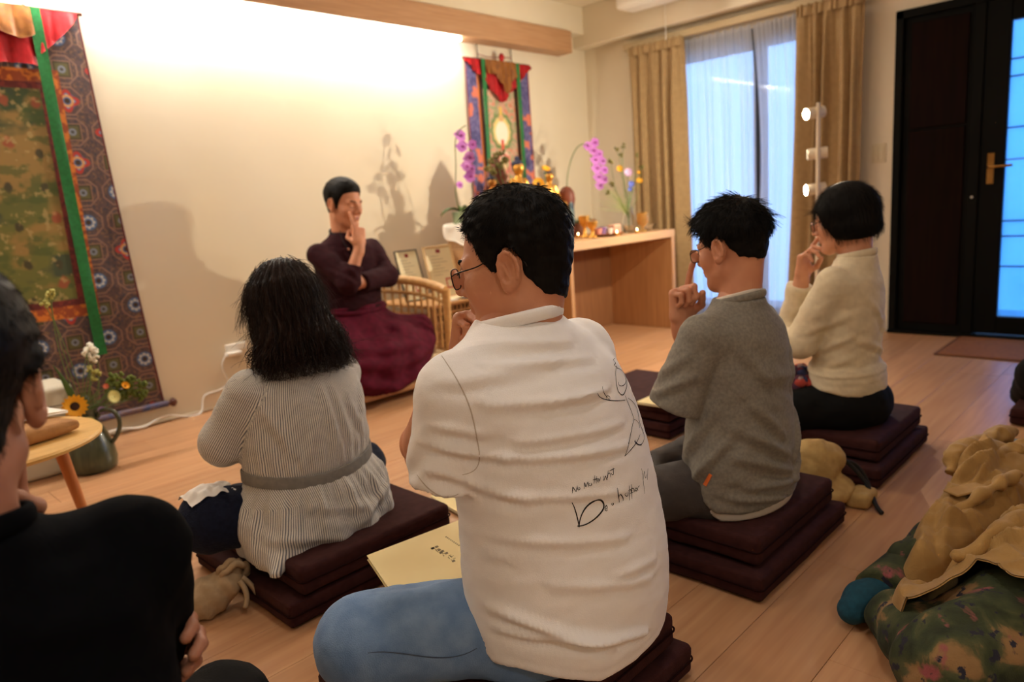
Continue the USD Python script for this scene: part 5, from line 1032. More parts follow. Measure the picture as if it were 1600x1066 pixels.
orchid(O2, 'purple orchid with a drooping spray in a brown pot in front of the room corner', mat('brown_pot', (116, 66, 44), rough=.5), [(0, 0, .08), ony(886, 285, 3.42) - O2, ony(894, 245, 3.42) - O2, ony(908, 226, 3.42) - O2, ony(925, 232, 3.42) - O2, ony(935, 262, 3.42) - O2, ony(940, 290, 3.42) - O2],
       bl(O2, [(918, 228, 0, .9), (929, 223, 0, 1.), (927, 236, -.02, 1.1), (936, 241, 0, 1.), (930, 250, -.02, 1.1), (941, 252, 0, 1.), (932, 263, -.02, 1.15), (944, 266, 0, 1.), (935, 277, -.02, 1.1), (944, 281, 0, .9), (937, 290, 0, 1.)], 3.42), f_, leaves=((.2, .05, 20), (.18, .045, -8), (.12, .05, 200)))
def at_px(x, y, Y): return tuple(ony(x, y, Y))
daisy('sunflower', 'yellow sunflower with a dark middle above the white shirt man\'s head', at_px(841, 288, 3.3), (-.5, -.85, .15), .048, 15, petal_y)
daisy('yellow_gerbera', 'yellow gerbera tilted beside the right gilt statue', at_px(853, 264, 3.3), (-.2, -.6, .7), .034, 14, petal_y, disc=.25)
for T_, (x, y) in (('sunflower', (841, 288)), ('yellow_gerbera', (853, 264))):
    pr = UsdGeom.Xform(stage.GetPrimAtPath('/World/' + T_)); o = ony(x, y, 3.3); part('stem', tube(smoothpath([(0, .004, -.002), (.0, .010, -.06), (.004, .012, .897 - o[2])], 5), .004, 6), stem_m, pr)
VS = thing('offering_vase', 'dark offering vase holding dried greenery between the statues', 'vase', (3.53, 3.33, .896)); part('body', lathe([(0, 0), (.03, 0), (.042, .04), (.03, .09), (.02, .11), (.026, .125), (.02, .124), (0, .11)], 24), gold_d, VS, smooth=True)
def spray(parent, base, tips, m, stemr=.0018, head=.012, seed=0, k=7):
    r = np.random.default_rng(seed)
    for tp in tips:
        b, tp = V(*base), V(*tp); mid = (b + tp) / 2 + r.normal(0, .015, 3); part('stem', tube(smoothpath([b, mid, tp], 5), stemr, 5), stem_m, parent)
        hs = []
        for _ in range(k): d = r.normal(0, 1, 3); d /= np.linalg.norm(d); hs.append(tm(m3.Manifold.sphere(1, 8).scale(list(np.abs(r.normal(head * .5, head * .12, 3)) + .002)).translate(list(tp + d * head))))
        part('flower_head', cat(hs), m, parent, smooth=True, kind='stuff')
VO = V(3.53, 3.33, .896); spray(VS, (0, 0, .11), [ony(x, y, 3.35) - VO for x, y in ((768, 252), (775, 243), (783, 238), (790, 250), (770, 268), (762, 262), (781, 258))], dry_m, head=.018, seed=3, k=9)

glass_m = usdkit.material(stage, '/World/Looks/clear_glass', {'p': ('principled_bsdf', {'base_color': (.96, .97, .95), 'roughness': .02, 'transmission_weight': 1., 'ior': 1.45})}, [], surface='p.BSDF')
amber_m = usdkit.material(stage, '/World/Looks/amber_glass', {'p': ('principled_bsdf', {'base_color': lin((246, 204, 130)), 'roughness': .05, 'transmission_weight': .85, 'ior': 1.4})}, [], surface='p.BSDF')
GO = V(4.40, 3.06, .749); GV = thing('flower_vase', 'glass vase of wild yellow and violet flowers on the right end of the altar', 'vase', GO)
part('vase_body', lathe([(0, 0), (.036, 0), (.042, .012), (.046, .07), (.036, .13), (.024, .165), (.028, .185), (.025, .184), (.021, .165), (.032, .13), (.042, .07), (.037, .014), (0, .010)], 28), glass_m, GV, smooth=True)
hd = lambda x, y, dy=0: ony(x, y, 3.06 + dy) - GO
for x, y, m, rr, nn in ((968, 264, petal_y, .026, 12), (999, 283, petal_y, .026, 12), (998, 270, petal_y, .014, 9), (981, 270, lilac_f, .034, 16), (986, 288, blue_f, .026, 14), (984, 296, blue_f, .02, 12)):
    daisy('flower', None, hd(x, y), (-.6, -.7, .3 if x < 990 else .6), rr, nn, m, parent=GV, disc=.22, cup=.35); part('stem', tube(smoothpath([(0, 0, .02), (0, 0, .16), hd(x, y)], 5), .002, 5), stem_m, GV)
spray(GV, (0, 0, .1), [hd(x, y) for x, y in ((964, 232), (974, 228), (970, 243), (955, 252), (1002, 260), (997, 242), (950, 300), (956, 288))], dry_m, head=.014, seed=5, k=8)
fn = []
for k in range(40): a = rng.uniform(-1.2, 1.2); tp = hd(958 + rng.normal(0, 14), 305 + rng.normal(0, 12)); fn.append(tube(smoothpath([(0, 0, .13), V(*tp) * .6 + V(0, 0, .06), tp], 3), .0009, 4))
part('fine_greenery', cat(fn), mat('pale_green_fern', (150, 160, 90), rough=.7), GV, kind='stuff')
AJ = thing('amber_goblet', 'amber glass goblet with gold relief beside the flower vase', 'goblet', (4.47, 2.99, .749)); part('bowl', lathe([(0, 0), (.03, 0), (.034, .006), (.012, .02), (.012, .035), (.04, .06), (.046, .10), (.042, .135), (.039, .134), (.042, .10), (.036, .064), (0, .045)], 28), amber_m, AJ, smooth=True); part('gold_rim', tube([(.0405 * math.cos(t), .0405 * math.sin(t), .135) for t in np.linspace(0, 6.283, 25)[:-1]], .003, 6, closed=True), gold, AJ)
BW = thing('glass_bowl', 'shallow clear glass bowl at the right end of the altar', 'bowl', (4.60, 3.03, .749)); part('bowl', lathe([(0, 0), (.025, 0), (.034, .01), (.062, .052), (.059, .053), (.032, .014), (0, .006)], 32), glass_m, BW, smooth=True)
PL = thing('offering_plate', 'round brass offering plate on the front of the altar', 'plate', (4.12, 3.06, .749)); part('dish', lathe([(0, 0), (.09, 0), (.125, .014), (.127, .018), (.122, .018), (.088, .006), (0, .006)], 40), gold_d, PL, smooth=40)
for i, (dx, dy, r, h, m, nm, lb) in enumerate(((-.055, .03, .032, .05, 'pink', 'offering_cup', 'pink offering cup at the near side of the brass plate'), (.01, .045, .035, .055, 'violet', 'offering_cup', 'violet offering cup in the middle of the brass plate'), (.065, .02, .028, .045, 'white', 'offering_cup', 'white offering cup at the far side of the brass plate'))):
    mm = mat('%s_glaze' % m, {'pink': (206, 140, 130), 'violet': (120, 96, 150), 'white': (230, 220, 206)}[m], rough=.25); T = thing(nm, lb, 'cup', (4.12 + dx, 3.06 + dy, .7552), group='cups on the brass offering plate'); part('body', lathe([(0, 0), (r * .6, 0), (r * .7, h * .1), (r, h), (r * .93, h), (r * .6, h * .2), (0, h * .15)], 24), mm, T, smooth=40)
flame = emit('candle_flame', (1.0, .66, .28), 5.)
for i, (x, y, lab) in enumerate(((4.10, 2.955, 'tea light in front of the brass plate'), (4.33, 2.945, 'tea light in front of the flower vase'), (3.98, 3.20, 'tea light beside the white shirt man\'s head'), (4.27, 3.2, 'tea light behind the brass plate'))):
    T = thing('tea_light', 'small glowing ' + lab, 'candle', (x, y, .749), group='tea lights on the altar'); part('cup', lathe([(0, 0), (.019, 0), (.02, .016), (.018, .016), (.017, .004), (0, .004)], 20), gold, T); part('wax', lathe([(0, .012), (.017, .012), (.017, .004)], 16), mat('wax', (240, 226, 196), rough=.5), T); part('flame', tm(m3.Manifold.sphere(1, 12).scale([.0045, .0045, .010]).translate([0, 0, .027])), flame, T, smooth=True)
for i, (x, y, h, lb) in enumerate(((3.95, 3.05, .11, 'gold butter lamp next to the white shirt man\'s hair'), (3.98, 3.14, .15, 'tall gold butter lamp behind the brass plate'))):
    T = thing('butter_lamp', lb, 'lamp', (x, y, .749), group='butter lamps on the altar'); s = h / .11; part('stem_cup', lathe([(0, 0), (.032, 0), (.034, .008), (.012, .022), (.010, .045 * s), (.016, .055 * s), (.034, .075 * s), (.04, h), (.036, h), (.028, .08 * s), (0, .07 * s)], 28), gold, T, smooth=True)
T = thing('pink_offering_box', 'pink folded offering box beside the flower vase', 'box', (4.27, 3.10, .749)); part('box_body', box(-.04, .04, -.03, .03, .001, .06, .004), mat('pink_box', (216, 156, 132), (206, 140, 116), rough=.6, scale=20.), T); part('lid', box(-.042, .042, -.032, .032, .06, .07, .003), mat('peach_lid', (232, 186, 158), rough=.5), T)
T = thing('crystal_ball', 'small clear crystal ball on the back of the brass plate', 'ornament', (4.16, 3.20, .749)); part('stand', lathe([(0, 0), (.022, 0), (.018, .06), (.026, .075), (0, .07)], 18), gold, T); part('ball', tm(m3.Manifold.sphere(.026, 24).translate([0, 0, .098])), glass_m, T, smooth=True)

# ---- lamp stand with three spotlights
LMP = V(4.52, 1.753, 0); lw = mat('lamp_white', (226, 210, 184), rough=.45)
LP = thing('floor_lamp', 'cream lamp stand with three spotlight heads in front of the khaki curtain', 'floor lamp', LMP)
part('base', lathe([(0, .001), (.15, .001), (.152, .012), (.145, .02), (0, .022)], 40), lw, LP); part('pole', cyl((0, 0, .02), (0, 0, 1.478), .0115), lw, LP)
for z, d, off, on in ((1.424, V(-.80, .58, -.10), .02, 1), (1.185, V(-.40, .91, -.04), -.045, 0), (.973, V(-.64, .76, -.06), -.045, 1)):
    d = d / np.linalg.norm(d); side = V(d[1], -d[0], 0); side /= np.linalg.norm(side); c = V(0, 0, z) - side * (-.034)
    a, b = c - d * .055, c + d * .058
    H = part('spot_head', cyl(a, b, .034, n=32), lw, LP, smooth=40); part('bracket', cyl((0, 0, z), c, .01), lw, LP)
    part('bulb', cyl(b + d * .0005, b + d * .002, .030, n=32), emit('spot_glow_%d' % int(z * 100), (1.0, .84, .58), 40. if on else .6), LP, smooth=False)
    if on: disk_light('spotlight_%d' % int(z * 100), LMP + b + d * .004, d, .03, LAMP_POWER * (1 if z > 1.3 else .22), (1.0, .86, .64), 62.)
# ---------------------------------------------------------------- hanging scrolls (thangkas)
print_m = painted('scroll_print', rough=.8, sheen=.15)
def lc(*cols): return np.array([lin(c) for c in cols])
def blend(C, c, w): return C * (1 - w[:, None]) + np.asarray(lin(c)) * w[:, None]
def edge(d, s=.0025): return np.clip(.5 - d / s, 0, 1)
def brocade(x, z, seed, base, cols, cell=(.15, .142)):
    """Woven border: octagons with framed squares and rosettes in turn, small motifs between."""
    p3 = np.stack([x * 70, z * 70, 0 * x], 1); C = lc(base).repeat(len(x), 0) * (.75 + .6 * meshkit.fbm(p3, 3, seed))[:, None]
    nz = meshkit.noise(np.stack([x * 120, z * 120, 0 * x + 3], 1), seed + 2); C = blend(C, cols[0], (nz > .72) * .7); C = blend(C, cols[1], (nz < .22) * .7)
    i, j = np.floor(x / cell[0]), np.floor(z / cell[1]); a, b = x - (i + .5) * cell[0], z - (j + .5) * cell[1]; odd = ((i + j) % 2) == 0
    r = np.hypot(a, b); a, b, r = a / 1.36, b / 1.36, r / 1.36; oc = np.maximum(np.maximum(np.abs(a), np.abs(b)), (np.abs(a) + np.abs(b)) * .72) - .046
    C = blend(C, cols[2], edge(np.abs(oc) - .0022) * .9)
    th = np.arctan2(b, a)
    for rad, c in ((.032, (74, 66, 70)), (.027, cols[3]), (.020 + .003 * np.cos(8 * th), (196, 192, 186)), (.014, cols[3]), (.009, (60, 42, 30))): C = blend(C, c, edge(r - rad) * odd)
    sq = np.maximum(np.abs(a), np.abs(b))
    for rad, c in ((.029, cols[2]), (.026, (66, 58, 36)), (.020, (92, 88, 50))): C = blend(C, c, edge(sq - rad) * ~odd)
    C = blend(C, (128, 134, 150), edge(r - .012) * ~odd); C = blend(C, (70, 66, 58), edge(r - .006) * ~odd)
    fl = (meshkit.noise(np.stack([i * 1.7, j * 2.3, 0 * x], 1), seed + 9) > .62) & odd
    C = blend(C, (176, 52, 40), edge(np.abs(r - .026 - .007 * np.cos(4 * th)) - .006) * fl); C = blend(C, (206, 152, 90), edge(np.abs(r - .017) - .0035) * fl); return C
def floral(x, z, seed, c0, c1):
    n = meshkit.fbm(np.stack([x * 55, z * 55, 0 * x], 1), 3, seed); C = lc(c0).repeat(len(x), 0); return blend(C, c1, np.clip((n - .48) * 9, 0, 1))
def scroll_sheet(cx, zt, zb, ht, hb, Y, paint_f, nu, nv, wave=.006, seed=0):
    """The hanging cloth with its two trapezoid edges; returns mesh and colours."""
    u, w = np.meshgrid(np.linspace(-1, 1, nu), np.linspace(0, 1, nv), indexing='ij'); half = ht + (hb - ht) * w ** 1.25; X = cx + u * half; Z_ = zt + (zb - zt) * w
    Yv = Y - wave * (.6 * np.sin(3.2 * u + 1.5 * w + seed) + .5 * np.sin(5 * w + 2 * u)) * w - .004 * np.abs(u) ** 6
    C = paint_f(X.ravel(), Z_.ravel(), u.ravel(), w.ravel(), (u * half).ravel()); return grid(np.stack([X, Yv, Z_], -1)), C
def ribbon(path, w, m, parent, name='ribbon', label=None):
    p = smoothpath(path, 10) if len(path) > 2 else np.linspace(path[0], path[1], 12); s = V(w / 2, 0, 0); b = .004 * np.sin(np.linspace(0, 14, len(p)))
    P = np.stack([p - s, p + V(0, -.003, 0) + np.stack([0 * b, b, 0 * b], 1), p + s], 1); return part(name, grid(P, .0015), m, parent, smooth=True, label=label)
def veil(x0, x1, zt, drop, Y, m, parent, label, seed, nf=5, name='veil'):
    """Gathered silk: hangs from the line x0..x1 at zt down to drop(u), with ridged folds that fan out."""
    u = np.linspace(0, 1, 60); w = np.linspace(0, 1, 26); P = np.zeros((60, 26, 3)); r = np.random.default_rng(seed); ph = r.uniform(0, 6, 3)
    for i, a in enumerate(u):
        d = drop(a)
        for j, b in enumerate(w): P[i, j] = (x0 + (x1 - x0) * a, Y - .012 - (.006 + .016 * b) * (1 + .8 * math.sin(2 * math.pi * nf * a * (1 - .12 * b) + ph[0] + 1.5 * b) + .3 * math.sin(4.3 * math.pi * nf * a + ph[1])) * .6, zt - d * b)
    return part(name, grid(P, .002), m, parent, smooth=True, label=label)
silk_red = mat('red_silk', (178, 22, 30), (156, 14, 22), rough=.5, scale=40., bump=.2, sheen=.06, spec=.3); silk_gold = mat('brown_gold_silk', (150, 92, 28), (122, 70, 18), rough=.5, scale=30., sheen=.06); silk_green = mat('green_ribbon_silk', (28, 122, 58), (20, 104, 46), rough=.5, scale=60., sheen=.06)
rodw = mat('scroll_rod_wood', (96, 44, 26), (78, 34, 20), rough=.4)
WY = BY - .012
# large scroll
def paint1(X, Z_, u, w, x):
    C = brocade(X, Z_, 3, (82, 62, 62), [(128, 96, 70), (52, 52, 66), (150, 112, 92), (82, 108, 150)])
    px = .33; dx = np.abs(X - .69); inx = dx < px; zin = (Z_ > .706) & (Z_ < 1.68)
    fr = np.maximum(dx - px, np.maximum(.706 - Z_, Z_ - 1.68))
    C2 = floral(X, Z_, 5, (148, 66, 26), (206, 116, 36)); k = edge(fr - .088) * (fr > .03); C = C * (1 - k[:, None]) + C2 * k[:, None]
    k2 = edge(fr - .03); C3 = floral(X, Z_, 8, (92, 24, 22), (120, 40, 30)); C = C * (1 - k2[:, None]) + C3 * k2[:, None]
    n = meshkit.fbm(np.stack([X * 6, Z_ * 9, 0 * X], 1), 4, 11); n2 = meshkit.fbm(np.stack([X * 16, Z_ * 22, 0 * X + 5], 1), 4, 13); n3 = meshkit.fbm(np.stack([X * 40, Z_ * 40, 0 * X + 9], 1), 3, 17)
    t = np.clip((Z_ - .706) / .974, 0, 1); L = blend(lc((104, 104, 44)).repeat(len(X), 0), (58, 74, 40), np.clip((t - .35) * 2.2, 0, 1)); L = blend(L, (150, 118, 62), np.clip((n - .52) * 7, 0, 1) * .9); L = blend(L, (52, 68, 52), np.clip((.42 - n) * 8, 0, 1) * .85); L = blend(L, (70, 86, 34), np.clip((n2 - .55) * 9, 0, 1) * .7)
    cell = np.stack([X / .13, Z_ / .17], 1); ci = np.floor(cell); off = np.stack([meshkit.noise(np.stack([ci[:, 0] * 1.3, ci[:, 1] * 1.9, 0 * X], 1), 21), meshkit.noise(np.stack([ci[:, 0] * 1.3, ci[:, 1] * 1.9, 0 * X + 4], 1), 22)], 1); q = (cell - ci - .3 - .4 * off) * [.13, .17]; rr = np.hypot(q[:, 0], q[:, 1] * .9)
    on = (off[:, 0] > .52) & (off[:, 1] > .3); rr = rr + .030 * (n3 - .5) + .010 * (n2 - .5); L = blend(L, (150, 74, 46), edge(rr - .022, .01) * on * .9); L = blend(L, (176, 124, 80), edge(np.hypot(q[:, 0] + .01 * n3, q[:, 1] - .018) - .008, .006) * on); L = blend(L, (66, 60, 34), edge(np.hypot(q[:, 0] * 1.2, q[:, 1] + .05) - .02 + .02 * (n3 - .5), .008) * ~on); L = blend(L, (176, 152, 96), np.clip((n3 - .66) * 12, 0, 1) * .6)
    k = edge(fr); C = C * (1 - k[:, None]) + L * k[:, None]; return blend(C, (92, 26, 28), edge(.985 - np.abs(u), .006))
T1 = thing('wall_scroll', 'large brocade wall scroll with a landscape painting at the left edge', 'wall scroll')
m, C = scroll_sheet(.69, 2.03, .115, .545, .645, WY, paint1, 330, 520, wave=.007); part('hanging', m, print_m, T1, smooth=True, colors=C)
part('top_rod', cyl((.13, WY - .004, 2.032), (1.25, WY - .004, 2.032), .010), rodw, T1)
part('bottom_rod', cyl((.03, WY - .016, .10), (1.345, WY - .016, .10), .016), mat('rod_brocade', (120, 92, 84), (60, 74, 120), rough=.7, scale=26.), T1)
for x, s in ((1.345, 1), (.03, -1)): part('rod_knob', moved(lathe([(0, 0), (.014, 0), (.012, .012), (.022, .022), (.024, .032), (.012, .045), (0, .046)], 18), (x, WY - .016, .10), ry=s * math.pi / 2), rodw, T1, smooth=40, label='turned wooden knob')
veil(.60, 1.045, 2.03, lambda a: .34 - .10 * abs(math.sin(math.pi * (a * 1.0 + .05))) * (a > .5) - .10 * max(0, a - .6) / .4, WY, silk_red, T1, 'red silk veil', 4, 4)
veil(1.03, 1.225, 2.03, lambda a: .20 * (1 - a) ** .8 + .012, WY, silk_red, T1, 'red silk veil end', 5, 2)
veil(.55, 1.03, 2.032, lambda a: .11 + .03 * math.sin(9 * a), WY - .016, silk_gold, T1, 'brown gold silk tuck', 6, 5)
for x in (1.045, .335): s = (x - .69) * .075; ribbon([(x, WY - .034, 2.03), (x + s * .3, WY - .034, 1.4), (x + s * .8, WY - .024, .8), (x + s * 1.1, WY - .026, .42)], .05, silk_green, T1, label='green silk ribbon')
part('hanging_cord', tube([(1.04, WY - .01, 2.03), (.69, WY - .005, 2.2), (.34, WY - .01, 2.03)], .0025, 6), mat('red_cord', (140, 40, 44), rough=.8), T1)

# small scroll over the altar
def paint2(X, Z_, u, w, x):
    C = floral(X, Z_, 31, (88, 82, 134), (112, 104, 150)); n = .5 + 1.25 * (meshkit.fbm(np.stack([X * 19, Z_ * 19, 0 * X], 1), 2, 33) - .5); C = blend(C, (214, 118, 92), np.clip((n - .60) * 14, 0, 1)); C = blend(C, (64, 60, 112), np.clip((.3 - n) * 12, 0, 1) * .8)
    dx = np.abs(X - 4.045); C = blend(C, (226, 130, 66), edge(dx - .225, .006)); C = blend(C, (70, 34, 30), edge(dx - .20, .006))
    fr = np.maximum(dx - .172, np.maximum(1.19 - Z_, Z_ - 1.86)); a, b = X - 4.045, Z_ - 1.56
    n2 = meshkit.fbm(np.stack([X * 45, Z_ * 45, 0 * X], 1), 3, 35); L = blend(lc((206, 164, 140)).repeat(len(X), 0), (150, 158, 116), np.clip((n2 - .5) * 6, 0, 1)); L = blend(L, (206, 126, 96), np.clip((.42 - n2) * 7, 0, 1))
    th = np.arctan2(b, a); r = np.hypot(a * 1.15, b)
    L = blend(L, (116, 140, 84), edge(np.abs(r - .125 - .006 * np.cos(12 * th)) - .014, .008)); L = blend(L, (226, 206, 130), edge(r - .105, .008)); L = blend(L, (240, 236, 214), edge(np.hypot(a * 1.25, b + .01) - .085, .008))
    L = blend(L, (214, 170, 120), edge(np.hypot(a, b - .10) - .028, .006)); L = blend(L, (226, 190, 90), edge(np.maximum(np.abs(a) - .014, np.abs(b - .15) - .03), .006)); L = blend(L, (214, 90, 74), edge(np.maximum(np.abs(a) - .016 , np.abs(b + .11) - .05), .006)); L = blend(L, (236, 214, 190), edge(np.hypot(a * .8, (b + .175) * 1.6) - .045, .006)); L = blend(L, (216, 120, 110), edge(np.abs(np.hypot(a, b + .24) - .07) - .010, .006)); L = blend(L, (222, 200, 150), edge(np.hypot(a, b + .24) - .045, .006) * .8)
    k = edge(fr); C = C * (1 - k[:, None]) + L * k[:, None]; return blend(C, (150, 40, 40), edge(.975 - np.abs(u), .008))
T2 = thing('wall_scroll', 'smaller brocade wall scroll with a pale figure hanging over the altar', 'wall scroll')
m, C = scroll_sheet(4.045, 2.06, .97, .335, .345, WY, paint2, 190, 300, wave=.004, seed=2); part('hanging', m, print_m, T2, smooth=True, colors=C)
part('top_rod', cyl((3.70, WY - .004, 2.062), (4.39, WY - .004, 2.062), .008), rodw, T2); part('bottom_rod', cyl((3.66, WY - .006, .965), (4.43, WY - .006, .965), .014), rodw, T2)
for x in (3.84, 4.195): part('hanging_cord', tube([(x, WY - .008, 2.06), (x, WY - .006, 2.166)], .004, 6), mat('dark_cord', (60, 46, 36), rough=.8), T2)
part('cord_loop', tube(smoothpath([(3.84, WY - .012, 2.10), (3.95, WY - .014, 2.085), (4.05, WY - .014, 2.09), (4.195, WY - .012, 2.10)], 6), .003, 6), mat('red_cord', (140, 40, 44), rough=.8), T2)
veil(3.70, 3.855, 2.06, lambda a: .02 + .12 * a, WY, silk_red, T2, 'red silk veil end', 7, 2); veil(4.24, 4.385, 2.06, lambda a: .14 - .115 * a, WY, silk_red, T2, 'red silk veil end', 8, 2)
veil(3.87, 4.22, 2.06, lambda a: .14 + .15 * math.sin(math.pi * a) * (.75 + .25 * abs(math.cos(2 * math.pi * a))), WY - .004, silk_red, T2, 'red silk veil', 9, 4)
veil(3.88, 4.21, 2.062, lambda a: .10 + .13 * math.exp(-((a - .62) / .2) ** 2), WY - .024, silk_gold, T2, 'brown gold silk tuck', 10, 5)
part('tassel', tm(m3.Manifold.sphere(1, 14).scale([.024, .018, .03]).translate([4.045, WY - .05, 2.085])), silk_red, T2, smooth=True)
for x in (3.865, 4.225): s = (x - 4.045) * .03; ribbon([(x, WY - .038, 2.06), (x + s, WY - .036, 1.6), (x + 2 * s, WY - .028, 1.02)], .04, silk_green, T2, label='green silk ribbon')

# ---- left corner: round table, book, vase, white box
TBL = thing('round_table', 'small round wooden table with tapered legs behind the person in the black T-shirt', 'table', (.355, 2.52, 0)); yel = wood('table_ply', (222, 178, 104), (206, 160, 88), rough=.45)
part('table_top', lathe([(0, .402), (.275, .402), (.29, .408), (.292, .416), (.286, .422), (0, .422)], 56), yel, TBL, smooth=40); leg_m = wood('table_leg_wood', (196, 124, 66), (180, 108, 54), axis=2, rough=.45)
for a in (20, 140, 260): c, s = math.cos(math.radians(a)), math.sin(math.radians(a)); part('leg', cyl((.19 * c, .19 * s, .403), (.255 * c, .255 * s, .002), .021, .013), leg_m, TBL, smooth=40)
bt = V(.47, 2.63, .4225)
OB = thing('open_book', 'open white book with a curling page on the round table', 'book', tuple(bt), 14)
u = np.linspace(0, 1, 16); P = np.array([[(-.16 + .31 * b, .03 + .21 * a, .006 + .012 * math.sin(math.pi * b)) for b in np.linspace(0, 1, 8)] for a in u]); part('page_block', grid(P, .008), white_paper, OB, smooth=True)
P = np.array([[(-.19 + .22 * b, .10 + .06 * math.cos(1.9 * math.pi * a - .5) + .03, .058 + .036 * math.sin(1.9 * math.pi * a - .5)) for b in np.linspace(0, 1, 6)] for a in np.linspace(0, .72, 18)]); part('curled_page', grid(P, .0012), white_paper, OB, smooth=True)
part('text_line', cat([box(-.10 + .02 * (k % 2), .10 + .01 * (k % 3), .05 + .025 * k, .053 + .025 * k, .0165, .0172, 0) for k in range(5)]), grey_ink, OB, smooth=False, kind='stuff')
KP = thing('brown_pouch', 'brown kraft pouch lying in front of the open book on the round table', 'pouch', (.385, 2.42, .4225), 16); pm = sdf_mesh(lambda p: sbox(p, (0, 0, .024), (.19, .062, .022), .020) + .012 * np.clip(np.abs(p[:, 0]) / .19, 0, 1) ** 4, (-.22, -.1, -.01), (.22, .1, .06), .006); v = np.asarray(pm.vertices); part('pouch_body', displace(pm, (meshkit.fbm(v * 20, 3, 2) - .5) * .006), mat('kraft_cloth', (172, 122, 66), (156, 106, 54), rough=.8, scale=30., bump=.4), KP, smooth=True)
BX = thing('white_box', 'white plastic box standing behind the round table below the large scroll', 'box', (.66, 3.60, 0)); part('box_body', rbox(-.16, .165, -.12, .13, .001, .385, .025), mat('off_white_plastic', (206, 198, 178), rough=.5), BX, smooth=40); part('lid_line', box(-.161, .166, -.1215, .1315, .30, .304, .001), mat('groove', (120, 112, 96), rough=.8), BX)
CN = thing('metal_ornament', 'small grey metal ornament standing on the white box', 'ornament', (.635, 3.56, .386)); part('body', lathe([(0, 0), (.035, 0), (.03, .01), (.012, .02), (.03, .035), (.036, .05), (.02, .065), (0, .07)], 20), mat('pewter', (112, 104, 92), rough=.4, metallic=.7), CN, smooth=True); part('arm', [tube(smoothpath([(s * .02, 0, .03), (s * .05, 0, .04), (s * .052, 0, .065), (s * .035, 0, .07)], 5), .004, 6) for s in (1,)], mat('pewter', (112, 104, 92)), CN)
JO = V(.835, 3.42, 0); jug = mat('olive_glaze', (70, 76, 52), (52, 58, 38), rough=.3, scale=9., stretch=(6, 6, .8), coat=.4, bump=.3)
JG = thing('flower_jug', 'olive green ceramic jug with a handle, filled with mixed flowers, on the floor', 'jug', JO)
part('jug_body', lathe([(0, .001), (.07, .001), (.088, .012), (.094, .05), (.088, .10), (.070, .16), (.050, .205), (.040, .235), (.041, .262), (.050, .275), (.046, .275), (.036, .258), (.034, .235), (0, .22)], 40), jug, JG, smooth=True)
hdir = V(.82, -.57, 0); part('handle', tube(smoothpath([hdir * .045 + V(0, 0, .232), hdir * .075 + V(0, 0, .262), hdir * .115 + V(0, 0, .245), hdir * .128 + V(0, 0, .20), hdir * .112 + V(0, 0, .15), hdir * .085 + V(0, 0, .115)], 6), .0095, 10), jug, JG, smooth=True)
jp = lambda x, y, dy=0: ony(x, y, 3.42 + dy) - JO
def jflower(lab, x, y, n, r, k, m, disc, cup, dy=-.03):
    daisy('flower', lab, jp(x, y, dy), n, r, k, m, parent=JG, disc=disc, cup=cup); part('stem', tube(smoothpath([(0, 0, .2), (0, 0, .27), jp(x, y, dy) + V(0, .01, -.005)], 5), .0025, 6), stem_m, JG)
jflower('sunflower with a dark middle', 117, 635, (-.25, -1, .1), .050, 16, petal_y, .42, .12, -.06); jflower('pale yellow carnation', 138, 661, (.1, -1, .2), .026, 20, cream_f, .25, .5, -.05); jflower('cream ranunculus', 175, 621, (.3, -1, .3), .030, 20, cream_f, .25, .55); jflower('yellow ball flower', 195, 604, (.2, -.8, .6), .019, 16, petal_y, .8, .6); jflower('lilac flower', 158, 641, (.1, -1, .3), .018, 10, lilac_f, .2, .4); jflower('coral flower', 165, 604, (0, -1, .3), .014, 9, mat('coral_petal', (206, 110, 80), rough=.6), .2, .4)
spray(JG, (0, 0, .25), [jp(x, y) for x, y in ((139, 542), (147, 548), (134, 550), (143, 556), (150, 560))], white_f, head=.013, seed=8, k=9); spray(JG, (0, 0, .25), [jp(x, y) for x, y in ((140, 577), (148, 590), (152, 583), (76, 465), (80, 458), (70, 475))], mat('greenish_flower', (176, 170, 92), rough=.8), head=.012, seed=9, k=9)
spray(JG, (0, 0, .25), [jp(170 + 11 * math.sin(7 * k) + 2.2 * k, 600 + 14 * math.sin(5 * k + 1) + .5 * k) for k in range(24)], mat('bush_green', (108, 120, 44), (84, 98, 30), rough=.8, scale=40.), head=.014, seed=10, k=8)
part('long_leaf', grid(np.stack([(lambda c, s: np.stack([c - s, c + V(0, -.004, 0), c + s], 1))(smoothpath([V(-.01, 0, .24), jp(112, 618), jp(98, 592), jp(82, 570)], 6), np.sin(np.pi * np.linspace(.08, 1, 24) ** .8)[:, None] * V(.016, 0, -.008))][0:1])[0], .001), leaf_m, JG, smooth=True)

# ---- power strip and cable along the wall
PS = thing('wall_socket', 'white wall socket with plugged-in adapter behind the striped dress', 'socket'); so = ony(360, 547, BY)
part('plate', box(so[0] - .03, so[0] + .09, BY - .012, BY - .0005, .305, .345, .003), wpl, PS); part('adapter', rbox(so[0] - .045, so[0] + .045, BY - .055, BY - .013, .283, .306, .008), wpl, PS)
cb = [(so[0] - .04, BY - .035, .295), (so[0] - .068, BY - .025, .245), (so[0] - .06, BY - .015, .19), (so[0] - .045, BY - .012, .135), (so[0] - .11, BY - .012, .10), (so[0] - .19, BY - .014, .085), (so[0] - .205, BY - .018, .05), (so[0] - .22, BY - .03, .012), (1.42, BY - .03, .008), (1.36, BY - .03, .03), (1.30, BY - .035, .035), (1.2, BY - .05, .012), (1.1, BY - .05, .03), (1.0, BY - .04, .02), (.85, BY - .06, .008)]
part('power_cable', tube(smoothpath(cb, 8), .006, 8), wpl, label='white power cable hanging from the wall socket and running along the wall', category='cable')
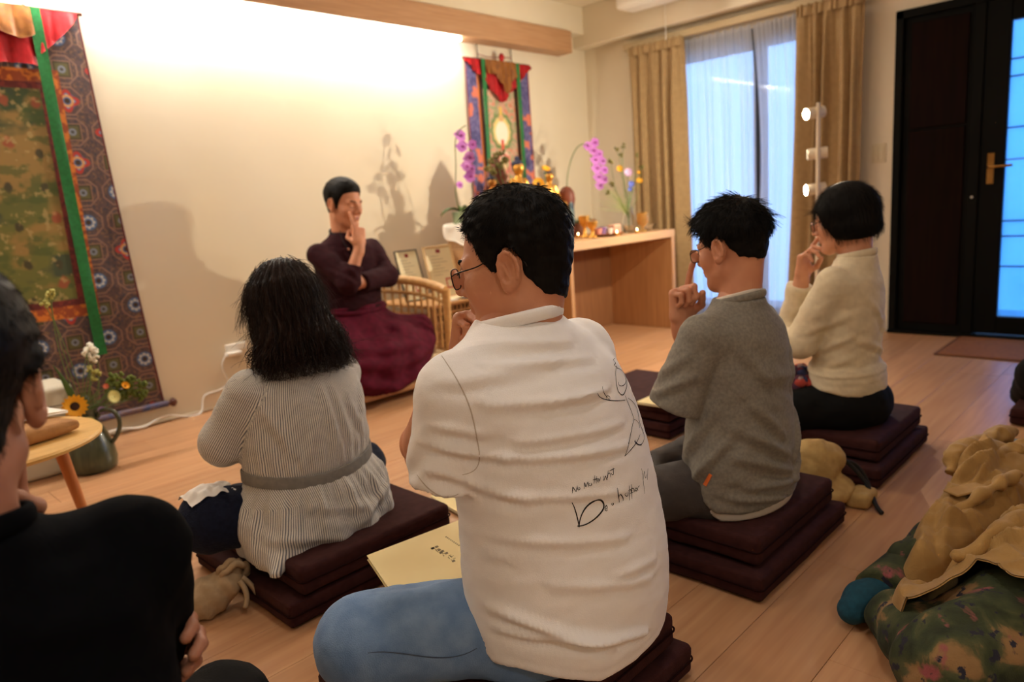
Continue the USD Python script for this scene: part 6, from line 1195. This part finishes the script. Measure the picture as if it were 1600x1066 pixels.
# ---------------------------------------------------------------- things on the floor and laps
linen = mat('khaki_linen', (176, 150, 116), (162, 136, 102), rough=.9, scale=40., bump=.5, bscale=320.)
PO = V(.665, 1.80, 0); DB = thing('drawstring_bag', 'khaki linen drawstring bag on the floor beside the striped dress', 'bag', PO)
f = lambda p: smin(smin(rc(p, (-.10, .06, .012), (-.03, .03, .04), .016, .048), rc(p, (-.03, .03, .04), (.025, .0, .075), .048, .040), .03), rc(p, (-.02, .075, .015), (.0, .03, .05), .02, .04), .03)
m = sdf_mesh(lambda p: smax(f(p), .002 - p[:, 2], .01), (-.16, -.08, -.01), (.12, .14, .16), .0055); v = np.asarray(m.vertices); part('bag_body', displace(m, (meshkit.fbm(v * 30, 3, 4) - .5) * .010 + .002 * np.sin(v[:, 0] * 150 + v[:, 2] * 60)), linen, DB, smooth=True)
for k, (r, z, x, y) in enumerate(((.034, .10, .045, -.012), (.028, .112, .038, -.006), (.036, .088, .05, -.01))):
    t = np.linspace(0, 6.283, 25)[:-1]; part('ruffle', tube(np.stack([x + r * np.cos(t), y - .012 * np.sin(t) + .006 * k, z + r * .8 * np.sin(t) + .004 * np.sin(5 * t)], 1), .0085, 8, closed=True), linen, DB, smooth=True)
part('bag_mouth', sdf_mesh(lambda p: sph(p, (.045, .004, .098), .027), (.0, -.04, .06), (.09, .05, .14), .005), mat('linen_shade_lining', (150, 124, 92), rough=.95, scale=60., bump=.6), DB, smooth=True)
for pth in ([(.055, -.03, .09), (.075, -.045, .055), (.082, -.05, .03)], [(.045, -.035, .085), (.05, -.055, .05), (.04, -.06, .02)]): part('tie_end', tube(smoothpath(pth, 6), [.007] * 18, 8), linen, DB, smooth=True)
TO = V(.71, 1.885, .315); TS = thing('tissue', 'crumpled white tissue lying on the navy knee', 'tissue', TO); u, w = np.meshgrid(np.linspace(-1, 1, 26), np.linspace(-1, 1, 22), indexing='ij')
part('sheet', grid(np.stack([u * .062, w * .045, .008 + .016 * (meshkit.noise(np.stack([u * 3, w * 3, 0 * u], -1).reshape(-1, 3), 5).reshape(u.shape) - .4) - .016 * (u ** 2 + w ** 2)], -1), .0015), mat('tissue_paper', (236, 230, 222), rough=.9), TS, smooth=True)

def booklet(name, label, corners, thick, cm, glyphs=True):
    """A thin booklet given by three corners on its upper face (origin, along the spine, along the foot)."""
    a, b, c = map(np.asarray, corners); X_ = c - a; Y_ = b - a; n = np.cross(X_, Y_); n /= np.linalg.norm(n); n = n if n[2] > 0 else -n
    T = thing(name, label, 'booklet', a); bx = lambda u0, u1, v0, v1, h0, h1: tm(m3.Manifold.hull_points(np.array([X_ * u + Y_ * v + n * h for u in (u0, u1) for v in (v0, v1) for h in (h0, h1)])))
    part('cover', [bx(0, 1, 0, 1, -.0015, 0), bx(0, 1, 0, 1, -thick, -thick + .0015)], cm, T, smooth=False); part('pages', bx(.01, .985, .012, .988, -thick + .0015, -.0015), white_paper, T, smooth=False)
    if glyphs:
        r = random.Random(4); gs = []
        for k in range(6):
            u, v = .33 + .062 * k, .50 + .012 * k
            for _ in range(5):
                du, dv = r.uniform(-.02, .03), r.uniform(-.022, .022); gs.append(bx(u + du, u + du + r.choice((.004, .032)), v + dv, v + dv + r.choice((.005, .026)), 0, .0004))
        for k in range(9): gs.append(bx(.22 + .03 * k, .235 + .03 * k, .655 + .004 * k, .668 + .004 * k, 0, .0004))
        part('title', gs, mat('booklet_print', (120, 106, 80), rough=.8), T, smooth=False, kind='stuff', label='small column of printed characters')
    return T
cream_cover = mat('cream_cover', (232, 214, 160), (226, 206, 150), rough=.7, scale=4.)
z1 = .236; A1 = onz(573, 868, z1); B1 = onz(735, 806, z1); C1 = A1 + (onz(618, 935, z1) - A1) * 1.15
booklet('booklet', 'cream booklet with printed title lying over the jeans of the white shirt man', (A1, B1, C1), .012, cream_cover)
z2 = .018; A2 = onz(672, 775, z2); B2 = onz(715, 800, z2); booklet('booklet', 'cream booklet on the floor behind the brown cushion of the striped dress', (A2, A2 + (B2 - A2) * 1.6, A2 + (onz(735, 748, z2) - A2)), .010, cream_cover)
z3 = .1615; A3 = onz(994, 628, z3); B3 = onz(1062, 598, z3); C3 = onz(1058, 637, z3); booklet('booklet', 'cream booklet lying on the cushions beside the grey T-shirt', (A3, B3, C3), .010, cream_cover, glyphs=False)

tan = mat('tan_canvas', (190, 158, 100), (176, 142, 86), rough=.9, scale=40., bump=.5, bscale=300.); bstrap = mat('black_webbing', (20, 19, 18), rough=.8)
BO = V(2.24, .845, 0); BG = thing('tan_bag', 'tan canvas bag with black strap slumped on the floor behind the grey T-shirt', 'bag', BO)
f = lambda p: smin(smin(ell(p, (-.04, .03, .10), (.11, .08, .10)), rc(p, (-.06, .02, .15), (.02, -.02, .135), .045, .04), .04), ell(p, (-.02, -.01, .04), (.13, .09, .045)), .03)
m = sdf_mesh(lambda p: smax(f(p), .003 - p[:, 2], .01), (-.24, -.16, -.01), (.18, .18, .25), .0065); v = np.asarray(m.vertices); part('bag_body', displace(m, (meshkit.fbm(v * 18, 3, 4) - .5) * .022), tan, BG, smooth=True)
part('strap', tube(smoothpath([(-.02, -.03, .15), (.05, -.08, .10), (.04, -.13, .045), (.0, -.16, .02), (-.03, -.19, .006)], 8), .007, 8), bstrap, BG, smooth=True); part('strap', tube(smoothpath([(.04, -.05, .12), (.09, -.09, .08), (.08, -.12, .03), (.03, -.14, .012)], 8), .006, 8), bstrap, BG, smooth=True)
m = sdf_mesh(lambda p: smax(sbox(p, (.015, -.115, .025), (.05, .035, .024), .016), .002 - p[:, 2], .006), (-.06, -.17, -.01), (.09, -.06, .07), .005); part('front_pouch', displace(m, (meshkit.fbm(np.asarray(m.vertices) * 30, 2, 6) - .5) * .008), tan, BG, smooth=True)
KO = V(2.585, 1.06, .262); yarn = [(120, 40, 48), (56, 58, 96), (170, 150, 150), (90, 50, 70), (180, 70, 60)]
KS = thing('knitted_scarf', 'multicoloured knitted scarf bunched in the lap of the cream sweatshirt', 'scarf', KO)
for k in range(46):
    a, b = rng.uniform(-1, 1, 2); h = .055 * (1 - .6 * (a * a + b * b)); c = yarn[k % 5]; s = rng.uniform(.012, .02)
    part('yarn_tuft', tm(m3.Manifold.sphere(1, 8).scale([s * 1.3, s, s]).rotate([0, 0, float(rng.uniform(0, 180))]).translate([a * .10, b * .055, h + .02])), mat('yarn_%d' % (k % 5), c, rough=1., scale=200., bump=.8), KS, smooth=True)
part('scarf_body', sdf_mesh(lambda p: ell(p, (0, 0, .025), (.115, .065, .045)), (-.14, -.09, -.03), (.14, .09, .09), .009), mat('yarn_3', (90, 50, 70)), KS, smooth=True)

# ---- people mostly outside the frame
def plain_person(loc, label, shirt_m, trouser_m, kn=((-.32, .2, .10), (.32, .22, .10)), seat=.0, rz=0., legs=True):
    global q
    q = pose(head=V(.0, .03, .73 + seat), hrot=rot(pitch=-.1), hs=1., full=1., neck=(.05, .056), neckbase=(0, 0, .60 + seat), hand=.95, ah=(.045, .038, .028), secs=[(z + seat, 0, 0, a, b) for z, a, b in ((.0, .19, .13), (.08, .2, .14), (.2, .19, .13), (.33, .18, .12), (.45, .18, .11), (.51, .16, .095), (.55, .12, .08), (.585, .08, .068), (.605, .06, .06))],
             shL=(-.165, .01, .49 + seat), elL=(-.20, .10, .27 + seat), wrL=(-.02, .20, .17 + seat), frL=((.9, .1, -.1), (.1, .2, -1)), thL=TH_OUT, shR=(.165, .01, .49 + seat), elR=(.20, .10, .27 + seat), wrR=(.02, .22, .18 + seat), frR=((-.9, .1, -.1), (-.1, .2, -1)), thR=TH_OUT, curl_r=RELAX, curl_l=RELAX,
             hipL=(-.09, 0, .09 + seat), knL=kn[0], anL=(.05, .34, .06), hipR=(.09, 0, .09 + seat), knR=kn[1], anR=(-.05, .30, .06))
    q.legs = legs
    T = thing('person', label, 'person', loc, rz); part('body', body_mesh(q), skin, T, smooth=True)
    def f(p):
        d = stack(p, [(z, a, b, c + .008, e + .008) for z, a, b, c, e in q.secs]); d = smin(d, rc(p, V(*q.shL), V(*q.shR), .052), .05)
        for S_, E_, W_ in ((q.shL, q.elL, q.wrL), (q.shR, q.elR, q.wrR)): d = smin(d, smin(rc(p, S_, E_, .06, .054), sleeve(p, E_, V(*W_) * .9 + V(*E_) * .1, .052, .045), .03), .02)
        return smax(d, .03 + seat - p[:, 2], .006)
    m = sdf_mesh(f, (-.32, -.2, 0), (.32, .38, .68 + seat), .012); part('top', displace(m, (meshkit.fbm(np.asarray(m.vertices) * 16, 3, 3) - .5) * .014), shirt_m, T, smooth=True)
    if legs: part('trousers', trousers((0, 0, .07 + seat), (.19, .13, .085), ((-.09, .01, .09 + seat), (.09, .01, .09 + seat)), kn, ((.03, .33, .05), (-.03, .31, .06)), .085, .075, .052, .004, ((-.46, -.16, -.01), (.46, .44, .3 + seat)), h=.011, seed=12), trouser_m, T, smooth=True)
    hm = hair_cap(q, lambda ph, az: .006 + .016 * np.clip((ph[:, 2] + .0) / .06, 0, 1), LOW_MAN, h=.006); part('hair', hm, hair_black, T, smooth=True); return T
plain_person((3.62, .20, 0), 'person in black whose knee shows at the far right edge', mat('black_top', (20, 20, 21), rough=.9), blk, kn=((-.29, .24, .215), (.30, .24, .215)), seat=.13)

# the person in tie-dye trousers whose legs reach in from the lower right corner
def dye(N, L):
    L[:] = [l for l in L if l[1] != 'p.base_color']
    N.update({'n1': ('noise_texture', {'scale': 12., 'detail': 9., 'distortion': .5}), 'n2': ('noise_texture', {'scale': 16., 'detail': 8., 'distortion': .4}), 'n3': ('noise_texture', {'scale': 34., 'detail': 8.}), 'r1': ('rgb_ramp', {'ramp': [(.36, lin((34, 42, 24))), (.50, lin((56, 64, 36))), (.58, lin((78, 80, 48))), (.63, lin((140, 108, 68))), (.75, lin((156, 120, 78)))]}),
              'r2': ('rgb_ramp', {'ramp': [(.60, (0, 0, 0)), (.68, (1, 1, 1))]}), 'r3': ('rgb_ramp', {'ramp': [(.60, (0, 0, 0)), (.64, (1, 1, 1))]}), 'm1': ('mix_color', {'b': lin((150, 78, 82))}), 'm2': ('mix_color', {'b': lin((34, 34, 50))}), 'm3': ('mapping', {'location': (3.1, 1.7, .4)})})
    L += [('tc.object', 'n1.vector'), ('tc.object', 'm3.vector'), ('m3.vector', 'n2.vector'), ('m3.vector', 'n3.vector'), ('n1.fac', 'r1.fac'), ('n2.fac', 'r2.fac'), ('n3.fac', 'r3.fac'), ('r1.color', 'm1.a'), ('r2.color', 'm1.fac'), ('m1.result', 'm2.a'), ('r3.color', 'm2.fac'), ('m2.result', 'p.base_color')]
tie = mat('tie_dye_cotton', (60, 70, 40), rough=.9, bump=.4, bscale=300., extra=dye)
TD0 = V(2.55, .02, 0); TD = plain_person(TD0, 'person in green tie-dye trousers and a teal sock at the lower right corner', mat('olive_top', (88, 80, 60), rough=.9), tie, legs=False)
lg = lambda p: p + TD0
def f_td(p):
    w = p + TD0; a = smin(rc(w, (2.45, .10, .09), (2.35, .36, .10), .10, .085), rc(w, (2.35, .36, .10), (1.78, .455, .07), .085, .062), .03); b = smin(rc(w, (2.45, .0, .10), (1.9, .15, .14), .11, .115), rc(w, (1.9, .15, .14), (1.40, .285, .098), .115, .098), .03)
    b = smin(b, rc(w, (1.40, .285, .085), (1.56, .42, .06), .085, .064), .03); return smax(smin(a, b, .015), .003 - w[:, 2], .01)
m = sdf_mesh(f_td, V(1.3, -.15, -.02) - TD0, V(2.62, .58, .32) - TD0, .009); v = np.asarray(m.vertices); part('trousers', displace(m, (meshkit.fbm(v * 17, 3, 5) - .5) * .022 + .004 * np.sin(v[:, 0] * 50 + 40 * v[:, 1] + 4 * meshkit.noise(v * 8))), tie, TD, smooth=True)
f_so = lambda w: smax(smin(rc(w, (1.74, .47, .055), (1.62, .515, .045), .045, .040), rc(w, (1.62, .515, .045), (1.575, .525, .04), .042, .032), .02), .003 - w[:, 2], .008)
part('sock', sdf_mesh(lambda p: f_so(p + TD0), V(1.5, .4, -.01) - TD0, V(1.82, .6, .13) - TD0, .006), mat('teal_sock', (18, 74, 92), (14, 62, 80), rough=.95, scale=90., bump=.4), TD, smooth=True, label='teal sock')
part('trouser_cuff', sdf_mesh(lambda p: (lambda w: smax(smax(rc(w, (1.9, .45, .065), (1.655, .495, .055), .062, .055), (1.655 - w[:, 0]), .006), .003 - w[:, 2], .008))(p + TD0), V(1.6, .38, -.01) - TD0, V(1.95, .6, .15) - TD0, .007), tie, TD, smooth=True)
kj = mat('khaki_jacket_cotton', (172, 134, 76), (158, 120, 64), rough=.85, scale=20., bump=.4, bscale=300., sheen=.1)
JK = thing('khaki_jacket', 'khaki cotton jacket spread over the tie-dye trousers', 'jacket', TD0)
from scipy import ndimage
hx, hy = np.arange(1.3, 2.85, .01), np.arange(-.15, .70, .01); HM = np.zeros((len(hx), len(hy)))
np.maximum.at(HM, (np.clip(((w_ := v + TD0)[:, 0] - 1.3) / .01, 0, len(hx) - 1).astype(int), np.clip((w_[:, 1] + .15) / .01, 0, len(hy) - 1).astype(int)), w_[:, 2])
HM = ndimage.gaussian_filter(ndimage.grey_dilation(HM, size=(5, 5)), 1.3)
ns, nt = 150, 90; s_ = np.linspace(0, 1, ns)[:, None]; t_ = np.linspace(0, 1, nt)[None]
jx = 1.50 + 1.22 * s_ + 0 * t_ - .05 * np.sin(7 * t_ + 1) * (1 - s_) - .03 * (1 - s_) * np.sin(17 * t_); far = np.interp(1.50 + 1.22 * s_, [1.5, 1.62, 1.85, 2.05, 2.3, 2.72], [.415, .455, .50, .475, .53, .52]); jy = .04 + (far - .04) * t_ + .012 * np.sin(19 * s_) * t_ + .006 * np.sin(43 * s_) * t_
base = ndimage.map_coordinates(HM, [(jx - 1.3) / .01, (jy + .15) / .01], order=1, mode='nearest'); base = np.maximum(base, .02) + .016 + .05 * np.exp(-((jx - 2.28) / .16) ** 2 - ((jy - .44) / .07) ** 2)
w = np.stack([jx, jy, 0 * jx], -1).reshape(-1, 3)
rg = lambda k, sd, pw=2.5: (1 - np.abs(2 * meshkit.noise((w + .05 * meshkit.noise(w * 6, sd + 50)[:, None]) @ rot(.6) * k, sd) - 1)) ** pw
JS = [(830, 240, 1080, 180, .010, .020), (770, 330, 1080, 230, .011, .022), (940, 350, 1080, 250, .009, .018), (690, 610, 900, 560, .012, .018), (900, 560, 1200, 640, .012, .018), (680, 740, 900, 745, .010, .016), (900, 745, 1060, 700, .010, .016), (1000, 770, 620, 960, .008, .014), (1080, 770, 1300, 850, .011, .022), (720, 480, 690, 720, .012, .015), (1090, 330, 1310, 420, .012, .018), (1100, 700, 1320, 760, .010, .020), (500, 950, 900, 1000, .010, .014), (900, 1000, 1280, 1010, .010, .016), (1120, 880, 1180, 1000, .010, .014), (850, 120, 1000, 60, .010, .016)]
fj = []
for x0, y0, x1, y1, ww, hh in JS: a, b = onz(1340 + x0 / 5.077, 690 + y0 / 5.077, .19), onz(1340 + x1 / 5.077, 690 + y1 / 5.077, .19); fj.append((a[0], a[1], b[0], b[1], ww, hh))
fo = .022 * rg([4, 12, 1], 15) + .013 * rg([14, 6, 1], 16) + .006 * rg([26, 18, 1], 18) + folds_back(w[:, [0, 2, 1]], np.tile(V(0, 0, 1.), (len(w), 1)), fj, face=(0, 0, 1))
jz = base + np.maximum(fo.reshape(base.shape), -.006); jz = np.where(t_ > .9, jz * (1 - .75 * ((t_ - .9) / .1) ** 1.5) + .006, jz)
part('jacket_body', grid(np.stack([jx, jy, jz], -1) - TD0, .004), kj, JK, smooth=True)
for k, (pth, r) in enumerate((([(2.16, .47, .19), (2.28, .46, .225), (2.40, .43, .225), (2.52, .39, .22)], .026), ([(2.10, .44, .18), (2.22, .41, .21), (2.33, .37, .21), (2.45, .32, .22)], .022), ([(1.58, .33, .225), (1.75, .25, .265), (1.95, .20, .285), (2.15, .17, .28)], .014), ([(1.90, .42, .17), (2.0, .37, .205), (2.15, .31, .225)], .012))):
    mm = tube(smoothpath(pth, 10), np.concatenate([np.linspace(.5, 1, 8), np.ones(10 * len(pth) - 14), np.linspace(1, .6, 6)]) * r, 14); mm.apply_translation(-TD0); mm = trimesh.Trimesh(*trimesh.remesh.subdivide(mm.vertices, mm.faces), process=False); vv = np.asarray(mm.vertices)
    part('sleeve_roll' if k < 2 else 'gathered_fold', displace(mm, ((1 - np.abs(2 * meshkit.noise(vv * 24, 20 + k) - 1)) ** 2 - .4) * .014 + (meshkit.noise(vv * 12, k) - .5) * .012), kj, JK, smooth=True)
part('pocket_flap', moved(box(-.055, .055, -.022, .022, 0, .006, .002), (2.02 - TD0[0], .40 - TD0[1], .205), rz=-.5), kj, JK)
DN = thing('denim_cloth', 'piece of pale blue denim behind the khaki jacket at the right edge', 'cloth', (2.84, .425, 0)); m = sdf_mesh(lambda p: smax(ell(p, (0, 0, .035), (.10, .07, .055)), .003 - p[:, 2], .01), (-.18, -.14, -.01), (.18, .14, .3), .01); part('cloth_fold', displace(m, (meshkit.fbm(np.asarray(m.vertices) * 14, 3, 2) - .5) * .03), mat('pale_denim', (118, 136, 150), (104, 122, 138), rough=.9), DN, smooth=True)
GK = thing('grey_cloth', 'pale lavender-grey folded cloth at the bottom right edge', 'cloth', (1.255, .14, 0)); m = sdf_mesh(lambda p: smax(ell(p, (0, 0, .05), (.085, .07, .10)), .003 - p[:, 2], .01), (-.14, -.12, -.01), (.14, .12, .2), .008); part('cloth_fold', displace(m, (meshkit.fbm(np.asarray(m.vertices) * 14, 3, 2) - .5) * .012), mat('lavender_grey_knit', (148, 136, 144), (134, 124, 132), rough=.95), GK, smooth=True)
